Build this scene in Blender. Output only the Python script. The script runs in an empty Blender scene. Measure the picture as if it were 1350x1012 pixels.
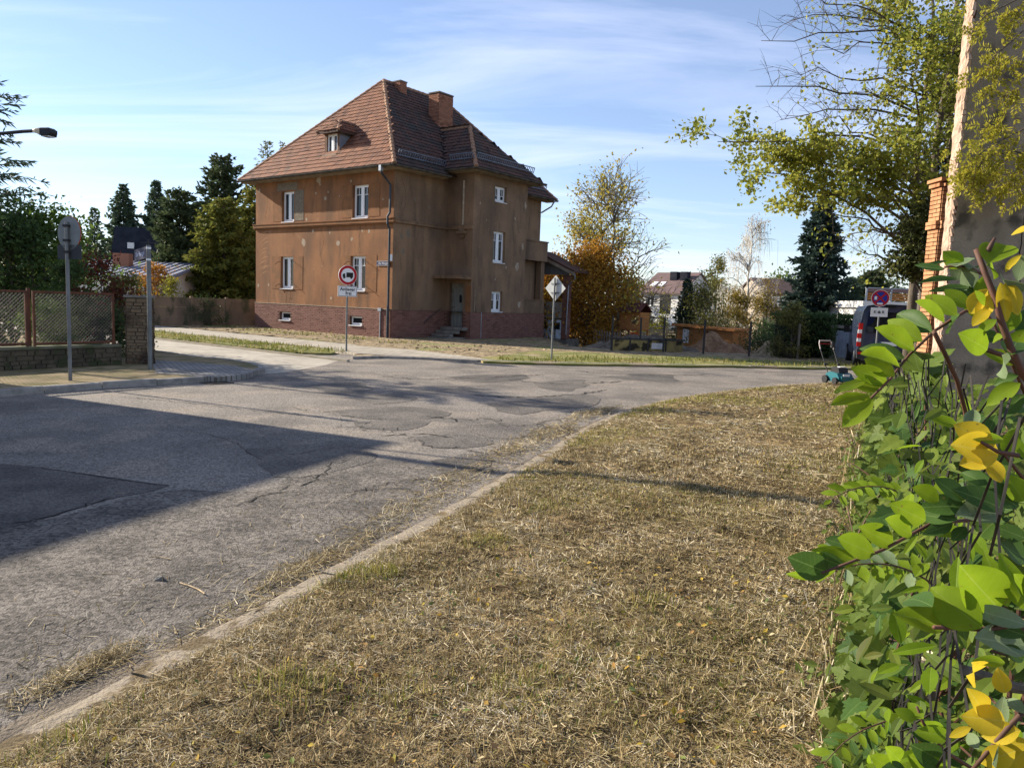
import bpy, math, random
import numpy as np
from mathutils import Vector, Matrix
from mathutils.geometry import tessellate_polygon

# ------------------------------------------------------------------ camera
F, CX, CY, EYE = 1000.0, 675.0, 506.0, 1.85          # photo: 1350 x 1012
PITCH, ROLL = math.radians(6.17), math.radians(2.16)
sc = bpy.context.scene
COL = sc.collection
camd = bpy.data.cameras.new('camera')
camd.sensor_width = 36.0
camd.lens = 36.0 * F / 1350.0
camd.clip_start = 0.05
camd.clip_end = 3000
cam = bpy.data.objects.new('camera', camd)
COL.objects.link(cam)
ROT = (Matrix.Rotation(math.pi / 2 - PITCH, 3, 'X') @ Matrix.Rotation(ROLL, 3, 'Z'))
cam.matrix_world = Matrix.Translation((0, 0, EYE)) @ ROT.to_4x4()
sc.camera = cam

# ------------------------------------------------------------------ daylight
SUN_H = Vector((-0.905, 0.425)).normalized()          # horizontal direction towards the sun
SUN_EL = math.radians(25)
world = bpy.data.worlds.new('World')
sc.world = world
world.use_nodes = True
wn, wl = world.node_tree.nodes, world.node_tree.links
wn.clear()
w_out = wn.new('ShaderNodeOutputWorld')
w_bg = wn.new('ShaderNodeBackground')
w_bg.inputs['Strength'].default_value = 0.080
sky = wn.new('ShaderNodeTexSky')
sky.sky_type = 'NISHITA'
sky.sun_disc = False
sky.sun_elevation = SUN_EL
sky.sun_rotation = math.atan2(SUN_H.x, SUN_H.y)
sky.altitude = 100
sky.air_density = 1.0
sky.dust_density = 0.08
sky.ozone_density = 3.2
# thin high cirrus, laid out on a plane far above the place
w_tc = wn.new('ShaderNodeTexCoord')
w_sep = wn.new('ShaderNodeSeparateXYZ')
wl.new(w_tc.outputs['Generated'], w_sep.inputs[0])
def wmath(op, a, b=None, clamp=False):
    n = wn.new('ShaderNodeMath'); n.operation = op; n.use_clamp = clamp
    for i, v in enumerate((a, b)):
        if v is None: continue
        if isinstance(v, (int, float)): n.inputs[i].default_value = v
        else: wl.new(v, n.inputs[i])
    return n.outputs[0]
zz = wmath('ADD', wmath('MAXIMUM', w_sep.outputs[2], 0.0), 0.10)
w_cmb = wn.new('ShaderNodeCombineXYZ')
wl.new(wmath('DIVIDE', w_sep.outputs[0], zz), w_cmb.inputs[0])
wl.new(wmath('DIVIDE', w_sep.outputs[1], zz), w_cmb.inputs[1])
w_map = wn.new('ShaderNodeMapping')
w_map.inputs['Rotation'].default_value = (0, 0, math.radians(24))
w_map.inputs['Scale'].default_value = (0.34, 1.1, 1)
wl.new(w_cmb.outputs[0], w_map.inputs['Vector'])
w_no = wn.new('ShaderNodeTexNoise')
w_no.inputs['Scale'].default_value = 1.0
w_no.inputs['Detail'].default_value = 7
w_no.inputs['Roughness'].default_value = 0.58
w_no.inputs['Distortion'].default_value = 0.9
wl.new(w_map.outputs[0], w_no.inputs['Vector'])
w_r = wn.new('ShaderNodeValToRGB')
w_r.color_ramp.elements[0].position = 0.45
w_r.color_ramp.elements[0].color = (0.10, 0.10, 0.10, 1)
w_r.color_ramp.elements[1].position = 0.82
w_r.color_ramp.elements[1].color = (0.66, 0.66, 0.66, 1)
wl.new(w_no.outputs[0], w_r.inputs[0])
w_mix = wn.new('ShaderNodeMixRGB')
wl.new(w_r.outputs[0], w_mix.inputs[0])
wl.new(sky.outputs[0], w_mix.inputs[1])
w_mix.inputs[2].default_value = (7.2, 7.8, 9.2, 1)
w_tint = wn.new('ShaderNodeMixRGB'); w_tint.blend_type = 'MULTIPLY'; w_tint.inputs[0].default_value = 1
w_tint.inputs[2].default_value = (1.0, 0.962, 1.01, 1)
wl.new(w_mix.outputs[0], w_tint.inputs[1])
wl.new(w_tint.outputs[0], w_bg.inputs['Color'])
wl.new(w_bg.outputs[0], w_out.inputs['Surface'])

sund = bpy.data.lights.new('sun', 'SUN')
sund.energy = 5.0
sund.angle = math.radians(0.5)
sund.color = (1.0, 0.90, 0.74)
sun = bpy.data.objects.new('sun', sund)
COL.objects.link(sun)
sdir = Vector((SUN_H.x * math.cos(SUN_EL), SUN_H.y * math.cos(SUN_EL), math.sin(SUN_EL)))
sun.rotation_euler = sdir.to_track_quat('Z', 'Y').to_euler()
sun.location = (-30, 15, 30)

sc.view_settings.view_transform = 'Standard'
sc.view_settings.look = 'None'
sc.view_settings.gamma = 1
sc.view_settings.use_curve_mapping = False
sc.view_settings.exposure = 1.18
sc.render.engine = 'CYCLES'
sc.cycles.max_bounces = 6
sc.cycles.diffuse_bounces = 3
sc.cycles.transparent_max_bounces = 4
sc.cycles.use_denoising = True

# ------------------------------------------------------------------ where things stand
def ray(px, py):
    return ROT @ Vector(((px - CX) / F, -(py - CY) / F, -1.0))
def at(px, py, Y):
    """The point at depth Y metres that is seen at this spot of the photograph."""
    d = ray(px, py); t = Y / d.y
    return Vector((d.x * t, Y, EYE + d.z * t))
def G(px, py, z=0.0):
    d = ray(px, py); t = (z - EYE) / d.z
    return Vector((d.x * t, d.y * t, z))

rnd = random.Random(7)
rng = np.random.default_rng(7)

# ------------------------------------------------------------------ mesh helper
BOXF = np.array([[0, 3, 2, 1], [4, 5, 6, 7], [0, 1, 5, 4], [1, 2, 6, 5], [2, 3, 7, 6], [3, 0, 4, 7]])
class MB:
    def __init__(s):
        s.V = []; s.F = []; s.n = 0; s.UV = []
    def add(s, v, *faces):
        v = np.asarray(v, float).reshape(-1, 3)
        for f in faces:
            f = np.asarray(f, int)
            if f.ndim == 1: f = f[None, :]
            s.F.append(f + s.n)
        s.V.append(v); s.n += len(v)
        return s
    def poly(s, pts):
        return s.add(pts, np.arange(len(pts)))
    def box(s, c, size, rz=0.0, rx=0.0, ry=0.0, taper=1.0):
        x, y, z = size[0] / 2, size[1] / 2, size[2] / 2
        t = taper
        v = np.array([[-x, -y, -z], [x, -y, -z], [x, y, -z], [-x, y, -z],
                      [-x * t, -y * t, z], [x * t, -y * t, z], [x * t, y * t, z], [-x * t, y * t, z]])
        if rx or ry or rz:
            m = np.array(Matrix.Rotation(rz, 3, 'Z') @ Matrix.Rotation(ry, 3, 'Y') @ Matrix.Rotation(rx, 3, 'X'))
            v = v @ m.T
        return s.add(v + np.asarray(c, float), BOXF)
    def b2(s, a, b):
        a = np.asarray(a, float); b = np.asarray(b, float)
        lo = np.minimum(a, b); hi = np.maximum(a, b)
        return s.box((lo + hi) / 2, hi - lo)
    def beam(s, p, q, w, h, up=(0, 0, 1)):
        p = np.asarray(p, float); q = np.asarray(q, float)
        d = q - p; d /= np.linalg.norm(d) + 1e-9
        u = np.cross(d, np.asarray(up, float)); nu = np.linalg.norm(u)
        if nu < 1e-6: u = np.array([1.0, 0, 0])
        else: u /= nu
        w_ = np.cross(u, d)
        a, b = u * w / 2, w_ * h / 2
        v = [p - a - b, p + a - b, p + a + b, p - a + b, q - a - b, q + a - b, q + a + b, q - a + b]
        return s.add(v, BOXF)
    def tube(s, path, rad, n=5, cap=True):
        P = np.asarray(path, float); k = len(P)
        R = np.broadcast_to(np.asarray(rad, float), (k,))
        T = np.gradient(P, axis=0); T /= np.linalg.norm(T, axis=1)[:, None] + 1e-9
        up = np.array([0, 0, 1.0]) if abs(T[:, 2]).mean() < 0.8 else np.array([1.0, 0.2, 0])
        U = np.cross(T, up); U /= np.linalg.norm(U, axis=1)[:, None] + 1e-9
        W = np.cross(T, U)
        a = np.arange(n) * 2 * math.pi / n
        v = P[:, None, :] + R[:, None, None] * (np.cos(a)[None, :, None] * U[:, None, :] + np.sin(a)[None, :, None] * W[:, None, :])
        i = np.arange(k - 1)[:, None] * n; j = np.arange(n)[None, :]; j2 = (j + 1) % n
        f = np.stack([i + j, i + j2, i + n + j2, i + n + j], -1).reshape(-1, 4)
        fs = [f]
        if cap: fs += [np.arange(n)[::-1], np.arange(n) + (k - 1) * n]
        return s.add(v.reshape(-1, 3), *fs)
    def cyl(s, p, q, r, n=10, r2=None):
        return s.tube([p, q], [r, r if r2 is None else r2], n)
    def prism(s, poly, o, u, v, w, d):
        """extrude a flat outline: points o + a*u + b*v, swept by d along w"""
        o, u, v, w = (np.asarray(t, float) for t in (o, u, v, w))
        p = np.asarray(poly, float); n = len(p)
        a = o + p[:, :1] * u + p[:, 1:2] * v
        b = a + w * d
        i = np.arange(n); j = (i + 1) % n
        return s.add(np.vstack([a, b]), i[::-1], i + n, np.stack([i, j, j + n, i + n], -1))
    def quads(s, Q):
        Q = np.asarray(Q, float)
        return s.add(Q.reshape(-1, 3), np.arange(len(Q) * 4).reshape(-1, 4))
    def tris(s, Q):
        Q = np.asarray(Q, float)
        return s.add(Q.reshape(-1, 3), np.arange(len(Q) * 3).reshape(-1, 3))
    def mesh(s, name, m=None, smooth=False):
        me = bpy.data.meshes.new(name)
        V = np.vstack(s.V); me.vertices.add(len(V)); me.vertices.foreach_set('co', V.ravel())
        loops = np.concatenate([f.ravel() for f in s.F])
        sizes = np.concatenate([np.full(len(f), f.shape[1]) for f in s.F])
        starts = np.concatenate([[0], np.cumsum(sizes)[:-1]])
        me.loops.add(len(loops)); me.loops.foreach_set('vertex_index', loops.astype(np.int32))
        me.polygons.add(len(sizes)); me.polygons.foreach_set('loop_start', starts.astype(np.int32))
        try: me.polygons.foreach_set('loop_total', sizes.astype(np.int32))
        except Exception: pass
        me.update(calc_edges=True)
        if s.UV and sum(len(u) for u in s.UV) == len(V):
            uv = me.uv_layers.new(name='leaf'); uv.data.foreach_set('uv', np.vstack(s.UV)[loops].astype(np.float32).ravel())
        if m: me.materials.append(m)
        me.polygons.foreach_set('use_smooth', np.full(len(sizes), bool(smooth)))
        me.validate()
        return me
    def build(s, name, m=None, parent=None, smooth=False, kind=None, label=None, cat=None, group=None):
        return link(name, s.mesh(name, m, smooth), parent, kind, label, cat, group)

def link(name, me, parent=None, kind=None, label=None, cat=None, group=None):
    o = bpy.data.objects.new(name, me)
    COL.objects.link(o)
    if parent is not None: o.parent = parent
    if kind: o['kind'] = kind
    if label: o['label'] = label
    if cat: o['category'] = cat
    if group: o['group'] = group
    return o
def thing(name, label, cat, loc=(0, 0, 0), rz=0.0, group=None):
    o = link(name, None, None, None, label, cat, group)
    o.location = loc; o.rotation_euler = (0, 0, rz)
    o.empty_display_size = 0.2
    return o
def copy_tree(o, parent=None, label=None):
    c = o.copy(); COL.objects.link(c)
    if parent is not None: c.parent = parent
    if label: c['label'] = label
    for ch in [k for k in COL.objects if k.parent == o]: copy_tree(ch, c)
    return c

# ------------------------------------------------------------------ material helper
def mat(name, c1, c2=None, ns=4.0, rough=0.85, bump=0.0, bs=40.0, spec=0.25, metal=0.0, island=None,
        detail=6, stretch=(1, 1, 1), lo=0.35, hi=0.65, transl=0.0, bd=0.02, c3=None, ns3=1.0, lo3=0.5, hi3=0.7, islew=0.6, coat=0.0):
    m = bpy.data.materials.new(name); m.use_nodes = True
    nt = m.node_tree; N = nt.nodes; Lk = nt.links
    p = N['Principled BSDF']
    p.inputs['Roughness'].default_value = rough
    p.inputs['Specular IOR Level'].default_value = spec
    p.inputs['Metallic'].default_value = metal
    p.inputs['Coat Weight'].default_value = coat
    tc = N.new('ShaderNodeTexCoord')
    mp = N.new('ShaderNodeMapping'); mp.inputs['Scale'].default_value = stretch
    Lk.new(tc.outputs['Object'], mp.inputs[0])
    def noise(sc_, dt=detail, vec=None):
        n = N.new('ShaderNodeTexNoise'); n.inputs['Scale'].default_value = sc_; n.inputs['Detail'].default_value = dt
        Lk.new(vec or mp.outputs[0], n.inputs['Vector']); return n.outputs[0]
    def remap(x, a, b):
        r = N.new('ShaderNodeMapRange'); r.inputs[1].default_value = a; r.inputs[2].default_value = b
        r.interpolation_type = 'SMOOTHSTEP'
        Lk.new(x, r.inputs[0]); return r.outputs[0]
    def mixc(f, a, b):
        x = N.new('ShaderNodeMixRGB'); Lk.new(f, x.inputs[0])
        for i, c in ((1, a), (2, b)):
            if isinstance(c, tuple): x.inputs[i].default_value = (*c, 1)
            else: Lk.new(c, x.inputs[i])
        return x.outputs[0]
    if island:
        g = N.new('ShaderNodeNewGeometry'); r = N.new('ShaderNodeValToRGB')
        e = r.color_ramp.elements
        while len(e) < len(island): e.new(0.5)
        for i, c in enumerate(island):
            e[i].position = i / max(1, len(island) - 1); e[i].color = (*c, 1)
        if ns and c2 is not None:
            a = N.new('ShaderNodeMath'); a.operation = 'MULTIPLY_ADD'
            Lk.new(g.outputs['Random Per Island'], a.inputs[0]); a.inputs[1].default_value = islew
            b = N.new('ShaderNodeMath'); b.operation = 'MULTIPLY'; b.inputs[1].default_value = 1 - islew
            Lk.new(remap(noise(ns, 3), lo, hi), b.inputs[0]); Lk.new(b.outputs[0], a.inputs[2])
            Lk.new(a.outputs[0], r.inputs[0])
        else: Lk.new(g.outputs['Random Per Island'], r.inputs[0])
        colo = r.outputs[0]
    elif c2 is not None:
        colo = mixc(remap(noise(ns), lo, hi), c1, c2)
    else:
        rgb = N.new('ShaderNodeRGB'); rgb.outputs[0].default_value = (*c1, 1); colo = rgb.outputs[0]
    if c3 is not None:
        colo = mixc(remap(noise(ns3, 5), lo3, hi3), colo, c3)
    Lk.new(colo, p.inputs['Base Color'])
    if bump:
        b = N.new('ShaderNodeBump'); b.inputs['Strength'].default_value = bump; b.inputs['Distance'].default_value = bd
        Lk.new(noise(bs, 8, tc.outputs['Object']), b.inputs['Height']); Lk.new(b.outputs[0], p.inputs['Normal'])
    if transl:
        t = N.new('ShaderNodeBsdfTranslucent'); Lk.new(colo, t.inputs[0])
        mx = N.new('ShaderNodeMixShader'); mx.inputs[0].default_value = transl
        Lk.new(p.outputs[0], mx.inputs[1]); Lk.new(t.outputs[0], mx.inputs[2])
        Lk.new(mx.outputs[0], N['Material Output'].inputs[0])
    return m

# ------------------------------------------------------------------ lettering
def text_mesh(s, size, name='lettering', bold=0.0):
    cu = bpy.data.curves.new(name, 'FONT'); cu.body = s; cu.size = size; cu.align_x = 'CENTER'; cu.align_y = 'CENTER'
    cu.extrude = 0.001; cu.offset = bold; cu.resolution_u = 3
    o = bpy.data.objects.new(name, cu); COL.objects.link(o)
    dg = bpy.context.evaluated_depsgraph_get()
    me = bpy.data.meshes.new_from_object(o.evaluated_get(dg))
    bpy.data.objects.remove(o); bpy.data.curves.remove(cu)
    return me
def put_text(s, size, m, parent, loc, rot, bold=0.0, label=None, sx=1.0):
    me = text_mesh(s, size, 'lettering', bold); me.materials.clear(); me.materials.append(m)
    o = link('lettering', me, parent); o.location = loc; o.rotation_euler = rot; o.scale = (sx, 1, 1)
    return o

def smooth_line(pts, step=0.5):
    """Catmull-Rom through the points, evenly resampled"""
    P = [np.asarray(p, float) for p in pts]
    P = [2 * P[0] - P[1]] + P + [2 * P[-1] - P[-2]]
    out = []
    for i in range(1, len(P) - 2):
        for t in np.linspace(0, 1, 24, endpoint=False):
            a, b, c, d = P[i - 1], P[i], P[i + 1], P[i + 2]
            out.append(0.5 * ((2 * b) + (c - a) * t + (2 * a - 5 * b + 4 * c - d) * t * t + (3 * b - a - 3 * c + d) * t ** 3))
    out.append(P[-2]); out = np.array(out)
    s = np.concatenate([[0], np.cumsum(np.linalg.norm(np.diff(out, axis=0), axis=1))])
    n = max(2, int(round(s[-1] / step)) + 1)
    q = np.linspace(0, s[-1], n)
    return np.stack([np.interp(q, s, out[:, k]) for k in range(out.shape[1])], -1)
def normals2(L):
    t = np.gradient(L[:, :2], axis=0); t /= np.linalg.norm(t, axis=1)[:, None] + 1e-9
    return t, np.stack([t[:, 1], -t[:, 0]], -1)       # tangent, right-hand normal
# ================================================================== GROUND
m_asph = mat('asphalt', (0.122, 0.108, 0.093), (0.200, 0.176, 0.150), ns=0.5, rough=0.88, bump=1.0, bs=95, bd=0.011,
             c3=(0.215, 0.182, 0.148), ns3=1.1, lo3=0.46, hi3=0.66, spec=0.3)
def speckle(m, scale, amt, dark=0.6, light=1.35):
    """stone chips: fine light and dark grains in the surface"""
    nt = m.node_tree; N = nt.nodes; Lk = nt.links
    p = N['Principled BSDF']; src = p.inputs['Base Color'].links[0].from_socket
    tc = N.new('ShaderNodeTexCoord')
    v = N.new('ShaderNodeTexVoronoi'); v.inputs['Scale'].default_value = scale
    Lk.new(tc.outputs['Object'], v.inputs['Vector'])
    bw = N.new('ShaderNodeSeparateColor'); Lk.new(v.outputs['Color'], bw.inputs[0])
    r = N.new('ShaderNodeMapRange'); r.inputs[3].default_value = dark; r.inputs[4].default_value = light
    Lk.new(bw.outputs[0], r.inputs[0])
    x = N.new('ShaderNodeMixRGB'); x.blend_type = 'MULTIPLY'; x.inputs[0].default_value = amt
    Lk.new(src, x.inputs[1]); Lk.new(r.outputs[0], x.inputs[2])
    Lk.new(x.outputs[0], p.inputs['Base Color'])
speckle(m_asph, 55, 0.85, 0.45, 1.6)
speckle(m_asph, 130, 0.7, 0.6, 1.5)
m_patch = mat('patch_asphalt', (0.075, 0.068, 0.061), (0.120, 0.106, 0.093), ns=1.5, rough=0.9, bump=1.0, bs=60, bd=0.02)
speckle(m_patch, 60, 0.8, 0.5, 1.6)
m_patch2 = mat('old_patch_asphalt', (0.10, 0.089, 0.079), (0.145, 0.128, 0.110), ns=1.5, rough=0.9, bump=1.0, bs=50, bd=0.02)
speckle(m_patch2, 50, 0.8, 0.5, 1.6)
m_crack = mat('crack', (0.018, 0.016, 0.014), rough=1)
m_kerb = mat('kerb_granite', (0, 0, 0), (1, 1, 1), ns=7, islew=.5, rough=0.95, bump=0.9, bs=45, bd=.012, spec=.1, island=[(0.21, 0.17, 0.125), (0.31, 0.255, 0.19), (0.26, 0.22, 0.165), (.35, .29, .22)], c3=(0.14, 0.105, 0.06), ns3=5, lo3=.5, hi3=.62)
m_kerbd = mat('kerb_concrete', (0.22, 0.20, 0.175), (0.33, 0.30, 0.26), ns=5, rough=0.9, bump=0.5, bs=50)
m_earth = mat('earth', (0.17, 0.12, 0.065), (0.28, 0.21, 0.115), ns=1.6, rough=1, bump=1, bs=22, bd=0.06, c3=(0.13, 0.135, 0.045), ns3=0.5, lo3=0.5, hi3=0.62)
m_soil = mat('rough_dirt', (0.15, 0.108, 0.060), (0.34, 0.262, 0.155), ns=3.2, rough=1, bump=1, bs=7, bd=0.14, c3=(0.20, 0.20, 0.07), ns3=0.45, lo3=0.56, hi3=0.66)
m_verge = mat('dry_mown_turf', (0.115, 0.074, 0.036), (0.33, 0.235, 0.11), ns=5, rough=1, bump=1, bs=55, bd=0.06, c3=(0.20, 0.155, 0.055), ns3=0.6, lo3=0.52, hi3=0.70, detail=9)
m_lawn = mat('grass_base', (0.13, 0.145, 0.035), (0.27, 0.24, 0.09), ns=1.2, rough=1, bump=1, bs=30, bd=0.05, c3=(0.34, 0.26, 0.16), ns3=0.6, lo3=0.55, hi3=0.68)
m_sand = mat('sandy_walk', (0.34, 0.26, 0.15), (0.20, 0.165, 0.085), ns=1.3, rough=1, bump=1, bs=45, bd=0.04, c3=(0.17, 0.15, 0.06), ns3=2.4, lo3=0.5, hi3=0.65)
def paver_mat(name, a, b, joint, w, h, rot=0.0):
    m = bpy.data.materials.new(name); m.use_nodes = True
    N = m.node_tree.nodes; Lk = m.node_tree.links; p = N['Principled BSDF']
    p.inputs['Roughness'].default_value = 0.9
    tc = N.new('ShaderNodeTexCoord'); mp = N.new('ShaderNodeMapping'); mp.inputs['Rotation'].default_value = (0, 0, rot)
    Lk.new(tc.outputs['Object'], mp.inputs[0])
    br = N.new('ShaderNodeTexBrick'); Lk.new(mp.outputs[0], br.inputs['Vector'])
    br.inputs['Color1'].default_value = (*a, 1); br.inputs['Color2'].default_value = (*b, 1); br.inputs['Mortar'].default_value = (*joint, 1)
    br.inputs['Scale'].default_value = 1; br.inputs['Brick Width'].default_value = w; br.inputs['Row Height'].default_value = h
    br.inputs['Mortar Size'].default_value = 0.008; br.inputs['Bias'].default_value = 0.0
    no = N.new('ShaderNodeTexNoise'); no.inputs['Scale'].default_value = 1.1; no.inputs['Detail'].default_value = 6
    Lk.new(tc.outputs['Object'], no.inputs['Vector'])
    r = N.new('ShaderNodeMapRange'); r.inputs[1].default_value = 0.3; r.inputs[2].default_value = 0.7; r.inputs[3].default_value = 0.72; r.inputs[4].default_value = 1.18
    Lk.new(no.outputs[0], r.inputs[0])
    x = N.new('ShaderNodeMixRGB'); x.blend_type = 'MULTIPLY'; x.inputs[0].default_value = 1
    Lk.new(br.outputs[0], x.inputs[1]); Lk.new(r.outputs[0], x.inputs[2]); Lk.new(x.outputs[0], p.inputs['Base Color'])
    bm = N.new('ShaderNodeBump'); bm.inputs['Strength'].default_value = 0.8; bm.inputs['Distance'].default_value = 0.01; bm.invert = True
    Lk.new(br.outputs['Fac'], bm.inputs['Height']); Lk.new(bm.outputs[0], p.inputs['Normal'])
    return m
TH = 0.648                                              # the house stands turned by this much
m_pave = paver_mat('concrete_pavers', (0.38, 0.335, 0.265), (0.30, 0.265, 0.21), (0.16, 0.13, 0.09), 0.30, 0.20, TH)
m_street = paver_mat('street_setts', (0.40, 0.36, 0.295), (0.33, 0.295, 0.24), (0.20, 0.17, 0.12), 0.22, 0.16, TH)
m_walkp = paver_mat('grey_setts', (0.27, 0.25, 0.225), (0.20, 0.185, 0.165), (0.10, 0.085, 0.06), 0.16, 0.12, TH + 0.4)

HC = np.array([-5.409, 33.491]); HX = np.array([math.cos(TH), -math.sin(TH)]); HY = np.array([math.sin(TH), math.cos(TH)])
def H2(x, y, z=0.0):
    """a spot given in the house's own axes (x along the street front, y into the plot)"""
    v = HC + HX * x + HY * y
    return Vector((v[0], v[1], z))

def sheet(name, pts, z, m, kind='structure', **k):
    tri = np.array(tessellate_polygon([[Vector((float(p[0]), float(p[1]), 0.0)) for p in pts]]), int).reshape(-1, 3)
    P3 = np.array([(p[0], p[1], z) for p in pts]); e = P3[tri]; cr = np.cross(e[:, 1] - e[:, 0], e[:, 2] - e[:, 0])[:, 2]
    tri[cr < 0] = tri[cr < 0][:, ::-1]
    tri = tri[np.abs(cr) > 1e-9]
    if not len(tri): print('no triangles for', name, len(pts))
    mb = MB().add(P3, tri) if len(tri) else MB().poly(P3)
    if z > .03:                                          # raised ground gets its edge
        n = len(pts)
        for i in range(n):
            a, b = pts[i], pts[(i + 1) % n]
            mb.poly([(a[0], a[1], z), (b[0], b[1], z), (b[0], b[1], z - .12), (a[0], a[1], z - .12)])
    return mb.build(name, m, None, kind=kind, **k)
def wob(pts, amp, step=0.25, z=None, seed=1):
    """closed outline with a ragged edge"""
    L = smooth_line(list(pts) + [pts[0]], step)[:-1]
    r = np.random.default_rng(seed)
    n = r.normal(0, 1, (len(L), 2)); n = (n + np.roll(n, 1, 0) + np.roll(n, -1, 0)) / 2
    L = L[:, :2] + n * amp
    return [(a, b) for a, b in L]

# earth to the horizon
g = MB()
for i in range(-6, 6):
    for j in range(-2, 10):
        g.poly([(i * 250, j * 200, -1.3), (i * 250 + 250, j * 200, -1.3), (i * 250 + 250, j * 200 + 200, -1.3), (i * 250, j * 200 + 200, -1.3)])
g.build('ground', m_earth, kind='structure')
# the asphalt street: comes from behind the camera and turns right at the crossing
sheet('road', [(-40, -12), (6, -12), (14, 18), (70, 28), (70, 42), (12, 27.5), (-4, 25), (-9, 21.5), (-14, 14), (-40, 8)], 0.0, m_asph)

# ---- near kerb (right side of the street) and the mown verge behind it
KERB = smooth_line([(-4.7, -4), (-3.4, -0.6), (-2.0, 2.8), (-1.26, 4.7), (-.66, 6.15), (.25, 8.67), (1.28, 11.64), (2.55, 14.2), (4.15, 16.3), (6.14, 18.3), (8.68, 20.2), (12, 22.0), (18, 23.8), (34, 27)], 0.25)
kt, kn = normals2(KERB)
kerb = thing('kerb', 'worn pale stone kerb along the mown verge in front', 'kerb', (0, 0, 0))
i = 0; rk = random.Random(3)
while i + 4 < len(KERB):
    k = rk.choice((2, 3, 3, 4, 4)); j = min(i + k, len(KERB) - 1)
    p, q = KERB[i], KERB[j]; d = q - p; L = np.linalg.norm(d); d /= L; n = np.array([d[1], -d[0]])
    gap = rk.uniform(.004, .008)
    zt = 0.038 + rk.uniform(-.005, .005); tw = rk.uniform(-.006, .006)
    wdt = 0.185 + rk.uniform(-.014, .014)
    a, b = p + d * gap + n * tw, q - d * gap - n * tw
    mb = MB()
    prof = [(0, -0.06), (0.002, zt - 0.010), (0.010, zt), (wdt * .5, zt + .003), (wdt - .008, zt), (wdt, zt - .008), (wdt, -0.06)]
    cuts = np.linspace(0, 1, 5); rings = []
    for c in cuts:
        o = a + (b - a) * c
        rings += [(o[0] + n[0] * u + rk.uniform(-.004, .004), o[1] + n[1] * u + rk.uniform(-.004, .004), v + (rk.uniform(-.005, .005) if v > 0 else 0)) for u, v in prof]
    m_ = len(prof); f = [[r * m_ + s, r * m_ + s + 1, (r + 1) * m_ + s + 1, (r + 1) * m_ + s] for r in range(len(cuts) - 1) for s in range(m_ - 1)]
    mb.add(rings, f, np.arange(m_)[::-1], np.arange(m_) + (len(cuts) - 1) * m_)
    mb.build('kerb_stone', m_kerb, kerb)
    i = j

def fence_x(y): return 0.12 + 0.474 * y                 # line of the wire fence on the right
vn = np.sin  # cheap relief
def relief(x, y):
    return 0.020 * np.sin(x * 2.1 + y * .7) * np.sin(y * 1.3 - x * .4) + 0.012 * np.sin(x * 5.3 + 1) * np.sin(y * 4.7 + x) + 0.007 * np.sin(x * 13 + y * 5 + 2 * np.sin(y * 3)) * np.sin(y * 11 - 2 * x) + 0.009 * np.sin(x * 31 + 3 * np.sin(y * 9)) * np.sin(y * 27 + 2 * np.sin(x * 11)) + 0.006 * np.sin(x * 57 + y * 13) * np.sin(y * 49 - x * 17)
def verge_z(x, y, d):
    """height of the verge at distance d behind the kerb"""
    return 0.040 + 0.055 * (1 - np.exp(-d / .5)) + 0.02 * d + relief(x, y) * np.clip(d / .4, .15, 1)
KF_ = smooth_line(KERB[::2], .07); KFn = normals2(KF_)[1]
# grid: kerb line swept to the right, over the fence line and beyond
ss = np.concatenate([np.linspace(0.15, 4.6, 66), np.linspace(4.8, 14, 30)])
kd = KF_
rows = []
for i, p in enumerate(kd):
    rows.append((p + KFn[i] * .15)[None, :2] + np.array([1.0, 0.0])[None, :] * (ss[:, None] - .15))
rows = np.array(rows)                                   # (len, S, 2)
Z = verge_z(rows[..., 0], rows[..., 1], (ss - .15)[None, :] * np.clip(KFn[:, :1], .3, 1))
V = np.concatenate([rows, Z[..., None]], -1).reshape(-1, 3)
nS = len(ss); I, J = np.meshgrid(np.arange(len(kd) - 1), np.arange(nS - 1), indexing='ij')
f = np.stack([I * nS + J, I * nS + J + 1, (I + 1) * nS + J + 1, (I + 1) * nS + J], -1).reshape(-1, 4)[:, ::-1]
MB().add(V, f).build('verge', m_verge, smooth=True, kind='structure')

def kerb_dist(x, y):
    """signed distance to the right of the kerb line, for arrays"""
    P = np.stack([x, y], -1); out = np.empty(len(P))
    for s in range(0, len(P), 20000):
        q = P[s:s + 20000]; d2 = ((q[:, None, :] - KERB[None]) ** 2).sum(-1); k = d2.argmin(1)
        out[s:s + 20000] = ((q - KERB[k]) * kn[k]).sum(-1)
    return out

def blades(x, y, z, ln, wd, flat, r, bend=0.3):
    """thin grass blades: one folded strip of two quads each"""
    n = len(x); az = r.uniform(0, 2 * math.pi, n)
    el = np.abs(r.normal(0, 1, n)) * flat; el = np.clip(el, 0.02, 1.5)
    d = np.stack([np.cos(az) * np.cos(el), np.sin(az) * np.cos(el), np.sin(el)], -1)
    s = np.stack([-np.sin(az), np.cos(az), r.normal(0, .5, n)], -1)
    s /= np.linalg.norm(s, axis=1)[:, None]
    o = np.stack([x, y, z], -1)
    t = o + d * ln[:, None]; t[:, 2] -= bend * ln * r.uniform(0, .4, n) * np.cos(el)
    w = s * wd[:, None] / 2
    return np.stack([o - w, o + w, t + w * .45, t - w * .45], 1)

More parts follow.
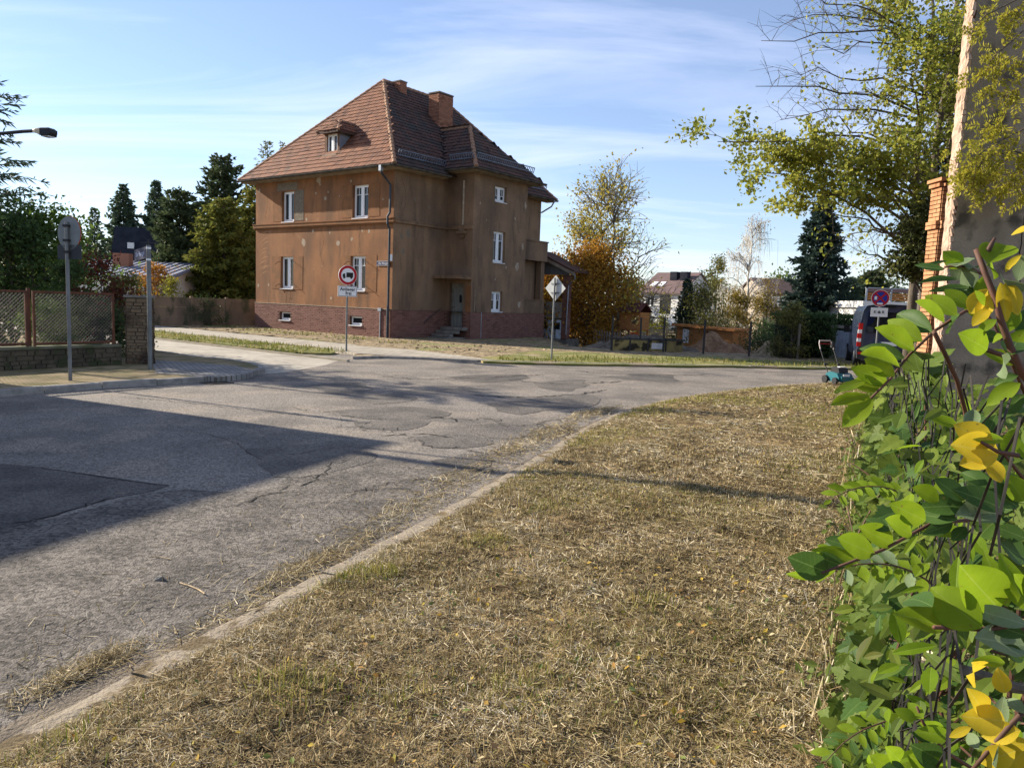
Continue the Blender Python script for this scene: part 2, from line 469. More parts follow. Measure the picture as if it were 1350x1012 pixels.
m_straw = mat('dry_straw', (0, 0, 0), (1, 1, 1), ns=1.6, rough=0.85, spec=0.1, transl=0.15, lo=.3, hi=.7, islew=0.76, c3=(.085, .058, .032), ns3=9, lo3=.55, hi3=.78,
              island=[(0.050, 0.036, 0.020), (0.18, 0.128, 0.062), (0.33, 0.245, 0.122), (0.22, 0.182, 0.080), (0.43, 0.34, 0.19), (0.60, 0.51, 0.34), (0.74, 0.68, 0.54)])
m_green = mat('green_blades', (0, 0, 0), rough=0.7, transl=0.35, island=[(0.085, 0.12, 0.018), (0.18, 0.19, 0.03), (0.30, 0.26, 0.07), (0.44, 0.35, 0.13)])
def in_verge(n, y0, y1, r, lo=-.03, pw=1.0):
    """random spots on the part of the verge in front of the fence"""
    y = y0 + (y1 - y0) * r.uniform(0, 1, n) ** pw
    kx = np.interp(y, KERB[:, 1], KERB[:, 0])
    x = kx + .13 + (fence_x(y) + 0.5 - kx) * r.uniform(0, 1, n)
    keep = (x < .72 * y + 1.0)
    x, y = x[keep], y[keep]
    d = kerb_dist(x, y); k = d > .15 + lo
    return x[k], y[k], d[k]
r = np.random.default_rng(11)
Q = []; Qg = []
for (y0, y1, n, l0, l1, w) in ((1.9, 4.2, 115000, .015, .065, .0034), (4.2, 7.5, 90000, .02, .075, .0052), (7.5, 12, 50000, .03, .09, .0095), (12, 21, 46000, .04, .10, .015)):
    x, y, d = in_verge(n, y0, y1, r)
    dens = np.sin(x * 3.1 + 1.3 * np.sin(y * 2.2)) * np.sin(y * 2.7 + np.sin(x * 1.9)) + r.normal(0, .55, len(x))
    k = dens > -.35; x, y, d = x[k], y[k], d[k]
    z = verge_z(x, y, d - .15) + r.uniform(-.004, .016, len(x))
    Q.append(blades(x, y, z, r.uniform(l0, l1, len(x)), w * r.uniform(.6, 1.4, len(x)), .17, r))
    # long mown stalks lying about
    x, y, d = in_verge(n // 110, y0, y1, r)
    z = verge_z(x, y, d - .15) + r.uniform(.012, .03, len(x))
    Q.append(blades(x, y, z, r.uniform(.14, .38, len(x)), w * r.uniform(.5, .9, len(x)), .07, r))
    # green shoots, in patches
    x, y, d = in_verge(int(n * .5), y0, y1, r)
    pt = np.sin(x * 1.7 + 2 * np.sin(y * .9)) + np.sin(y * 1.9 + 1.5 * np.sin(x * 1.1)) + r.normal(0, .45, len(x))
    k = pt > (.80 if y0 < 7 else .65 if y0 < 12 else -.35); x, y, d = x[k], y[k], d[k]
    z = verge_z(x, y, d - .15)
    Qg.append(blades(x, y, z, r.uniform(l0 * .7, l1 * .62, len(x)), w * r.uniform(.7, 1.4, len(x)), .8, r))
# matted clumps of cut stubble that throw small shadows
nc = 5200; x, y, d = in_verge(nc, 1.9, 9.5, r, pw=1.35); m_ = 26
cx_ = np.repeat(x, m_) + r.normal(0, .022, len(x) * m_); cy_ = np.repeat(y, m_) + r.normal(0, .022, len(x) * m_); cd_ = kerb_dist(cx_, cy_)
k = cd_ > .16; cx_, cy_, cd_ = cx_[k], cy_[k], cd_[k]; wy_ = .0038 + .0007 * cy_
Q.append(blades(cx_, cy_, verge_z(cx_, cy_, cd_ - .15) - .003, r.uniform(.02, .055, len(cx_)), wy_, .75, r))
# a few fresh tufts close to the kerb
for (tx, ty, tn, tr) in [(*G(455, 768)[:2], 420, .09), (*G(505, 770)[:2], 320, .07), (*G(385, 930)[:2], 500, .13), (*G(640, 730)[:2], 300, .1), (*G(720, 680)[:2], 360, .14), (*G(40, 1000)[:2], 500, .16), (*G(680, 940)[:2], 300, .12), (*G(520, 940)[:2], 240, .16), (*G(850, 830)[:2], 200, .08)]:
    x = tx + r.normal(0, tr, tn); y = ty + r.normal(0, tr, tn)
    d = kerb_dist(x, y); k = d > .16
    Qg.append(blades(x[k], y[k], verge_z(x[k], y[k], d[k] - .15), r.uniform(.03, .085, k.sum()), .005 * r.uniform(.7, 1.4, k.sum()), .95, r))
MB().quads(np.concatenate(Q)).build('dry_grass', m_straw, kind='stuff')
MB().quads(np.concatenate(Qg)).build('green_grass', m_green, kind='stuff')

# cut straw swept over the kerb into the gutter of the street
Q = []
def straw_heap(c, n, sx, sy, rot, hgt, l0=.04, l1=.13, w=.005):
    u = r.normal(0, sx, n); v = r.normal(0, sy, n)
    x = c[0] + u * math.cos(rot) - v * math.sin(rot); y = c[1] + u * math.sin(rot) + v * math.cos(rot)
    z = .006 + hgt * np.exp(-(u / sx) ** 2 / 2 - (v / sy) ** 2 / 2) * r.uniform(0, 1, n)
    d = kerb_dist(x, y)
    z = z + np.where(d > 0, .05, 0)
    Q.append(blades(x, y, z, r.uniform(l0, l1, n), w * r.uniform(.6, 1.3, n), .3, r))
straw_heap(G(112, 884), 1300, .17, .05, 1.18, .022, .03, .10, .004)
straw_heap(G(400, 752), 1100, .26, .08, 1.15, .022, .03, .10)
straw_heap(G(470, 718), 500, .35, .08, 1.15, .02)
straw_heap(G(540, 672), 700, .5, .12, 1.15, .025)
straw_heap(G(610, 630), 600, .5, .16, 1.18, .03, w=.007)
straw_heap(G(680, 592), 900, .5, .16, 1.2, .05, w=.008)
straw_heap(G(730, 570), 1000, .5, .16, 1.2, .06, w=.009)
straw_heap(G(785, 545), 900, .6, .15, 1.1, .05, w=.010)
straw_heap(G(300, 815), 260, .3, .06, 1.18, .015)
straw_heap(G(560, 655), 300, .9, .4, 1.15, .004)
straw_heap(G(430, 690), 220, 1.0, .6, 1.15, .004)
straw_heap(G(260, 780), 160, .8, .4, 1.15, .004)
straw_heap(G(20, 890), 90, .3, .2, 1.15, .006)
MB().quads(np.concatenate(Q)).build('straw_litter', m_straw, kind='stuff')

# grit and dirt washed up along the kerb
gd = np.random.default_rng(91); a_ = KERB - kn * -.0; w_ = .03 + .05 * np.abs(np.convolve(gd.normal(0, 1, len(KERB) + 8), np.ones(9) / 3, 'valid'))[:len(KERB)]
L0 = KERB + kn * .02; L1 = KERB - kn * w_[:, None]; n_ = len(KERB)
MB().add(np.vstack([np.hstack([L0, np.full((n_, 1), .0095)]), np.hstack([L1, np.full((n_, 1), .0045)])]), np.stack([np.arange(n_ - 1) + n_, np.arange(n_ - 1), np.arange(1, n_), np.arange(1, n_) + n_], -1)[:, ::-1]).build('gutter_dirt', mat('gutter_grit', (.12, .10, .078), (.19, .155, .115), ns=6, rough=1, bump=1, bs=60, bd=.02), kind='structure')
# ---- patches, seams, cracks and a painted pole shadow on the asphalt
def patch(name, px, z, m, seed, amp=.05, smooth=True):
    pts = [G(*p)[:2] for p in px]
    pts = wob(pts, amp, .3, seed=seed) if smooth else pts
    return sheet(name, pts, z, m)
patch('asphalt_patch', [(-60, 606), (90, 622), (200, 637), (228, 642), (150, 657), (70, 681), (5, 694), (-60, 702)], .004, m_patch, 1, .02)
m_coarse = mat('worn_coarse_asphalt', (0.094, 0.083, 0.072), (0.152, 0.134, 0.115), ns=2.2, rough=.95, bump=1, bs=75, bd=.016)
speckle(m_coarse, 42, .9, .4, 1.7)
patch('worn_asphalt', [(-40, 700), (70, 686), (150, 662), (232, 645), (300, 650), (350, 646), (420, 612), (470, 604), (560, 612), (600, 625), (585, 650), (520, 690), (410, 752), (300, 808), (180, 868), (60, 932), (-60, 985)], .002, m_coarse, 21, .05)
patch('worn_asphalt', [(330, 590), (420, 585), (480, 596), (470, 612), (400, 628), (350, 622)], .0048, m_patch2, 22, .06)
patch('worn_asphalt', [(430, 540), (520, 536), (600, 544), (560, 553), (470, 552)], .0052, m_patch2, 23, .08)
patch('worn_asphalt', [(640, 532), (740, 520), (800, 526), (740, 540), (680, 546)], .0056, m_patch2, 24, .1)
patch('asphalt_patch', [(545, 575), (590, 572), (640, 578), (650, 584), (610, 590), (560, 588)], .004, m_patch2, 2)
patch('asphalt_patch', [(560, 605), (620, 598), (655, 604), (640, 620), (585, 618)], .004, m_patch, 3)
patch('asphalt_patch', [(610, 562), (690, 556), (720, 562), (700, 576), (640, 576)], .004, m_patch2, 4)
patch('asphalt_patch', [(470, 556), (540, 550), (568, 556), (540, 566), (480, 564)], .004, m_patch2, 5)
patch('asphalt_patch', [(480, 527), (520, 518), (545, 522), (540, 530), (500, 532)], .004, m_patch2, 6, .1)
patch('asphalt_patch', [(700, 505), (770, 500), (790, 508), (740, 516)], .004, m_patch2, 7, .15)
patch('asphalt_patch', [(610, 497), (680, 494), (700, 500), (640, 505)], .004, m_patch, 8, .15)
patch('asphalt_patch', [(800, 497), (850, 494), (905, 497), (860, 502)], .004, m_patch, 9, .2)
patch('asphalt_patch', [(410, 508), (470, 504), (500, 512), (440, 518)], .004, m_patch2, 10, .15)
ck = MB(); rc = np.random.default_rng(5)
def crack(px, w, amp=.02):
    L = smooth_line([G(*p)[:2] for p in px], .07)
    n = len(L); L[1:-1] += rc.normal(0, amp, (n - 2, 2))
    t, nn = normals2(L)
    ww = w * rc.uniform(.25, 1.2, n); ww[0] = ww[-1] = .001
    a = L + nn * ww[:, None] / 2; b = L - nn * ww[:, None] / 2
    z = np.full((n, 1), .0075)
    v = np.vstack([np.hstack([a, z]), np.hstack([b, z])]); i = np.arange(n - 1)
    ck.add(v, np.stack([i, i + 1, i + 1 + n, i + n], -1)[:, ::-1])
crack([(0, 612), (60, 618), (130, 628), (200, 638), (225, 640)], .018, .008)
crack([(10, 692), (70, 680), (120, 664), (150, 656)], .016)
crack([(365, 648), (380, 640), (400, 640), (415, 630), (430, 622), (440, 612), (465, 606)], .026, .03)
crack([(310, 668), (350, 652), (380, 648)], .02)
crack([(440, 650), (520, 644), (560, 650)], .016)
crack([(500, 574), (560, 572), (600, 578)], .04, .04)
crack([(450, 560), (490, 568), (520, 566), (550, 582), (570, 590), (600, 590), (640, 600)], .018, .07)
crack([(560, 548), (600, 554), (640, 552), (670, 560), (700, 560), (740, 552)], .022, .09)
crack([(380, 536), (410, 543), (440, 545), (460, 555), (480, 560)], .018, .08)
crack([(620, 520), (680, 524), (760, 520), (800, 514)], .05, .06)
crack([(660, 500), (740, 506), (820, 503)], .05, .06)
crack([(500, 496), (560, 500), (640, 498), (720, 494)], .05, .06)
crack([(760, 490), (840, 494), (930, 494)], .05, .06)
crack([(155, 523), (240, 530), (330, 541), (400, 548)], .02, .02)  # dark strip painted along the left sign pole's cast shadow
crack([(600, 640), (560, 632), (500, 640), (455, 655)], .016)
crack([(220, 560), (300, 580), (330, 600)], .010)
crack([(380, 600), (450, 590), (520, 592)], .014)
ck.build('crack_and_shadow_strips', m_crack, kind='structure')

# ---- small things lying on the street
sb = MB(); P0 = G(203, 766)
hx = [(0, 0), (.05, .006), (.066, .025), (.04, .045), (-.006, .04), (-.02, .02)]
sb.add([(P0.x + x, P0.y + y, .004) for x, y in hx] + [(P0.x + x * .6 + .012, P0.y + y * .6 + .01, .016 + .010 * (i % 2)) for i, (x, y) in enumerate(hx)],
       np.array([[i, (i + 1) % 6, 6 + (i + 1) % 6, 6 + i] for i in range(6)]), np.arange(6, 12))
sb.build('stone', mat('stone', (.10, .09, .08), (.2, .19, .17), ns=20, bump=.5), label='small dark lump of stone lying on the asphalt', cat='stone')
m_stick = mat('pale_stick', (.52, .40, .25), (.36, .26, .15), ns=30)
def stick(px, label, rad=.004, z=.008):
    p = [G(*q) for q in px]
    mid = [(a.x + rnd.uniform(-.006, .006), a.y + rnd.uniform(-.006, .006), z + .002 * i) for i, a in enumerate(p)]
    MB().tube(mid, rad, 5).build('stick', m_stick, label=label, cat='stick')
stick([(238, 769), (252, 774), (262, 779), (271, 785)], 'bent pale stick on the asphalt nearest the stone', .005)
stick([(200, 734), (212, 735), (226, 739)], 'short straight stalk on the asphalt above the stone', .003)

# ---- left pavement: raised, with a rounded corner into the side street
WALK = smooth_line([(-14.6, -6), (-12.4, 1.0), (-10.4, 7), (-9.2, 10.2), (-8.22, 12.3), (-7.7, 13.35), (-6.84, 14.4), (-6.1, 15.5), (-5.72, 16.86), (-5.95, 18.07), (-6.93, 19.2), (-8.25, 20.0), (-9.9, 21.2), (-14, 24.2), (-24, 31.5)], .25)
wt, wnm = normals2(WALK)
WZ = .115
poly = [tuple(p) for p in WALK - (-wnm) * 0 - wnm * .14]
sheet('left_pavement', poly + [(-60, 50), (-60, -6)], WZ - .006, m_sand)
cor = [G(200, 500), G(285, 500), G(330, 494), G(340, 489), G(316, 483), G(262, 479), G(205, 475), G(196, 484)]
sheet('paved_corner', [(p.x, p.y) for p in (G(205, 492, .11), G(285, 497, .11), G(326, 493, .11), G(338, 488, .11), G(312, 482.5, .11), G(262, 478.5, .11), G(200, 474.5, .11))], WZ - .001, m_walkp)
kl = thing('kerb', 'high dark stone kerb round the left pavement corner', 'kerb', (0, 0, 0))
i = 0
while i + 2 < len(WALK):
    bend = 14 < WALK[i][1] < 20.5
    j = min(i + (2 if bend else 4), len(WALK) - 1)
    p, q = WALK[i], WALK[j]; d = q - p; L = np.linalg.norm(d); d /= L; n = -np.array([d[1], -d[0]])
    a, b = p + d * .006, q - d * .006
    zt = WZ + rk.uniform(-.006, .012)
    mb = MB(); rings = []
    prof = [(0, -.05), (.006, zt - .02), (.022, zt), (.14, zt), (.145, -.05)]
    for c in (0, .5, 1):
        o = a + (b - a) * c
        rings += [(o[0] + n[0] * u, o[1] + n[1] * u, v + (rk.uniform(-.004, .004) if v > 0 else 0)) for u, v in prof]
    m_ = len(prof)
    mb.add(rings, [[k * m_ + s, (k + 1) * m_ + s, (k + 1) * m_ + s + 1, k * m_ + s + 1] for k in range(2) for s in range(m_ - 1)], np.arange(m_), np.arange(m_)[::-1] + 2 * m_)
    mb.build('kerb_stone', m_kerbd, kl)
    i = j
# drain in the gutter below the corner
dp = G(286, 505)
dr = thing('road_drain', 'iron drain grate in the gutter by the left pavement', 'drain', (dp.x, dp.y, .004), .9)
m_iron = mat('cast_iron', (.05, .045, .04), (.09, .07, .055), ns=12, rough=.6, metal=.5)
MB().b2((-.26, -.2, 0), (.26, -.17, .012)).b2((-.26, .17, 0), (.26, .2, .012)).b2((-.26, -.17, 0), (-.23, .17, .012)).b2((.23, -.17, 0), (.26, .17, .012)).build('frame', m_iron, dr)
for k in range(7): MB().b2((-.2 + k * .066 - .014, -.17, .001), (-.2 + k * .066 + .014, .17, .010)).build('bar', m_iron, dr)

# ---- side street (light setts), far kerb, strips and yard in front of the house
sheet('side_street', [tuple(H2(9.7, -13.6))[:2], tuple(H2(9.6, -12.6))[:2], tuple(H2(8.6, -10.6))[:2], tuple(H2(7.4, -9.0))[:2], tuple(H2(-45, -9.3))[:2], tuple(H2(-45, -14.5))[:2]], .004, m_street)
FK = smooth_line([H2(7.4, -8.6)[:2], G(520, 472.6)[:2], G(640, 478)[:2], G(700, 480)[:2], G(860, 483)[:2], G(960, 484.5)[:2], G(1090, 487)[:2], (16, 26.6), (40, 32)], .25)
YARD = np.array([tuple(p + np.array([0, .12])) for p in FK] + [(60, 60), (60, 140), (-60, 140), (-60, 60)] + [tuple(H2(-45, -4.3))[:2], tuple(H2(2, -4.3))[:2], tuple(H2(5.6, -6.9))[:2]])
def yz(x, y):
    """the yard falls away to the right of the house"""
    a = np.clip((np.asarray(x, float) - 1.0) / 4, 0, 1); b = np.clip((np.asarray(y, float) - 31.6) / 7, 0, 1)
    return .060 - .95 * a * a * (3 - 2 * a) * b * b * (3 - 2 * b)
yx, yy = np.meshgrid(np.concatenate([np.linspace(-90, -20, 8)[:-1], np.linspace(-20, 30, 101), np.linspace(30, 90, 10)[1:]]), np.concatenate([np.linspace(20, 60, 81), np.linspace(60, 160, 12)[1:]]))
Vy = np.stack([yx, yy, yz(yx, yy)], -1)
Pc = (Vy[:-1, :-1] + Vy[1:, 1:])[..., :2].reshape(-1, 2) / 2
def inpoly(P, poly):
    x, y = P[:, 0], P[:, 1]; c = np.zeros(len(P), bool); n = len(poly)
    for i in range(n):
        (x1, y1), (x2, y2) = poly[i], poly[(i + 1) % n]
        c ^= ((y1 > y) != (y2 > y)) & (x < (x2 - x1) * (y - y1) / (y2 - y1 + 1e-12) + x1)
    return c
keep = inpoly(Pc, YARD) & (Pc[:, 1] > 31.0)
nx = yx.shape[1]; I, J = np.meshgrid(np.arange(yx.shape[0] - 1), np.arange(nx - 1), indexing='ij')
fy_ = np.stack([I * nx + J, I * nx + J + 1, (I + 1) * nx + J + 1, (I + 1) * nx + J], -1).reshape(-1, 4)[keep]
MB().add(Vy.reshape(-1, 3), fy_).build('far_yard', m_soil, kind='structure', smooth=True)
sheet('front_yard', [tuple(p + np.array([0, .12])) for p in FK if p[0] < 30] + [(30, 31.6), tuple(H2(-2.55, -4.3))[:2], tuple(H2(2, -4.3))[:2], tuple(H2(5.6, -6.9))[:2]], .058, m_soil)
kf = thing('kerb', 'low kerb along the far side of the street', 'kerb', (0, 0, 0))
i = 0
while i + 4 < len(FK):
    p, q = FK[i], FK[i + 4]; d = (q - p) / np.linalg.norm(q - p); n = np.array([-d[1], d[0]])
    zt = .075 + rk.uniform(-.008, .008); a = p + d * .008; b = q - d * .008
    MB().prism([(0, -.04), (.13, -.04), (.13, zt), (.015, zt), (0, zt - .015)], (a[0], a[1], 0), (n[0], n[1], 0), (0, 0, 1), (d[0], d[1], 0), np.linalg.norm(b - a)).build('kerb_stone', m_kerbd, kf)
    i += 4
sheet('footpath', [tuple(H2(-45, -6.95))[:2], tuple(H2(4.5, -6.95))[:2], tuple(H2(5.5, -6.2))[:2], tuple(H2(3, -4.7))[:2], tuple(H2(-8, -4.6))[:2], tuple(H2(-45, -4.6))[:2]], .068, m_pave)
sheet('paved_apron', [G(440, 463)[:2], G(470, 468.6)[:2], G(520, 472)[:2], G(640, 477.3)[:2], G(650, 475, .06)[:2], G(600, 468, .06)[:2], G(540, 461, .06)[:2], G(470, 456, .06)[:2], G(430, 455, .06)[:2]], .073, m_pave)
sheet('grass_strip', wob([H2(-45, -9.15)[:2], H2(-10, -9.1)[:2], H2(-4, -9.0)[:2], H2(2, -8.9)[:2], H2(5.6, -8.5)[:2], H2(5.0, -7.3)[:2], H2(2, -7.05)[:2], H2(-10, -7.0)[:2], H2(-45, -7.0)[:2]], .04, .5, seed=4), .064, m_lawn)
yl = [G(640, 476, .06), G(650, 470, .06), G(720, 463, .06), G(800, 466, .06), G(900, 470, .06), G(1000, 474, .06), G(1100, 478, .06), G(1200, 480, .06), G(1200, 487, .06), G(1090, 485, .06), G(960, 482.5, .06), G(860, 481.3, .06), G(700, 478.4, .06)]
sheet('grass_strip', wob([p[:2] for p in yl], .08, .5, seed=8), .066, m_lawn)
m_grass = mat('roadside_grass', (0, 0, 0), (1, 1, 1), ns=.5, lo=.35, hi=.65, islew=.5, rough=.8, transl=.3, island=[(0.08, 0.11, 0.018), (0.15, 0.17, 0.03), (0.25, 0.235, 0.06), (0.40, 0.32, 0.13)])
Q = []
n = 9000; u = r.uniform(-26, 5.6, n); v = r.uniform(-9.1, -7.0, n); k = (np.sin(u * 1.3) * np.sin(v * 3) + r.normal(0, .6, n)) > -.5
p = HC + u[k, None] * HX + v[k, None] * HY
Q.append(blades(p[:, 0], p[:, 1], np.full(k.sum(), .064), r.uniform(.05, .14, k.sum()), r.uniform(.02, .035, k.sum()), 1.0, r))
n = 12000; t = r.uniform(0, 1, n); s = r.uniform(.1, 1, n)
fx = np.interp(t, np.linspace(0, 1, len(FK)), FK[:, 0]); fy = np.interp(t, np.linspace(0, 1, len(FK)), FK[:, 1])
y = fy + s * 2.6; k = (fx > -.5) & (fx < 15) & ((np.sin(fx * 1.1 + 1) * np.sin(y * 1.7) + r.normal(0, .5, n)) > -.15)
Q.append(blades(fx[k], y[k], np.full(k.sum(), .066), r.uniform(.05, .16, k.sum()), r.uniform(.02, .035, k.sum()), 1.0, r))
n = 2600; u = r.uniform(-10, 3, n); v = r.uniform(-3.4, -.2, n); k = (np.sin(u * 1.9 + 2) + np.sin(v * 2.3) + r.normal(0, .5, n)) > .55
p = HC + u[k, None] * HX + v[k, None] * HY
Q.append(blades(p[:, 0], p[:, 1], np.full(k.sum(), .06), r.uniform(.05, .16, k.sum()), r.uniform(.02, .035, k.sum()), 1.0, r))
MB().quads(np.concatenate(Q)).build('roadside_grass', m_grass, kind='stuff')
m_edg = mat('edging_concrete', (.33, .29, .23), (.26, .235, .18), ns=3, rough=.95)
edg = thing('kerb', 'flat edging stones between the pale side street and its grass strip', 'kerb', (0, 0, 0))
for k in range(38):
    a, b_ = H2(-30 + k, -9.27), H2(-30 + k + .997, -9.27)
    MB().beam((a.x, a.y, .025), (b_.x, b_.y, .025), .10, .07).build('kerb_stone', m_edg, edg)
# clods of dug earth in front of the house
cl = MB()
for k in range(300):
    u, v = (rnd.uniform(-11.5, 2.5), rnd.uniform(-4.3, -.2)) if rnd.random() < .6 else (rnd.uniform(2.5, 8), rnd.uniform(-4.5, 6))
    p = H2(u, v, .055); s = rnd.uniform(.04, .14)
    cl.box((p.x, p.y, p.z + s * .1), (s, s * rnd.uniform(.5, 1), s * rnd.uniform(.2, .5)), rnd.uniform(0, 3), rnd.uniform(-.3, .3), rnd.uniform(-.3, .3), rnd.uniform(.4, .8))
cl.build('earth_clods', m_soil, kind='stuff')
# ================================================================== THE BROWN HOUSE
LA, DP, B1, PR, WW = 10.1, 11.0, 3.45, 1.6, 4.1
ZP, ZC, ZW, ZWW = 1.3, 5.2, 7.45, 7.75
def plaster(name, c1, c2, dirt, pale, soot=.5):
    m = mat(name, c1, c2, ns=.55, rough=.92, bump=.6, bs=40, bd=.02, lo=.38, hi=.62)
    nt = m.node_tree; N = nt.nodes; Lk = nt.links; p = N['Principled BSDF']
    src = p.inputs['Base Color'].links[0].from_socket
    tc = N.new('ShaderNodeTexCoord')
    def layer(src, col, scale, stretch, lo, hi, amt, dt=7):
        mp = N.new('ShaderNodeMapping'); mp.inputs['Scale'].default_value = stretch; Lk.new(tc.outputs['Object'], mp.inputs[0])
        n = N.new('ShaderNodeTexNoise'); n.inputs['Scale'].default_value = scale; n.inputs['Detail'].default_value = dt; Lk.new(mp.outputs[0], n.inputs['Vector'])
        r = N.new('ShaderNodeMapRange'); r.inputs[1].default_value = lo; r.inputs[2].default_value = hi; r.inputs[4].default_value = amt; Lk.new(n.outputs[0], r.inputs[0])
        x = N.new('ShaderNodeMixRGB'); Lk.new(r.outputs[0], x.inputs[0]); Lk.new(src, x.inputs[1]); x.inputs[2].default_value = (*col, 1)
        return x.outputs[0]
    s = layer(src, dirt, .8, (1.6, 1.6, .35), .45, .75, soot)
    s = layer(s, dirt, 3.5, (1, 1, .25), .54, .66, soot * .6)
    s = layer(s, dirt, 22, (1, 1, .8), .5, .62, soot * .45)
    s = layer(s, pale, 1.6, (1, 1, 1), .62, .8, .35)
    s = layer(s, pale, 9, (1, 1, 1), .68, .74, .5, 2)
    Lk.new(s, p.inputs['Base Color'])
    return m
m_plA = plaster('orange_brown_plaster', (.305, .142, .062), (.232, .106, .048), (.100, .062, .039), (.42, .26, .14), .75)
m_plB = plaster('shade_toned_sooty_plaster', (.26, .165, .098), (.195, .124, .076), (.078, .055, .040), (.31, .23, .155), .7)  # grime plus the shade of the side walls, both mixed into this greyer colour
m_mark = mat('shutter_mark_plaster', (.18, .088, .040), (.24, .108, .046), ns=2.6, rough=.92, bump=.4, bs=40, bd=.01, c3=(.27, .15, .075), ns3=7, lo3=.62, hi3=.72)  # darker plaster left where the shutters hung, reused for stains and bands
m_bare = mat('bare_patch_plaster', (.40, .32, .235), (.28, .22, .16), ns=12, rough=.95, bump=.5, bs=40)
m_grey = mat('grey_patch_plaster', (.20, .165, .12), (.15, .12, .09), ns=8, rough=.95, bump=.4, bs=40)
m_mort = mat('mortar', (.115, .058, .042), (.085, .047, .036), ns=5, rough=.95)
m_brick = mat('plinth_brick', (0, 0, 0), (1, 1, 1), ns=1.0, islew=.7, rough=.85, island=[(.13, .062, .048), (.18, .085, .064), (.22, .11, .085), (.16, .078, .060)])
m_brickB = m_brick
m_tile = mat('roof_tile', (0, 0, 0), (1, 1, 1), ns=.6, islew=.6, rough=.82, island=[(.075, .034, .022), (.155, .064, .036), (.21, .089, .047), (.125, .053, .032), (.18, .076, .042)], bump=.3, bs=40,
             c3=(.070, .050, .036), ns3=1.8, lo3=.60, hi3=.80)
m_tileB = mat('shade_toned_weathered_tile', (0, 0, 0), (1, 1, 1), ns=.6, islew=.6, rough=.85, island=[(.034, .022, .019), (.075, .040, .030), (.10, .050, .036), (.06, .033, .026)], bump=.3, bs=40,
              c3=(.045, .040, .036), ns3=1.2, lo3=.46, hi3=.68)  # weathered tile copy, darkened: shade of the turned-away slopes is in the colour
m_ridge = mat('ridge_tile', (0, 0, 0), rough=.8, island=[(.22, .12, .07), (.30, .17, .10), (.17, .095, .06)])
m_gut = mat('gutter_zinc', (.055, .052, .046), (.11, .10, .088), ns=3, rough=.7, metal=.2)
m_dpipe = mat('dark_downpipe', (.030, .034, .042), (.05, .055, .062), ns=3, rough=.5, metal=.3)
m_guard = mat('snow_guard_steel', (.16, .18, .22), (.12, .135, .16), ns=3, rough=.5, metal=.3)
m_soff = mat('soffit_board', (.30, .25, .19), (.21, .17, .13), ns=3, rough=.85)
m_white = mat('white_window_frame', (.78, .79, .80), rough=.4)
m_glass = mat('window_glass', (.014, .017, .020), rough=.04, spec=.4)
m_curt = mat('net_curtain', (.55, .55, .52), (.42, .42, .40), ns=20, stretch=(3, 3, .2), rough=.9)
m_zinc = mat('zinc_sheet', (.33, .36, .40), (.25, .27, .30), ns=3, rough=.45, metal=.5)
m_dark = mat('dark_void', (.012, .011, .010), rough=1)
m_steel = mat('dark_steel', (.05, .05, .05), rough=.6, metal=.4)
m_conc = mat('old_concrete', (.22, .20, .17), (.14, .125, .105), ns=3, rough=.95, bump=.5, bs=30)
m_door = mat('faded_door', (.16, .165, .15), (.22, .22, .19), ns=3, rough=.7, stretch=(3, 3, .4))

H = thing('brown_house', 'tall brown plastered corner house with red tiled hip roof', 'house', (HC[0], HC[1], 0), -TH)

def holed(mb, o, u, ulen, z0, z1, n, holes, depth, rev=True):
    """wall from o along u, heights z0..z1, outward normal n, with real openings and reveals"""
    o = np.asarray(o, float); u = np.asarray(u, float); n = np.asarray(n, float); zv = np.array([0, 0, 1.])
    us = sorted({0, ulen, *[h[0] for h in holes], *[h[1] for h in holes]}); zs = sorted({z0, z1, *[h[2] for h in holes], *[h[3] for h in holes]})
    def pt(a, z, d=0): return o + u * a + zv * z - n * d
    flip = np.dot(np.cross(u, zv), n) < 0
    def q(a, b, c, d): mb.poly([a, d, c, b] if flip else [a, b, c, d])
    for i in range(len(us) - 1):
        for j in range(len(zs) - 1):
            a, b, c, d = us[i], us[i + 1], zs[j], zs[j + 1]
            if any(h[0] <= a and h[1] >= b and h[2] <= c and h[3] >= d for h in holes): continue
            q(pt(a, c), pt(b, c), pt(b, d), pt(a, d))
    for h in holes:
        a, b, c, d = h[:4]
        q(pt(a, c), pt(a, d), pt(a, d, depth), pt(a, c, depth)); q(pt(b, c, depth), pt(b, d, depth), pt(b, d), pt(b, c))
        q(pt(a, d), pt(b, d), pt(b, d, depth), pt(a, d, depth)); q(pt(a, c, depth), pt(b, c, depth), pt(b, c), pt(a, c))

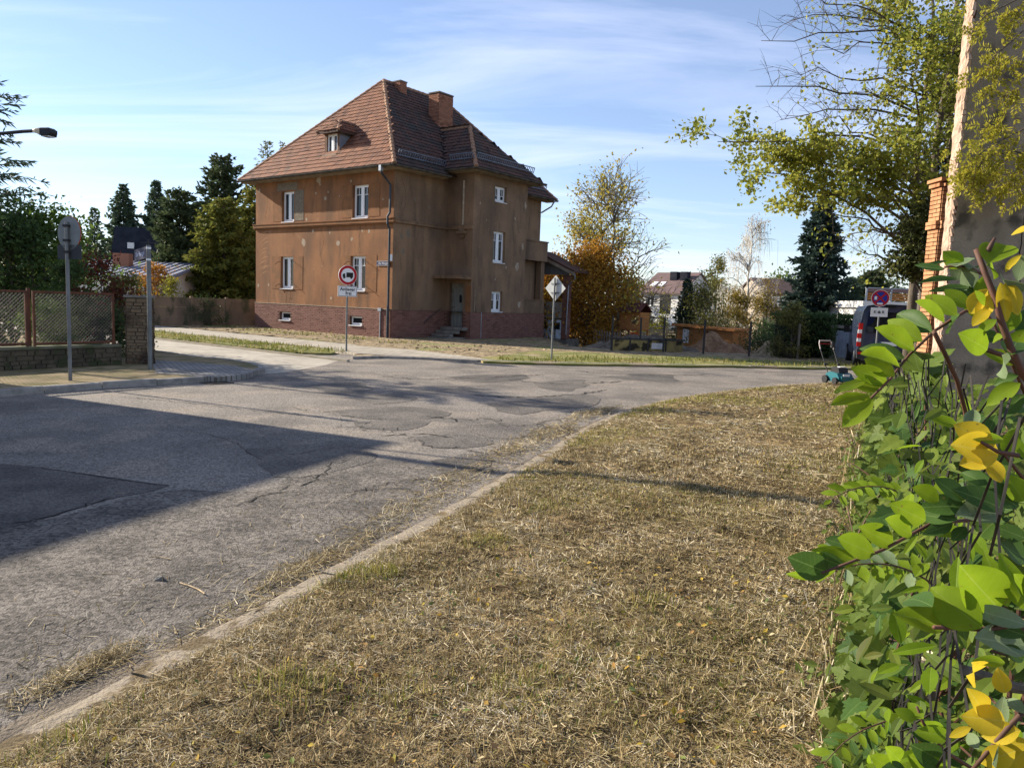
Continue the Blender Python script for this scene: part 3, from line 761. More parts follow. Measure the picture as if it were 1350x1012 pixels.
def window(o, u, n, w, h, parent, kind='two', depth=.14, curtain=True, frame=.06, name='window'):
    """casement: frame > sash bars, pane, sill; o = lower left corner on the wall face"""
    o = np.asarray(o, float); u = np.asarray(u, float); n = np.asarray(n, float); z = np.array([0, 0, 1.])
    b = o - n * depth
    def bar(mb, a0, a1, c0, c1, t=.06, off=0.):
        p = b + u * a0 + z * c0 + n * off
        mb.add([p, p + u * (a1 - a0), p + u * (a1 - a0) - n * t, p - n * t] + [q + z * (c1 - c0) for q in (p, p + u * (a1 - a0), p + u * (a1 - a0) - n * t, p - n * t)], BOXF)
    m = MB(); f = frame
    bar(m, 0, f, 0, h); bar(m, w - f, w, 0, h); bar(m, f, w - f, h - f, h); bar(m, f, w - f, 0, f)
    W = m.build(name, m_white, parent)
    s = MB()
    if kind == 'two':
        bar(s, w / 2 - .06, w / 2 + .06, f, h - f, .05, .012)
        for a in (f, w / 2 + .06): 
            wd = w / 2 - .06 - f
            bar(s, a, a + .04, f, h - f, .04, .006); bar(s, a + wd - .04, a + wd, f, h - f, .04, .006)
            bar(s, a + .04, a + wd - .04, f, f + .05, .04, .006); bar(s, a + .04, a + wd - .04, h - f - .05, h - f, .04, .006)
    if kind == 'three': pass
    if kind == 'small': bar(s, f, w - f, f, f + .03, .04, .006)
    s.build('sash', m_white, W)
    if kind == 'two' and curtain == 'bars':
        t = MB(); bar(t, f + .04, w - f - .04, h - f - .38, h - f - .355, .02, .004); bar(t, w * .25, w * .25 + .02, h - f - .36, h - f - .05, .02, .002); bar(t, w * .75, w * .75 + .02, h - f - .36, h - f - .05, .02, .002)
        t.build('glazing_bar', m_white, W)
    g = MB(); p = b + u * f + z * f - n * .035
    g.poly([p, p + u * (w - 2 * f), p + u * (w - 2 * f) + z * (h - 2 * f), p + z * (h - 2 * f)]).build('pane', m_glass, W)
    if kind != 'small':
        sl = MB(); p = o - n * depth; 
        sl.add([p - z * .03, p + u * w - z * .03, p + u * w + n * (depth + .05) - z * .045, p + n * (depth + .05) - z * .045, p, p + u * w, p + u * w + n * (depth + .05) - z * .015, p + n * (depth + .05) - z * .015], BOXF)
        sl.build('sill', m_white, W)
    return W

eX, eY, eZ = np.array([1., 0, 0]), np.array([0, 1., 0]), np.array([0, 0, 1.])
# --- street front (A): plane y = 0
winA = [(-8.0, -6.98, 2.1, 3.66, 0), (-2.76, -1.74, 2.1, 3.66, 'bars'), (-7.92, -6.94, 5.36, 6.82, 0), (-2.68, -1.62, 5.36, 6.82, 'bars')]
A = MB(); holed(A, (-LA, 0, 0), eX, LA, ZP, ZW, -eY, [(a + LA, b + LA, c, d) for a, b, c, d, _ in winA], .2)
A.build('wall', m_plA, H, label='sunlit orange brown street front')
for a, b, c, d, k in winA: window((a, 0, c), eX, -eY, b - a, d - c, H, 'two', .14, k)
# --- side wall (B): plane x = 0, up to the stair wing, the wing itself, and the rest
B = MB()
holed(B, (0, 0, 0), eY, B1, ZP, ZW, eX, [], .2)
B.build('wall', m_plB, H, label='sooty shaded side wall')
B = MB()
holed(B, (0, B1 + WW, 0), eY, DP - B1 - WW, ZP, ZW, eX, [(.35, 1.5, 5.0, 7.0)], .25)
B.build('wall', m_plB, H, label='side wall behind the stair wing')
Wg = MB()
holed(Wg, (0, B1, 0), eX, PR, ZP, ZWW, -eY, [(.24, 1.12, ZP, 2.62)], .28)
wB = [(1.52, 2.40, 6.55, 7.26), (1.52, 2.42, 3.70, 5.16), (1.52, 2.36, 1.36, 2.32)]
holed(Wg, (PR, B1, 0), eY, WW, ZP, ZWW, eX, wB, .2)
holed(Wg, (PR, B1 + WW, 0), -eX, PR, ZP, ZWW, eY, [], .2)
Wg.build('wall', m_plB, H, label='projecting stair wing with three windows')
for a, b, c, d in wB: window((PR, B1 + a, c), eY, eX, b - a, d - c, H, 'two', .14, 'bars')
O = MB()
holed(O, (-LA, DP, 0), -eY, DP, ZP, ZW, -eX, [], .2); holed(O, (0, DP, 0), -eX, LA, ZP, ZW, eY, [], .2)
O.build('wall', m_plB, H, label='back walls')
# --- brick plinth
P_ = MB(); t = .03
holed(P_, (-LA - t, -t, 0), eX, LA + 2 * t, -1.0, ZP, -eY, [(-8.0 + LA + t, -7.15 + LA + t, .52, .92), (-2.72 + LA + t, -1.88 + LA + t, .52, .92)], .22)
holed(P_, (t, -t, 0), eY, B1 + t - .002, -1.0, ZP, eX, [], .2)
holed(P_, (0, B1 - t, 0), eX, PR + t, -1.0, ZP, -eY, [(.24, 1.12, .58, ZP)], .3)
holed(P_, (PR + t, B1 - t, 0), eY, WW + 2 * t, -1.0, ZP, eX, [], .2)
holed(P_, (t, B1 + WW, 0), eY, DP - B1 - WW + t, -1.0, ZP, eX, [], .2)
holed(P_, (-LA - t, DP, 0), -eY, DP + t, -1.0, ZP, -eX, [], .2)
P_.poly([(-LA - t, -t, ZP), (0 + t, -t, ZP), (0 + t, 0.01, ZP), (-LA - t, 0.01, ZP)]); P_.poly([(0, -t, ZP + .001), (t, -t, ZP + .001), (t, B1, ZP + .001), (0, B1, ZP + .001)])
P_.poly([(PR, B1 - t, ZP + .001), (PR + t, B1 - t, ZP + .001), (PR + t, B1 + WW + t, ZP + .001), (PR, B1 + WW + t, ZP + .001)])
P_.poly([(0, B1 - t, ZP + .002), (PR, B1 - t, ZP + .002), (PR, B1, ZP + .002), (0, B1, ZP + .002)])
plinth = P_.build('plinth', m_mort, H)
def bricks(mb, o, u, n, ulen, z0, z1, holes=(), bw=.25, bh=.068, jt=.012, proud=.009, rr=None):
    rr = rr or rnd; o = np.asarray(o, float); row = 0; z = z0
    while z + bh <= z1 + .01:
        a = -(bw + jt) / 2 if row % 2 else 0
        while a < ulen:
            s, e = max(a, 0), min(a + bw, ulen)
            if e - s > .05 and not any(s < h[1] and e > h[0] and z < h[3] and z + bh > h[2] for h in holes):
                pd = proud + rr.uniform(-.004, .005)
                p = o + u * s + eZ * z
                v = [p, p + u * (e - s), p + u * (e - s) + n * pd, p + n * pd]
                mb.add(v + [q + eZ * bh for q in v], BOXF if np.dot(np.cross(u, n), eZ) > 0 else BOXF[:, ::-1])
            a += bw + jt
        z += bh + jt; row += 1
bk = MB()
bricks(bk, (-LA - t, -t, 0), eX, -eY, LA + 2 * t, .0, ZP - .02, [(-8.0 + LA + t, -7.15 + LA + t, .5, .94), (-2.72 + LA + t, -1.88 + LA + t, .5, .94)])
bricks(bk, (t, -t, 0), eY, eX, B1 + t - .03, .0, ZP - .02)
bricks(bk, (t, B1 - t, 0), eX, -eY, PR - t, .0, ZP - .02, [(.2, 1.1, .5, 2)])
bricks(bk, (PR + t, B1 - t, 0), eY, eX, WW + 2 * t, .0, ZP - .02)
bk.build('brickwork', m_brick, plinth, kind='stuff')
for a in (-8.0, -2.72):
    wi = window((a, -t, .52), eX, -eY, .85 if a < -5 else .84, .40, H, 'small', .12, False, .07, 'basement_window')
    MB().b2((a - .02, -t - .07, .485), (a + .87, -t + .1, .515)).build('sill', m_white, wi)
# --- string course, plinth coping, lintels
cn = MB()
cn.b2((-LA - .07, -.09, 5.04), (.09, 0.0, 5.10)).b2((-LA - .07, -.13, 5.10), (.13, 0.0, 5.24)).b2((-LA - .09, -.16, 5.24), (.16, 0.0, 5.275))
cn.build('string_course', m_mark, H)
cn = MB()
cn.b2((0.0, 0.002, 5.10), (.10, B1, 5.22)).b2((0.0, .002, 5.22), (.13, B1, 5.25)).b2((.132, B1 - .10, 5.10), (PR - .002, B1, 5.22)).b2((.132, B1 - .13, 5.22), (PR - .002, B1, 5.25))
cn.build('string_course', m_plB, H)
cp = MB(); cp.b2((-LA - .05, -.055, ZP + .003), (.05, -.0, ZP + .035)).build('coping', m_bare, H)
wc = MB()
for (a, z) in ((-8.3, 6.86), ): wc.b2((a, -.006, z), (a + 1.6, 0, z + .38))
wc.build('grey_patch', m_grey, H)
for a, b, c, d, _ in winA:
    for s in (0, 1):
        x0 = (a - .72, a - .06) if s == 0 else (b + .06, b + .74)
        MB().b2((x0[0], -.012, c - (.05 if c < 4 else -.02)), (x0[1], 0, d + .02)).build('shutter_mark', m_grey if (c > 4 and s == 1 and a < -5) else m_mark, H)
        if c < 4:
            for zz in (c + .2, d - .25):
                sx = x0[1] if s == 0 else x0[0]
                e = MB(); e.tube([(sx, -.01, zz), (sx + (.05 if s else -.05), -.10, zz - .02), (sx + (.26 if s else -.22), -.13, zz - .14)], .014, 5); e.build('shutter_hook', m_steel, H)
    fr = MB(); fr.b2((a - .055, -.010, c), (a, 0, d + .05)).b2((b, -.010, c), (b + .055, 0, d + .05)).b2((a, -.010, d), (b, 0, d + .05))
    fr.build('window_surround', m_plA, H)
# bare spots where the plaster has flaked off
sp = [(-6.2, 4.35, .28), (-4.25, 4.75, .10), (-5.5, 4.85, .13), (-3.65, 4.25, .24), (-2.68, 4.42, .14), (-2.0, 4.78, .09), (-1.55, 4.75, .13), (-3.1, 6.2, .12), (-4.6, 6.35, .17), (-4.4, 6.62, .07), (-5.3, 6.62, .10), (-6.0, 5.42, .13), (-3.6, 6.4, .07), (-5.0, 7.0, .11), (-8.9, 4.9, .08), (-9.0, 2.25, .10), (-2.8, 7.02, .10), (-.7, 6.1, .09), (-4.8, 3.2, .05), (-6.4, 6.1, .22), (-5.1, 7.25, .30), (-9.8, 7.0, .14), (-9.9, 2.2, .13), (-4.1, 1.7, .12), (-6.5, 3.25, .13)]
for x, z, s in sp:
    n = 9; pts = [(x + s * .62 * rnd.uniform(.6, 1.15) * math.cos(q * 2 * math.pi / n), z + s * .75 * rnd.uniform(.6, 1.15) * math.sin(q * 2 * math.pi / n)) for q in range(n)]
    MB().prism(pts, (0, .002, 0), eX, eZ, -eY, .0035).build('bare_spot', m_bare, H)
for y, z, s in [(.5, 4.5, .2), (.9, 4.7, .25), (.6, 3.9, .18), (1.3, 6.2, .1), (2.2, 6.0, .12)]:
    n = 9; pts = [(y + s * .6 * rnd.uniform(.5, 1.2) * math.cos(q * 2 * math.pi / n), z + s * .9 * rnd.uniform(.5, 1.2) * math.sin(q * 2 * math.pi / n)) for q in range(n)]
    MB().prism(pts, (.001, 0, 0), eY, eZ, eX, .004).build('bare_spot', m_grey, H)
for y, z, s in [(3.9, 6.3, .09), (4.4, 5.6, .06), (7.3, 4.6, .25), (6.9, 3.6, .3), (6.0, 3.5, .12), (7.2, 1.7, .3), (6.6, 5.9, .1), (5.2, 2.9, .1), (7.4, 6.6, .22)]:
    n = 9; y += 0; pts = [(y - B1 + B1 + s * .5 * rnd.uniform(.5, 1.2) * math.cos(q * 2 * math.pi / n), z + s * .8 * rnd.uniform(.5, 1.2) * math.sin(q * 2 * math.pi / n)) for q in range(n)]
    MB().prism(pts, (PR + .001, 0, 0), eY, eZ, eX, .004).build('bare_spot', m_bare, H)
# lighter repair round the entrance, cracks in the plaster
m_rep = plaster('repaired_plaster', (.25, .165, .105), (.205, .135, .085), (.10, .07, .05), (.31, .23, .155), .75)
MB().prism([(1.75, 1.36), (1.62, 1.9), (1.85, 2.6), (2.25, 3.2), (2.75, 3.55), (3.44, 3.7), (3.44, 2.96), (2.58, 2.94), (2.5, 1.36)], (.001, 0, 0), eY, eZ, eX, .003).build('repaired_patch', m_rep, H)
MB().prism([(.02, 2.96), (PR - .02, 2.96), (PR - .02, 3.35), (.9, 3.5), (.02, 3.66)], (0, B1 - .001, 0), eX, eZ, -eY, .003).build('repaired_patch', m_rep, H)
rq = np.random.default_rng(44)
def wcrack(pts, plane):
    L = smooth_line(pts, .07); L = L + rq.normal(0, .016, L.shape); w = .016 * rq.uniform(.2, 1, len(L))
    P = [(a, -.003, b) for a, b in L] if plane == 'A' else [(.003, a, b) for a, b in L] if plane == 'B' else [(PR + .003, a, b) for a, b in L]
    d = eX if plane == 'A' else eY
    MB().quads([[np.array(P[k]), np.array(P[k]) + d * w[k], np.array(P[k + 1]) + d * w[k + 1], np.array(P[k + 1])] for k in range(len(P) - 1)]).build('crack', m_dark, H)
for q, pl_ in [([(-2.2, 2.06), (-2.15, 1.8), (-2.3, 1.36)], 'A'), ([(-7.3, 2.06), (-7.2, 1.7), (-7.35, 1.4)], 'A'), ([(-4.9, 5.0), (-4.7, 4.3), (-4.9, 3.7), (-4.6, 3.2)], 'A'), ([(-2.1, 5.0), (-2.2, 4.4), (-2.1, 3.75)], 'A'), ([(-9.3, 7.2), (-9.1, 6.4), (-9.3, 5.6)], 'A'),
              ([(.4, 7.1), (.7, 6.3), (.5, 5.4)], 'B'), ([(1.6, 5.0), (1.4, 4.2), (1.7, 3.3)], 'B'), ([(2.8, 7.3), (2.6, 6.5)], 'B'), ([(B1 + 2.9, 5.6), (B1 + 3.1, 4.6), (B1 + 2.8, 3.4)], 'W'), ([(B1 + .9, 3.3), (B1 + .7, 2.5), (B1 + .8, 1.5)], 'W'), ([(B1 + 3.6, 7.4), (B1 + 3.8, 6.2), (B1 + 3.5, 5.2)], 'W')]: wcrack(q, pl_)
for a, b, c, d, _ in winA:      # rain runs below the sills
    for k in range(4):
        x = a + rnd.uniform(.02, b - a - .02); l_ = rnd.uniform(.25, .7); w_ = rnd.uniform(.03, .09)
        MB().prism([(x, c - .05), (x + w_, c - .05), (x + w_ * .7, c - .05 - l_ * .7), (x + w_ * .4, c - .05 - l_)], (0, -.001, 0), eX, eZ, -eY, .002).build('rain_stain', m_mark, H)
# sweeping brush strokes near the left corner
for k in range(11):
    z0 = 2.55 + k * .21; x0 = -9.9 + rnd.uniform(-.05, .1); w = rnd.uniform(.7, 1.1); b = MB()
    T = np.linspace(0, 1, 9); hh = rnd.uniform(.25, .42); th = rnd.uniform(.03, .06)
    X_ = x0 + w * T; Z_ = z0 + hh * np.sin(T * 2.2)
    q = [[(X_[i], -.003, Z_[i] - th * (1 - abs(2 * T[i] - 1))), (X_[i + 1], -.003, Z_[i + 1] - th * (1 - abs(2 * T[i + 1] - 1))), (X_[i + 1], -.003, Z_[i + 1]), (X_[i], -.003, Z_[i])] for i in range(8)]
    b.quads(q).build('brush_stroke', mat('pale_wash%d' % k, (.40, .215, .10), (.33, .16, .07), ns=9) if k == 0 else bpy.data.materials['pale_wash0'], H)

# --- entrance: canopy, door, steps
ent = MB(); ent.b2((.0, B1 - .9, 2.80), (PR + .12, B1, 2.92)).b2((-.0, B1 - .9, 2.92), (PR + .16, B1 + .0, 2.95))
ent.build('canopy', m_plB, H)
dr = MB(); dr.b2((.30, B1 + .22, .58), (1.06, B1 + .27, 2.42)); door = dr.build('door', m_door, H)
MB().b2((.24, B1 + .20, .58), (.30, B1 + .28, 2.62)).b2((1.06, B1 + .20, .58), (1.12, B1 + .28, 2.62)).b2((.30, B1 + .20, 2.42), (1.06, B1 + .28, 2.62)).build('door_frame', m_conc, H)
MB().b2((.72, B1 + .205, 1.72), (.86, B1 + .218, 2.08)).build('door_light', m_glass, door)
for zz in (.75, 1.25): MB().b2((.38, B1 + .205, zz), (.98, B1 + .219, zz + .38)).build('door_panel', m_door, door)
MB().tube([(.36, B1 + .2, 1.5), (.36, B1 + .16, 1.5), (.48, B1 + .16, 1.5)], .012, 5).build('handle', m_steel, door)
for k in range(4):
    z0 = .58 - k * .15; MB().b2((.16 - .0 * k, B1 - .45 - .3 * (k), z0 - .14), (1.5 - .12 * k, B1 - .03 if k == 0 else B1 - .17 - .3 * k + .003, z0 - .004 * k)).build('step', m_conc, H)
MB().b2((.16, B1 - 1.3, -.05), (1.4, B1 - .04, .12)).build('step', m_conc, H)
MB().tube([(.10, B1 - .4, 1.4), (.10, B1 - 1.2, .95), (.10, B1 - 1.5, .70)], .018, 6).build('handrail', m_steel, H)
dp_ = MB(); dp_.b2((PR - .3, B1 - .02, 1.25), (PR + .01, B1 + .0, 2.5)).build('grey_patch', m_mark, H)

# --- balcony and veranda behind the wing
by0, by1 = B1 + WW + .05, 10.0
bl = MB(); bl.b2((.0, by0, 4.02), (1.25, by1, 4.16)).b2((1.13, by0, 4.16), (1.25, by1, 5.0)).b2((.0, by0, 4.16), (1.13, by0 + .12, 5.0)).b2((.0, by1 - .12, 4.16), (1.13, by1, 5.0)).b2((-.0, by0 - .03, 5.0), (1.29, by1 + .04, 5.06))
bl.build('balcony', m_plB, H)
vr = MB(); vr.b2((.0, by0, ZP), (.7, by1 - .1, 4.02)).b2((.7, by0, ZP), (1.15, by1, 1.95)).b2((.7, by0 - .03, 1.95), (1.19, by1 + .03, 2.0)).b2((.8, by1 - .35, 2.0), (1.12, by1 - .05, 4.02))
vr.build('veranda', m_plB, H)
MB().b2((t, by0, -1.0), (1.2, by1, ZP)).build('veranda_plinth', m_mort, H)
bk = MB(); bricks(bk, (1.2, by0, 0), eY, eX, by1 - by0, 0, ZP - .02); bricks(bk, (t, by0, 0), eX, -eY, 1.16, 0, ZP - .02)
bk.build('brickwork', m_brick, H, kind='stuff')

# --- roof
RS, RE, RX, RZ = 3.96, 8.46, -5.05, 12.67               # ridge from y RS to RE
OV = .58; ze = ZW
XL, XR, Y0, Y1 = -LA - OV, OV, -OV, DP + OV
roofb = MB()
c00, c10, c11, c01 = (XL, Y0, ze), (XR, Y0, ze), (XR, Y1, ze), (XL, Y1, ze)
ra, rb = (RX, RS, RZ), (RX, RE, RZ)
roofb.poly([c00, c10, ra]).poly([c10, c11, rb, ra]).poly([c11, c01, rb]).poly([c01, c00, ra, rb])
wx0, wx1, wy0, wy1, wyr, wzr = 0.0, PR + OV - .02, B1 - OV, B1 + WW + OV, B1 + WW / 2, 10.24
wrx = -.55
wi0 = (-3.2, wyr, wzr)
roofb.poly([(-.6, wy0, ZWW), (wx1, wy0, ZWW), (wrx, wyr, wzr), wi0]).poly([(wx1, wy0, ZWW), (wx1, wy1, ZWW), (wrx, wyr, wzr)]).poly([(wx1, wy1, ZWW), (-.6, wy1, ZWW), wi0, (wrx, wyr, wzr)])
roof = roofb.build('roof', mat('roof_underlay', (.05, .035, .03), rough=1), H)
def in_poly(P, poly):
    x, y = P[:, 0], P[:, 1]; c = np.zeros(len(P), bool); n = len(poly)
    for i in range(n):
        x1, y1 = poly[i]; x2, y2 = poly[(i + 1) % n]
        k = ((y1 > y) != (y2 > y)) & (x < (x2 - x1) * (y - y1) / (y2 - y1 + 1e-12) + x1); c ^= k
    return c
def tiles(name, o, u, v, poly, m, parent, cut=None, tw=.235, th=.285, seed=1):
    """overlapping tiles on the plane o + a*u + b*v (v up the slope), inside a 2-D outline; cut(points) keeps or drops"""
    o, u, v = (np.asarray(q, float) for q in (o, u, v)); u /= np.linalg.norm(u); v /= np.linalg.norm(v)
    n = np.cross(u, v); n *= np.sign(n[2])
    poly = np.asarray(poly, float); r_ = np.random.default_rng(seed); C = []
    for row in range(int(poly[:, 1].max() / th) + 1):
        off = tw / 2 if row % 2 else 0
        cols = np.arange(poly[:, 0].min() - tw, poly[:, 0].max() + tw, tw) + off
        C.append(np.stack([cols, np.full(len(cols), row * th)], -1))
    C = np.concatenate(C); k = in_poly(C + [0, th * .5], poly)
    C = C[k]; P = o + C[:, :1] * u + C[:, 1:] * v
    if cut is not None: k = cut(P); P = P[k]
    N = len(P); jit = r_.normal(0, .006, N); P = P + u * jit[:, None] + v * (r_.normal(0, .004, N) + (r_.uniform(0, 1, N) < .02) * r_.normal(0, .03, N))[:, None]; hw = tw * .485
    lift = .060 + np.abs(r_.normal(0, .005, N)); L = th + .10
    def q(a, b, h): return P + u * (a if np.isscalar(a) else a[:, None]) + v * b + n * (h if np.isscalar(h) else h[:, None])
    lo = jit * .8
    vv = [q(-hw, 0 - .01, lift - .022), q(hw, -.01, lift - .022), q(hw, L, .010), q(-hw, L, .010), q(-hw, -.01, lift), q(0 * hw, -.01 - .012, lift + .016), q(hw, -.01, lift), q(hw, L, .028), q(0 * hw, L, .036), q(-hw, L, .028)]
    V = np.stack(vv, 1).reshape(-1, 3); b = np.arange(N)[:, None] * 10
    mb = MB()
    mb.add(V, b + np.array([4, 5, 8, 9]), b + np.array([5, 6, 7, 8]), b + np.array([0, 1, 6, 5, 4]), b + np.array([0, 4, 9, 3]), b + np.array([1, 2, 7, 6]))
    return mb.build(name, m, parent, kind='stuff')
def dn(a, b): return float(np.linalg.norm(np.asarray(a) - np.asarray(b)))
mA = np.array([0, RS - Y0, RZ - ze]); lA = np.linalg.norm(mA)
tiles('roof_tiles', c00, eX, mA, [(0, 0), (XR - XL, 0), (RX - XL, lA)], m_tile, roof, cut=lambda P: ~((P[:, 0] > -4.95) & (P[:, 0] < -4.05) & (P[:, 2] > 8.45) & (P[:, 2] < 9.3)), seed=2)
mB = np.array([RX - XR, 0, RZ - ze]); lB = np.linalg.norm(mB)
def cutB(P):
    inw = (np.abs(P[:, 1] - wyr) < (wy1 - wy0) / 2) & (P[:, 2] < wzr - np.abs(P[:, 1] - wyr) * (wzr - ZWW) / ((wy1 - wy0) / 2) - .02)
    return ~inw
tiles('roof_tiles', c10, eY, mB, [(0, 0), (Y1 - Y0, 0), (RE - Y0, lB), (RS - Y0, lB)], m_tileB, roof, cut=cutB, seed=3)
hw = (wy1 - wy0) / 2; ms = np.array([0, hw, wzr - ZWW]); ls = np.linalg.norm(ms)
def above(P): return P[:, 2] > np.minimum(ze + (XR - P[:, 0]) * (RZ - ze) / (XR - RX), 99) - .0
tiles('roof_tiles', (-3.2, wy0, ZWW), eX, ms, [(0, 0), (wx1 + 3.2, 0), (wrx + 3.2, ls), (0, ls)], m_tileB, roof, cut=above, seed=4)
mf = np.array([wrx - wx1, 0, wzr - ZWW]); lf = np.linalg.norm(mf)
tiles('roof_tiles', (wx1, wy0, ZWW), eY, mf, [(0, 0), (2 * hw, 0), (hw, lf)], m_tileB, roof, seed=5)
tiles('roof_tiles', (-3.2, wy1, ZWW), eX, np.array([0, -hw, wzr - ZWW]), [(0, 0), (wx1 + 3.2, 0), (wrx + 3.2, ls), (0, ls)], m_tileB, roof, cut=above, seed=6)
# hip and ridge tiles, one by one
def hips(p, q, parent=roof, ln=.34, r0=.10, m=m_ridge):
    p = np.asarray(p, float); q = np.asarray(q, float); L = np.linalg.norm(q - p); d = (q - p) / L; n = max(1, int(L / ln)); ln_ = L / n
    s = np.cross(d, eZ); s /= np.linalg.norm(s); w = np.cross(s, d)
    for i in range(n):
        a = p + d * ln_ * i - d * .03; b = p + d * ln_ * (i + 1) + d * .02
        a0, b0 = r0 * 1.15, r0 * .92; V = []
        for o_, r_ in ((a, a0), (b, b0)):
            for k in range(6):
                an = math.pi * (k / 5 * 1.2 - .1); V.append(o_ + s * r_ * math.cos(an) + w * (r_ * math.sin(an) + .01))
        mb = MB(); mb.add(V, [[k, k + 1, k + 7, k + 6] for k in range(5)], [0, 6, 11, 5], np.arange(6)[::-1], np.arange(6, 12))
        mb.build('hip_tile', m, parent)
hips(c10, ra); hips(c00, ra); hips(ra, rb); hips(c11, rb)
hips((wx1, wy0, ZWW), (wrx, wyr, wzr)); hips((wrx, wyr, wzr), (-2.45, wyr, wzr))
# valley sheet
vb = MB(); va = np.array([-.02, wy0 + .05, ZWW + .05])
vp = np.array([-2.4, wyr - .05, wzr - .05]); d = (vp - va)
vb.add([va + [-.12, -.10, .0], va + [.10, .03, .06], vp + [.02, .05, .06], vp + [-.18, -.06, .02]], [0, 1, 2, 3]).build('valley_flashing', m_zinc, roof)
# soffit, gutters, downpipes
sf = MB()
sf.b2((XL + .05, Y0 + .05, ze - .12), (XR - .05, 0.0, ze - .06)).b2((0.0, .0, ze - .12), (XR - .05, B1 - OV, ze - .06)).b2((0.0, B1 + WW + OV, ze - .12), (XR - .05, Y1 - .05, ze - .06)).b2((XL + .05, 0, ze - .12), (-LA, Y1 - .05, ze - .06))
sf.b2((0.0, wy0 + .05, ZWW - .12), (wx1 - .05, B1, ZWW - .06)).b2((PR, B1, ZWW - .12), (wx1 - .05, wy1 - .05, ZWW - .06)).b2((.0, B1 + WW, ZWW - .121), (PR, wy1 - .05, ZWW - .061))
sf.build('soffit', m_soff, H)
def gutter(p, q):
    p = np.asarray(p, float); q = np.asarray(q, float); L = np.linalg.norm(q - p); d = (q - p) / L; s = np.cross(d, eZ)
    V = []; K = 7
    for o_ in (p, q):
        for rr_ in (.085, .075):
            for k in range(K):
                an = math.pi + math.pi * k / (K - 1); V.append(o_ + s * rr_ * math.cos(an) + eZ * rr_ * math.sin(an))
    f = []
    for k in range(K - 1): f += [[k, k + 1, 2 * K + k + 1, 2 * K + k], [K + k, 3 * K + k, 3 * K + k + 1, K + k + 1]]
    f += [[0, 2 * K, 3 * K, K], [K - 1, 2 * K - 1, 4 * K - 1, 3 * K - 1]]
    mb = MB(); mb.add(V, f)
    for i in range(int(L / .8) + 1):
        c = p + d * min(L - .02, i * .8 + .05)
        mb.tube([c + s * .095 * math.cos(a) + eZ * .095 * math.sin(a) for a in np.linspace(math.pi, 2 * math.pi, 5)], .010, 4)
    mb.build('gutter', m_gut, H)
gz = ze - .02
gutter((XL - .06, Y0 - .09, gz), (XR + .09, Y0 - .09, gz)); gutter((XR + .09, Y0 - .06, gz), (XR + .09, wy0, gz)); gutter((XR + .09, wy1 + .02, gz), (XR + .09, Y1, gz))
gutter((.25, wy0 - .09, ZWW - .02), (wx1 + .06, wy0 - .09, ZWW - .02)); gutter((wx1 + .09, wy0 - .06, ZWW - .02), (wx1 + .09, wy1 + .06, ZWW - .02))
MB().tube([(-.12, Y0 - .09, gz - .07), (-.12, Y0 - .09, gz - .3), (-.12, -.11, gz - .75), (-.12, -.11, 5.5), (-.12, -.24, 5.32), (-.12, -.24, 5.0), (-.12, -.11, 4.8), (-.12, -.11, 1.4)], .052, 8).tube([(-.12, -.12, 1.45), (-.12, -.12, .02)], .065, 8).build('downpipe', m_dpipe, H)
MB().b2((-.19, Y0 - .17, gz - .26), (-.05, Y0 - .02, gz - .02)).build('rainwater_head', m_zinc, H)
MB().tube([(.95, by1 + .9, gz - .1), (.75, by1 + .9, gz - .4), (.1, by1 + .9, gz - .7)], .04, 6).build('downpipe', m_zinc, H)
MB().tube([(-.66, -.06, .02), (-.66, -.06, 1.22)], .03, 6).b2((-.76, -.13, 1.22), (-.56, -.0, 1.36)).build('standpipe', m_zinc, H)
MB().b2((-.17, -.10, 3.42), (-.02, -.0, 3.70)).build('wall_box', m_white, H)
MB().tube([(PR + .04, B1 + .75, .1), (PR + .04, B1 + .75, 1.32)], .02, 5).build('conduit', m_zinc, H)
MB().tube([(PR + .03, B1 + .25, 1.35), (PR + .03, B1 + .25, 2.35)], .015, 5).build('conduit', m_bare, H)
# stained pipe run and its collar in the recess
MB().tube([(1.0, B1 - .03, 7.3), (1.0, B1 - .03, 5.3)], .05, 6).build('old_pipe', m_bare, H)
MB().b2((.75, B1 - .2, 4.88), (1.25, B1 - .002, 5.0)).b2((.85, B1 - .14, 5.0), (1.15, B1 - .002, 5.098)).b2((.9, B1 - .12, 4.7), (1.1, B1 - .002, 4.88)).build('pipe_collar', m_plB, H)
# snow guards
def guard(p, q, n):
    p = np.asarray(p, float); q = np.asarray(q, float); L = np.linalg.norm(q - p); n = np.asarray(n, float)
    mb = MB()
    for h in (.08, .30): mb.beam(p + n * h, q + n * h, .035, .035)
    k = int(L / .14)
    for i in range(k + 1): c = p + (q - p) * i / k; mb.beam(c + n * .0, c + n * .30, .028, .028, up=(q - p))
    mb.build('snow_guard', m_guard, roof)
gn = np.array([.35, 0, .93]); gs = np.array([0, -.35, .93])
guard((XR - .42, .0, ze + .42), (XR - .42, wy0 + .1, ze + .42), gn)
guard((.3, wy0 + .38, ZWW + .42), (wx1 - .45, wy0 + .38, ZWW + .42), gs)
guard((wx1 - .42, wy0 + .5, ZWW + .44), (wx1 - .42, wy1 - .4, ZWW + .44), gn)
guard((XR - .42, wy1 + .3, ze + .42), (XR - .42, Y1 - .5, ze + .42), gn)
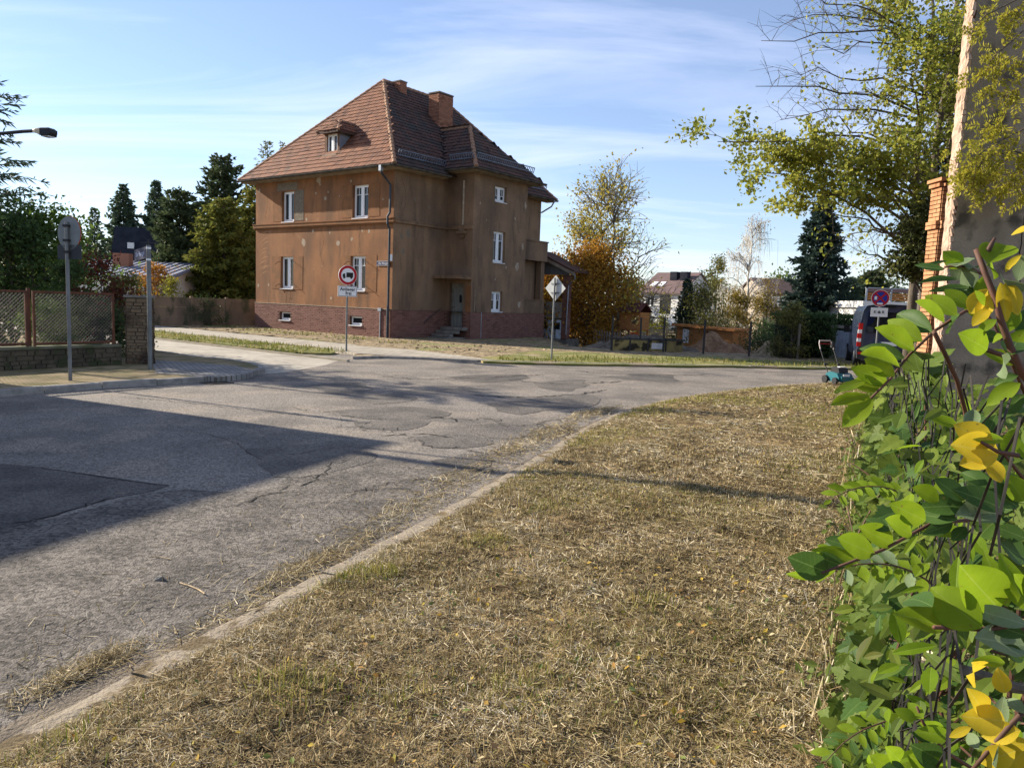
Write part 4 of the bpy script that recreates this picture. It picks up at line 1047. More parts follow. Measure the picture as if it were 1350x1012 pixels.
# --- chimneys
m_chb = mat('chimney_brick', (0, 0, 0), (1, 1, 1), ns=1.2, islew=.7, rough=.9, island=[(.15, .065, .04), (.26, .115, .07), (.31, .145, .09), (.20, .09, .058)])
def chimney(x0, x1, y0, y1, z0, z1):
    c = MB().b2((x0, y0, z0), (x1, y1, z1)).build('chimney', m_mort, roof)
    bk = MB()
    for o_, u_, n_, L_ in (((x0, y0, 0), eX, -eY, x1 - x0), ((x1, y0, 0), eY, eX, y1 - y0), ((x0, y1, 0), -eY, -eX, y1 - y0), ((x1, y1, 0), -eX, eY, x1 - x0)): bricks(bk, o_, u_, n_, L_, z0, z1 - .05, bw=.21)
    bk.build('brickwork', m_chb, c, kind='stuff')
    MB().b2((x0 - .03, y0 - .03, z1 - .04), (x1 + .03, y1 + .03, z1 + .02)).build('cap', m_conc, c)
chimney(-3.35, -2.66, 5.5, 6.55, 10.2, 12.22)
chimney(-4.98, -4.42, 4.5, 4.95, 11.6, 12.76)
# --- dormer
zr_ = lambda y: ze + (y - Y0) * (RZ - ze) / (RS - Y0)
dx0, dx1, dyf, dz0, dz1 = -5.03, -3.97, .28, 8.30, 9.40
D = MB()
holed(D, (dx0, dyf, 0), eX, dx1 - dx0, dz0, dz1, -eY, [(.16, .90, dz0 + .1, dz1 - .08)], .1)
dorm = D.build('dormer', mat('dormer_timber', (.16, .085, .05), (.11, .06, .04), ns=4), roof)
yb = Y0 + (dz1 - ze) * (RS - Y0) / (RZ - ze)
ck_ = MB()
for x in (dx0, dx1): ck_.poly([(x, dyf, dz0 - .12), (x, dyf, dz1), (x, yb + .1, dz1)])
ck_.build('dormer_cheek', m_zinc, dorm)
window((dx0 + .16, dyf, dz0 + .1), eX, -eY, .74, dz1 - .18 - dz0, dorm, 'two', .06, False, .05)
MB().b2((dx0 + .05, dyf - .18, dz0 - .06), (dx1 - .05, dyf - .0, dz0 + .06)).build('flower_box', m_bare, dorm)
ex0, ex1, ey0, dr_z = dx0 - .24, dx1 + .24, dyf - .28, 9.98
xm = (dx0 + dx1) / 2; yrid = Y0 + (dr_z - ze) * (RS - Y0) / (RZ - ze); ye = Y0 + (dz1 - ze) * (RS - Y0) / (RZ - ze)
df = MB(); ap_ = (xm, dyf + .42, dr_z)
df.poly([(ex0, ey0, dz1), (ex1, ey0, dz1), ap_]).poly([(ex1, ey0, dz1), (ex1, ye, dz1), (xm, yrid, dr_z), ap_]).poly([(ex0, ye, dz1), (ex0, ey0, dz1), ap_, (xm, yrid, dr_z)]).poly([(ex0, ey0, dz1 - .01), (ex0, ye, dz1 - .01), (ex1, ye, dz1 - .01), (ex1, ey0, dz1 - .01)])
df.b2((ex0, ey0 - .02, dz1 - .1), (ex1, ey0 + .04, dz1 + .02)).b2((ex1 - .04, ey0 + .041, dz1 - .1), (ex1 + .02, ye, dz1 + .02))
df.build('dormer_roof', m_tileB, dorm)
tiles('roof_tiles', (ex0, ey0, dz1), eX, np.array([0, ap_[1] - ey0, dr_z - dz1]), [(0, 0), (ex1 - ex0, 0), ((ex1 - ex0) / 2, dn(ap_, (xm, ey0, dz1)))], m_tile, dorm, seed=8, th=.25)
sl = np.array([xm - ex1, 0, dr_z - dz1]); sl_l = np.linalg.norm(sl)
tiles('roof_tiles', (ex1, ey0, dz1), eY, sl, [(0, 0), (ye - ey0, 0), (yrid - ey0, sl_l), (ap_[1] - ey0, sl_l)], m_tile, dorm, seed=9, th=.25)
def hips_small(p, q): hips(p, q, dorm, .3, .07)
hips_small((ex1, ey0, dz1), ap_); hips_small((ex0, ey0, dz1), ap_); hips_small(ap_, (xm, yrid, dr_z))

# street name plate on the front, by the downpipe
m_blue = mat('sign_blue', (.018, .022, .075), rough=.45)
m_sgw = mat('sign_white', (.78, .78, .78), rough=.5)
pl = H2(-.56, -.03, 3.32)
ns = thing('street_sign', 'small dark blue street name plate on the brown wall beside the downpipe', 'street sign', pl, -TH)
MB().b2((-.42, -.008, -.10), (.42, .008, .10)).build('plate', m_blue, ns)
MB().b2((-.41, -.011, .085), (.41, -.008, .095)).b2((-.41, -.011, -.095), (.41, -.008, -.085)).build('border', m_sgw, ns)
put_text('Zur Burgst', .125, m_sgw, ns, (0, -.0095, .0), (math.pi / 2, 0, 0), -.001, sx=1.1)

# --- lean-to annex behind the house: gable to the front, open loft, blue doors
m_gboard = mat('grey_board', (.13, .13, .14), (.18, .18, .19), ns=5, stretch=(4, 4, .3), rough=.8)
m_bdoor = mat('pale_blue_door', (.55, .62, .72), (.46, .52, .60), ns=3, rough=.6)
m_peb = mat('pebbledash', (.36, .33, .29), (.22, .19, .16), ns=30, rough=1, bump=.8, bs=60)
AX = thing('annex', 'small lean-to annex with grey gable boards and pale blue doors beside the brown house', 'outbuilding', H2(0, DP + .05), -TH)
def axp(pts): return [(x, 0, z) for x, z in pts]
MB().prism([(.05, 3.40), (1.95, 3.40), (2.15, 3.62), (.2, 4.42), (.05, 4.42)], (0, .0, 0), eX, eZ, eY, .08).build('gable_board', m_gboard, AX)
rf = MB(); rf.prism([(-.0, 4.58), (2.5, 3.52), (2.5, 3.62), (-.0, 4.70)], (0, -.35, 0), eX, eZ, eY, 1.5); rf.build('roof', m_tileB, AX)
MB().prism([(-.0, 4.40), (2.5, 3.34), (2.5, 3.515), (-.0, 4.575)], (0, -.36, 0), eX, eZ, eY, .05).build('barge_board', m_soff, AX)
MB().b2((1.62, .0, -.1), (1.95, .35, 3.40)).build('pier', m_mort, AX)
bk = MB(); bricks(bk, (1.62, -.0, 0), eX, -eY, .33, 0, 3.38); bricks(bk, (1.95, 0, 0), eY, eX, .35, 0, 3.38); bk.build('brickwork', m_brick, AX, kind='stuff')
MB().b2((.0, .02, 1.06), (1.62, .16, 1.92)).build('panel', m_peb, AX)
MB().b2((-.05, .0, -1.0), (2.05, 1.2, -.06)).build('foundation', m_conc, AX)
MB().b2((-.0, .03, .98), (1.62, .14, 1.06)).build('lintel', m_steel, AX)
for k in range(2):
    x0 = .02 + k * .8; d = MB().b2((x0, .05, -.05), (x0 + .78, .10, .98)).build('door', m_bdoor, AX)
    MB().b2((x0 + .1, .035, .45), (x0 + .36, .049, .82)).b2((x0 + .42, .035, .45), (x0 + .68, .049, .82)).build('pane', m_glass, d)
    MB().b2((x0 + .37, .03, -.04), (x0 + .41, .049, .97)).b2((x0 - .0, .03, .36), (x0 + .36, .049, .40)).build('bar', m_steel, d)
MB().tube([(2.52, -.3, 3.45), (2.5, -.2, 3.2), (2.02, -.06, 2.85), (1.98, -.06, .2)], .035, 6).build('downpipe', m_zinc, AX)
# ================================================================== TREES AND SHRUBS
def leafmat(name, cols, transl=.35, rough=.6):
    return mat(name, (0, 0, 0), (1, 1, 1), ns=.45, islew=.62, lo=.3, hi=.7, rough=rough, spec=.14, transl=transl, island=cols)
L_GREEN = leafmat('leaf_green', [(.045, .085, .020), (.085, .145, .030), (.14, .20, .04), (.065, .11, .026)])
L_DARK = leafmat('leaf_dark_green', [(.032, .060, .020), (.058, .098, .030), (.09, .135, .04)], .35)
L_OLIVE = leafmat('leaf_olive', [(.075, .090, .026), (.13, .135, .036), (.20, .185, .05), (.11, .10, .03)])
L_YELLOW = leafmat('leaf_yellow', [(.30, .19, .025), (.42, .27, .035), (.22, .17, .03), (.34, .20, .03)], .45)
L_ORANGE = leafmat('leaf_orange', [(.30, .13, .02), (.42, .20, .025), (.20, .09, .02), (.36, .22, .03)], .4)
L_HORN = leafmat('leaf_hornbeam', [(.18, .075, .02), (.33, .155, .028), (.48, .26, .032), (.24, .135, .026), (.13, .095, .026)], .42)
L_RED = leafmat('leaf_red', [(.10, .022, .018), (.17, .04, .022), (.07, .03, .016), (.13, .06, .02)], .3)
L_MAPLE = leafmat('leaf_maple_autumn', [(.10, .13, .022), (.19, .22, .035), (.28, .30, .046), (.37, .35, .06), (.14, .17, .03)], .55)
L_LIME = leafmat('leaf_lime', [(.20, .22, .03), (.32, .30, .04), (.14, .17, .03)], .45)
N_SPRUCE = leafmat('needle_spruce', [(.055, .088, .056), (.095, .140, .085), (.14, .19, .12)], .3)
N_BLUE = leafmat('needle_blue', [(.028, .052, .040), (.052, .084, .064), (.09, .125, .10)], .18)
N_PINE = leafmat('needle_pine', [(.048, .075, .038), (.085, .115, .054), (.13, .155, .07)], .28)
N_LARCH = leafmat('needle_larch', [(.085, .115, .028), (.16, .185, .042), (.25, .25, .055), (.31, .27, .06)], .35)
BARK = mat('bark', (.075, .060, .045), (.12, .10, .078), ns=6, rough=.95, bump=.6, bs=25, stretch=(3, 3, .6))
BARK_G = mat('bark_grey', (.13, .115, .095), (.20, .18, .15), ns=6, rough=.95, bump=.5, bs=25)
BARK_W = mat('bark_white', (.55, .53, .49), (.36, .34, .31), ns=4, rough=.9)
TWIG_R = mat('twig_red_brown', (.115, .052, .034), (.075, .040, .028), ns=20, rough=.7)

def leaf_quads(C, s, r, asp=.55, up=.3):
    """one diamond-shaped leaf of size s at each point"""
    n = len(C)
    nrm = r.normal(0, 1, (n, 3)); nrm[:, 2] += up; nrm /= np.linalg.norm(nrm, axis=1)[:, None] + 1e-9
    a = r.normal(0, 1, (n, 3)); a -= (a * nrm).sum(1)[:, None] * nrm; a /= np.linalg.norm(a, axis=1)[:, None] + 1e-9
    b = np.cross(nrm, a); s = (s * r.uniform(.6, 1.35, n))[:, None]
    return np.stack([C - a * s * .5, C - b * s * asp * .5 + nrm * s * .08, C + a * s * .5, C + b * s * asp * .5 + nrm * s * .08], 1)
def bend(p, q, k, up, r, jit=.04):
    p = np.asarray(p, float); q = np.asarray(q, float); t = np.linspace(0, 1, k)[:, None]
    L = np.linalg.norm(q - p); m = p + (q - p) * t
    m[:, 2] += up * L * (np.sin(t[:, 0] * math.pi)) ; n = r.normal(0, jit * L, (k, 3)); n[0] = 0; n[-1] *= .5
    return m + n * t
def decid(label, cat, base, Ht, R, zb, nl=16, ntw=5, nleaf=2500, ls=.14, leaves=L_GREEN, bark=BARK, tr=.12, seed=1, sx=1., lean=(0, 0), group=None, name='tree',
          clump=.35, twig=.006, updraft=.15, bare=0.0, asp=.6, targets=None, droop=0., weep=0., limb=.42, rise=(.45, 1.0), part_leaf='crown', trunks=1, shape=.5, leafup=.3, weightf=None):
    r = np.random.default_rng(seed); T = thing(name, label, cat, base, 0, group)
    wood = MB(); br = MB(); anch = []
    for tk in range(trunks):
        ox, oy = (r.normal(0, R * .25), r.normal(0, R * .25)) if trunks > 1 else (0, 0)
        top = np.array([lean[0] + ox, lean[1] + oy, Ht * .93]); st = np.array([ox * .2, oy * .2, -.05])
        tp = bend(st, top, 9, 0, r, .012); wood.tube(tp, np.linspace(tr, tr * .18, 9), 7)
        def tpt(f): 
            x = f * 8; i = min(7, int(x)); return tp[i] + (tp[i + 1] - tp[i]) * (x - i)
        ends = []
        if targets is not None: ends = [np.array(t) for t in targets]
        while len(ends) < nl // trunks + (len(targets) if targets else 0):
            z = zb + (Ht - zb) * r.uniform(.02, 1.0) ; f = (z - zb) / (Ht - zb)
            rad = R * (math.sin(math.pi * min(1, .12 + .88 * f) ** shape * 1.0) * .55 + .45 * math.sqrt(max(0, 1 - f ** 2.2))) * r.uniform(.7, 1.05)
            an = r.uniform(0, 2 * math.pi)
            ends.append(np.array([rad * math.cos(an) * sx + lean[0] * z / Ht + ox, rad * math.sin(an) + lean[1] * z / Ht + oy, z]))
        for e in ends:
            hz = math.hypot(e[0], e[1]); zs = e[2] - hz * r.uniform(*rise); zs = min(max(zs, zb * .6, .1), Ht * .9)
            s = tpt(zs / (Ht * .93)); P = bend(s, e, 7, updraft, r, .035)
            if droop: P[:, 2] -= droop * np.linspace(0, 1, 7) ** 2 * hz
            r0 = tr * limb * (1 - .6 * zs / Ht) + .008
            br.tube(P, np.linspace(r0, twig * 1.3, 7), 5)
            d = P[-1] - P[0]; L = np.linalg.norm(d); d /= L + 1e-9
            for j in range(ntw):
                k = r.uniform(.35, 1.0) * 6; i = min(5, int(k)); a = P[i] + (P[i + 1] - P[i]) * (k - i)
                v = d * .7 + r.normal(0, .6, 3); v[2] += updraft * 1.5 - droop * 1.5; v /= np.linalg.norm(v); ln = R * r.uniform(.18, .42)
                q = bend(a, a + v * ln, 4, .05, r, .05); br.tube(q, np.linspace(twig * 1.4, twig * .5, 4), 3, False)
                anch += [q[1], q[2], q[3], q[3]]
                for jj in range(2):
                    v2 = v + r.normal(0, .6, 3); v2[2] -= droop; v2 /= np.linalg.norm(v2); q2 = bend(q[1 + jj], q[1 + jj] + v2 * ln * .55, 3, .05, r, .05)
                    br.tube(q2, [twig, twig * .7, twig * .4], 3, False); anch += [q2[1], q2[2]]
    if weep:
        for a in list(anch)[::3]:
            ln = weep * r.uniform(.4, 1.3); ln = min(ln, a[2] - .6)
            if ln > .2: o = r.normal(0, .12, 2); br.tube([a, a + [o[0] * .6, o[1] * .6, -ln * .3], a + [o[0] * 1.2, o[1] * 1.2, -ln]], [twig * .8, twig * .7, twig * .5], 3, False)
    wood.build('trunk', bark, T, smooth=True); br.build('branches', bark, T, smooth=True, kind='stuff')
    if nleaf:
        A = np.array(anch); w = r.uniform(0, 1, len(A)) ** 2 + .03
        if bare: w[r.uniform(0, 1, len(A)) < bare] = 0
        if weightf is not None: w = w * weightf(A)
        k = r.choice(len(A), nleaf, p=w / w.sum()); C = A[k] + r.normal(0, clump * R * .3, (nleaf, 3)) * np.array([1, 1, .8])
        C[:, 2] = np.maximum(C[:, 2], .1)
        MB().quads(leaf_quads(C, ls, r, asp, leafup)).build(part_leaf, leaves, T, kind='stuff')
    return T
def conifer(label, base, Ht, R, zb=.3, levels=22, nb=6, leaves=N_SPRUCE, seed=1, droop=.25, dens=1.0, sl=.32, sw=.09, pw=.9, name='conifer', cat='conifer', bark=BARK, tr=None, hang=.3, group=None, ragged=.2, tips=0):
    r = np.random.default_rng(seed); T = thing(name, label, cat, base, 0, group); tr = tr or Ht * .013 + .03
    w = MB(); w.tube([(0, 0, -.05), (0, 0, Ht * .5), (0, 0, Ht)], [tr, tr * .6, .01], 7); w.build('trunk', bark, T, smooth=True)
    br = MB(); Q = []; NB = int(levels * nb * 1.35)
    for b in range(NB):
        f = min(((b + r.uniform(0, 1)) / NB) ** .9, .99); z = zb + (Ht - zb) * f
        L0 = R * (1 - f) ** pw + .05 * R; an = b * 2.39996 + r.normal(0, .4); L = L0 * r.uniform(1 - ragged * 1.6, 1 + ragged)
        d = np.array([math.cos(an), math.sin(an), 0]); k = 6; t = np.linspace(0, 1, k); dr_ = droop + r.normal(0, .10) - .25 * f
        P = np.array([0, 0, z]) + d * (L * t)[:, None]; P[:, 2] += L * (-dr_ * t + abs(dr_) * .8 * t ** 2.4) + r.normal(0, .02, k) * L
        br.tube(P, np.linspace(.010 + .012 * L * .5, .004, k), 3, False)
        side = np.array([-d[1], d[0], 0]); n = max(6, int(L / .065 * dens))
        tt = r.uniform(.05, 1, n) ** .75
        pos = np.stack([np.interp(tt, t, P[:, c]) for c in range(3)], -1)
        sg = r.choice([-1, 1], n)[:, None]; ln = sl * (1.15 - .55 * tt) * r.uniform(.6, 1.3, n) * min(1.2, .5 + L / 1.5)
        v = side * sg * r.uniform(.2, 1, (n, 1)) + d * r.uniform(.3, 1.0, (n, 1)); v[:, 2] += -hang * r.uniform(-.2, 1.3, n) + r.normal(0, .38, n)
        v /= np.linalg.norm(v, axis=1)[:, None]
        e = pos + v * ln[:, None]; wv = np.cross(v, np.array([0, 0, 1.]) + r.normal(0, .8, (n, 3))); wv /= np.linalg.norm(wv, axis=1)[:, None]
        hwid = sw * r.uniform(.6, 1.2, n)[:, None] / 2; m = pos + v * ln[:, None] * .45; dn_ = np.cross(wv, v)
        Q.append(np.stack([pos, m - wv * hwid, e, m + wv * hwid], 1)); Q.append(np.stack([pos, m - dn_ * hwid * .9, e, m + dn_ * hwid * .5], 1))
    br.build('branches', bark, T, kind='stuff'); MB().quads(np.concatenate(Q)).build('crown', leaves, T, kind='stuff')
    return T
def gx(px, Y): return at(px, 400, Y).x
def zt(px, py, Y): return at(px, py, Y).z
def base(px, Y): return (gx(px, Y), Y, float(yz(gx(px, Y), Y)) - .06)
def ht(px, py, Y): return zt(px, py, Y) - base(px, Y)[2]

# ---- left: gardens behind the wire fence
conifer('tall dark spruce with drooping sprays rising behind the wire fence at the street lamp', (-15.8, 21.5, 0), 10.2, 3.3, .6, 22, 7, N_SPRUCE, 3, .22, 1.7, .32, .055, .85, hang=.35, ragged=.28)
decid('broad green leafy bush behind the wire fence under the big spruce', 'bush', base(62, 21.5), ht(60, 284, 21.5), 1.7, .3, 30, 6, 9000, .13, L_GREEN, seed=5, tr=.06, name='bush', shape=.6, clump=.5)
decid('low dark green bush filling the garden corner behind the left fence panel', 'bush', base(14, 20), 3.2, 1.7, .2, 26, 6, 7000, .12, L_DARK, seed=6, tr=.06, name='bush', clump=.5)
decid('dark rounded evergreen shrub just behind the wire fence by the tall grey sign pole', 'shrub', base(92, 18.5), ht(92, 345, 18.5), .55, .1, 26, 6, 5200, .08, L_DARK, seed=7, tr=.04, name='shrub', clump=.6)
decid('dark red leaved shrub behind the wire fence', 'shrub', base(135, 19.6), ht(140, 350, 19.6), .95, .2, 24, 5, 3600, .085, L_RED, seed=8, tr=.04, name='shrub', clump=.45)
decid('yellow green shrub between the red shrub and the brick pillar', 'shrub', base(166, 21.5), ht(166, 350, 21.5), .65, .2, 20, 5, 2600, .085, L_OLIVE, seed=9, tr=.03, name='shrub', clump=.45)
decid('dense green hedge bush behind the lower wire mesh', 'bush', base(128, 18.9), 1.45, .9, .05, 26, 6, 5200, .07, L_DARK, seed=10, tr=.03, name='bush', clump=.6)
decid('low green bush in the garden behind the wire mesh nearest the pillar', 'bush', base(62, 17.6), 1.25, .8, .05, 24, 6, 4400, .07, L_GREEN, seed=12, tr=.03, name='bush', clump=.6)
decid('orange leaved shrub above the concrete wall beside the street name post', 'shrub', base(204, 41), ht(204, 356, 41), 1.3, .3, 22, 5, 3000, .12, L_ORANGE, seed=13, tr=.04, name='shrub', clump=.45)
decid('bright yellow shrub above the concrete wall', 'shrub', base(222, 40), ht(222, 370, 40), .95, .2, 20, 5, 2200, .10, L_LIME, seed=14, tr=.04, name='shrub', clump=.45)
conifer('small slender spruce alone against the sky beyond the garden', base(127, 58), ht(127, 274, 58), 1.6, .6, 20, 6, N_SPRUCE, 15, .18, .9, .5, .16)
conifer('left one of the pair of tall dark spruces behind the steep roof', base(165, 62), ht(166, 243, 62), 2.3, .8, 26, 8, N_SPRUCE, 16, .12, 1.1, .55, .2, pw=.8, ragged=.3)
conifer('right one of the pair of tall dark spruces behind the steep roof', base(208, 62), ht(208, 238, 62), 2.0, .8, 26, 8, N_SPRUCE, 17, .12, 1.1, .55, .2, pw=.8, ragged=.3)
conifer('bushy dark pine left of the golden larch behind the concrete wall', base(238, 50), ht(236, 252, 50), 2.3, .6, 20, 8, N_PINE, 18, .05, 1.2, .5, .17, pw=.45, ragged=.25, hang=-.2)
conifer('tall black pine with rounded top standing behind the larch', base(292, 56), ht(292, 208, 56), 2.3, 1.0, 20, 7, N_PINE, 19, -.05, 1.2, .55, .2, pw=.42, ragged=.3, hang=-.35)
conifer('golden green larch with drooping twigs beside the brown house', base(296, 47.5), ht(300, 262, 47.5), 2.7, .5, 26, 8, N_LARCH, 20, .15, 1.5, .42, .13, pw=.5, ragged=.3, hang=.6)
conifer('green larch tight against the left edge of the brown house', base(336, 49.5), ht(330, 240, 49.5), 1.9, .5, 24, 8, N_LARCH, 21, .2, 1.4, .42, .13, pw=.5, ragged=.3, hang=.7)
conifer('thin topped larch peeking over the red roof edge', base(352, 58), ht(350, 186, 58), 2.6, 1.0, 24, 6, N_LARCH, 22, -.12, .7, .5, .10, pw=.8, ragged=.35, hang=.1)
conifer('second thin topped larch behind the red roof, right of the other', base(372, 60), ht(372, 188, 60), 1.8, 1.0, 22, 6, N_LARCH, 23, -.12, .6, .5, .10, pw=.8, ragged=.35, hang=.1)

# ---- middle: right of the brown house
def wl_(A): return np.where(A[:, 0] > 1.2, .15, 1.0) * np.where(A[:, 2] > 8.6, .5, 1.)
decid('tall half bare autumn tree with yellowing leaves behind the annex', 'tree', base(798, 47), ht(798, 243, 47), 4.3, .9, 80, 7, 7000, .18, leafmat('leaf_gold', [(.19, .18, .032), (.32, .28, .045), (.44, .34, .05), (.15, .16, .038)], .5), BARK_G, .14, 31, weightf=wl_, clump=.22, twig=.016, updraft=.12, trunks=2, shape=.35)
decid('orange hornbeam with a dark heart beside the annex', 'tree', base(776, 43.5), ht(775, 343, 43.5), 2.9, .3, 70, 7, 23000, .16, L_HORN, seed=32, tr=.09, clump=.45, shape=.8)
decid('golden shrub glowing behind the annex opening', 'shrub', base(728, 47), ht(735, 350, 47), 1.6, .3, 30, 6, 9000, .17, L_ORANGE, seed=33, tr=.05, name='shrub', clump=.5)
decid('dark green tree behind the wooden play tower', 'tree', base(830, 64), ht(832, 376, 64), 1.3, .6, 22, 5, 3400, .19, L_GREEN, seed=34, tr=.08, clump=.5)
decid('small yellow green shrub under the white house', 'shrub', base(868, 48), ht(868, 410, 48), 1.0, .2, 22, 5, 2600, .13, L_LIME, seed=35, tr=.04, name='shrub', clump=.5)
decid('green bush between the play tower and the lattice fence', 'bush', base(852, 50), ht(850, 416, 50), 1.1, .2, 22, 5, 2600, .13, L_OLIVE, seed=36, tr=.04, name='bush', clump=.5)
conifer('blue green conifer in front of the white house gable', base(905, 46), ht(907, 368, 46), .8, .2, 20, 8, N_BLUE, 37, .1, 1.3, .4, .16, pw=.6)
decid('wide olive green bush behind the wooden shed', 'bush', base(930, 45), ht(928, 384, 45), 1.9, .2, 36, 6, 7600, .12, L_OLIVE, seed=38, tr=.06, name='bush', clump=.55)
decid('slim olive poplar right of the white house', 'tree', base(944, 54), ht(940, 346, 54), 1.5, .5, 28, 5, 4200, .15, L_OLIVE, seed=39, tr=.08, clump=.4, shape=.7)
decid('tall birch with white trunk and bare hanging twigs', 'birch', base(985, 50), ht(988, 290, 50), 2.1, 2.2, 40, 6, 500, .12, L_YELLOW, BARK_W, .12, 40, twig=.011, droop=.15, weep=1.3, updraft=.22, clump=.3, name='birch_tree')
decid('yellowing shrub at the foot of the birch, left side', 'shrub', base(972, 47), ht(970, 388, 47), 1.3, .2, 24, 6, 3400, .12, leafmat('leaf_ochre', [(.11, .10, .022), (.19, .15, .03), (.28, .19, .03), (.09, .085, .022)]), seed=41, tr=.04, name='shrub', clump=.5)
decid('hanging yellow green willow shrub right of the birch', 'shrub', base(1012, 48), ht(1012, 368, 48), 1.5, .3, 28, 6, 4400, .12, bpy.data.materials['leaf_ochre'], seed=42, tr=.05, droop=.4, name='shrub', clump=.45)
decid('low dark bush behind the far wire fence', 'bush', base(1015, 39), 1.9, 1.5, .1, 26, 6, 3800, .11, L_DARK, seed=43, tr=.04, name='bush', clump=.6)
conifer('great blue spruce, dark and cone shaped, behind the clipped hedge', base(1076, 45), ht(1073, 250, 45), 2.25, .3, 30, 9, N_BLUE, 44, .16, 1.6, .42, .16, pw=.72, ragged=.25)
conifer('dark green conifer right of the great blue spruce', base(1118, 46), ht(1116, 366, 46), 1.6, .3, 20, 8, N_SPRUCE, 45, .12, 1.3, .4, .18, pw=.6)
conifer('far green pine above the garage roof', base(1146, 70), ht(1146, 358, 70), 2.6, .5, 18, 8, N_PINE, 46, 0, 1.0, .6, .22, pw=.5, hang=-.2)

# clipped thuja hedge: a box of sprays
def hedge(label, p, q, h, d, seed, leaves=L_DARK):
    r = np.random.default_rng(seed); p = np.array(p, float); q = np.array(q, float); L = np.linalg.norm(q - p); u = (q - p) / L; n = np.array([-u[1], u[0]])
    T = thing('hedge', label, 'hedge', (p[0], p[1], 0)); N = int(L * h * 420 + L * d * 300); face = r.choice(3, N, p=[.5, .3, .2])
    a = r.uniform(0, L, N); b = r.uniform(0, d, N); z = r.uniform(.02, h, N)
    b = np.where(face == 0, r.normal(.02, .07, N), b); z = np.where(face == 1, h + r.normal(0, .06, N), z); a = np.where(face == 2, np.where(r.uniform(0, 1, N) < .5, 0, L) + r.normal(0, .05, N), a)
    C = np.stack([u[0] * a + n[0] * b, u[1] * a + n[1] * b, z], -1)
    MB().quads(leaf_quads(C, .13, r, .5, .2)).build('foliage', leaves, T, kind='stuff')
    s = MB()
    for k in range(int(L / .35)): c = u * (k + .5) * .35 + n * d * .5; s.tube([(c[0], c[1], -.03), (c[0] + r.normal(0, .04), c[1], h * .95)], [.035, .01], 5)
    s.build('stems', BARK, T, kind='stuff')
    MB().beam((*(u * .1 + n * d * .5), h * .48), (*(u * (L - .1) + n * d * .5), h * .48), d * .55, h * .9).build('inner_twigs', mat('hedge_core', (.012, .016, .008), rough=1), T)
hedge('tall clipped dark green hedge beside the far wire fence', (gx(1037, 30.2), 30.2), (gx(1106, 30.6), 30.6), ht(1070, 415, 30.4), 1.2, 51)
hedge('lower clipped hedge joining the gate and the parked van', (gx(1104, 32.5), 32.5), (gx(1150, 32.8), 32.8), ht(1120, 419, 32.5), .8, 52)
decid('sprawling ivy bush covering the end of the far wire fence', 'bush', base(1047, 29.9), 2.0, .7, .1, 24, 6, 3200, .09, L_OLIVE, seed=53, tr=.03, name='bush', clump=.55)
# ================================================================== BUILDINGS AND YARD FURNITURE FURTHER OFF
m_wh = mat('white_render', (.74, .73, .70), (.62, .60, .56), ns=1, rough=.9)
m_mauve = mat('mauve_roof', (.15, .10, .095), (.115, .078, .074), ns=2, rough=.8)
m_slate = mat('slate_roof', (.022, .024, .032), (.034, .036, .045), ns=2, rough=1, spec=.03)
m_ltroof = mat('pale_sheet_roof', (.24, .255, .32), (.20, .215, .27), ns=1, rough=.8)
m_wood = mat('orange_wood', (.46, .19, .055), (.36, .145, .04), ns=2, stretch=(1, 1, 8), rough=.75)
m_woodp = mat('pale_wood', (.56, .46, .32), (.43, .35, .24), ns=2, stretch=(1, 1, 6), rough=.8)
m_woodg = mat('grey_wood', (.26, .22, .18), (.17, .145, .12), ns=3, stretch=(4, 4, .5), rough=.9)
m_rfred = mat('red_felt', (.10, .035, .03), (.14, .055, .045), ns=5, rough=.9)

# white house with mauve roof, dark chimneys and skylights
p = at(893, 400, 96); W = thing('white_house', 'white house with mauve roof, two dark chimneys and skylights beyond the yard', 'house', (p.x, p.y, -.9), -.76)
zE, zR_ = zt(870, 385, 93) + .9, zt(900, 361, 96) + .9
hw_, hl = 2.9, 4.2
b = MB(); holed(b, (-hw_, -hl, 0), eX, 2 * hw_, 0, zE, -eY, [(1.0, 2.2, zE - 1.75, zE - .5), (1.0, 2.2, zE - 4.6, zE - 3.3), (3.0, 4.6, zE - 2.6, zE - .3)], .15)
b.poly([(hw_, -hl, 0), (hw_, hl, 0), (hw_, hl, zE), (hw_, 0, zR_), (hw_, -hl, zE)]); b.poly([(-hw_, hl, 0), (-hw_, -hl, 0), (-hw_, -hl, zE), (-hw_, 0, zR_), (-hw_, hl, zE)]).poly([(hw_, hl, 0), (-hw_, hl, 0), (-hw_, hl, zE), (hw_, hl, zE)])
b.build('wall', m_wh, W)
rb_ = MB(); s = (zR_ - zE) / hl
for sg in (-1, 1): rb_.add([(-hw_ - .25, sg * (hl + .4), zE - .4 * s), (hw_ + .25, sg * (hl + .4), zE - .4 * s), (hw_ + .25, 0, zR_), (-hw_ - .25, 0, zR_), (-hw_ - .25, sg * (hl + .4), zE - .4 * s + .16), (hw_ + .25, sg * (hl + .4), zE - .4 * s + .16), (hw_ + .25, 0, zR_ + .16), (-hw_ - .25, 0, zR_ + .16)], BOXF)
wr = rb_.build('roof', m_mauve, W)
for x in (-.1, 1.35): MB().b2((x, -1.9, zE + 1.0), (x + .95, -1.1, zR_ + .15)).build('chimney', m_slate, wr)
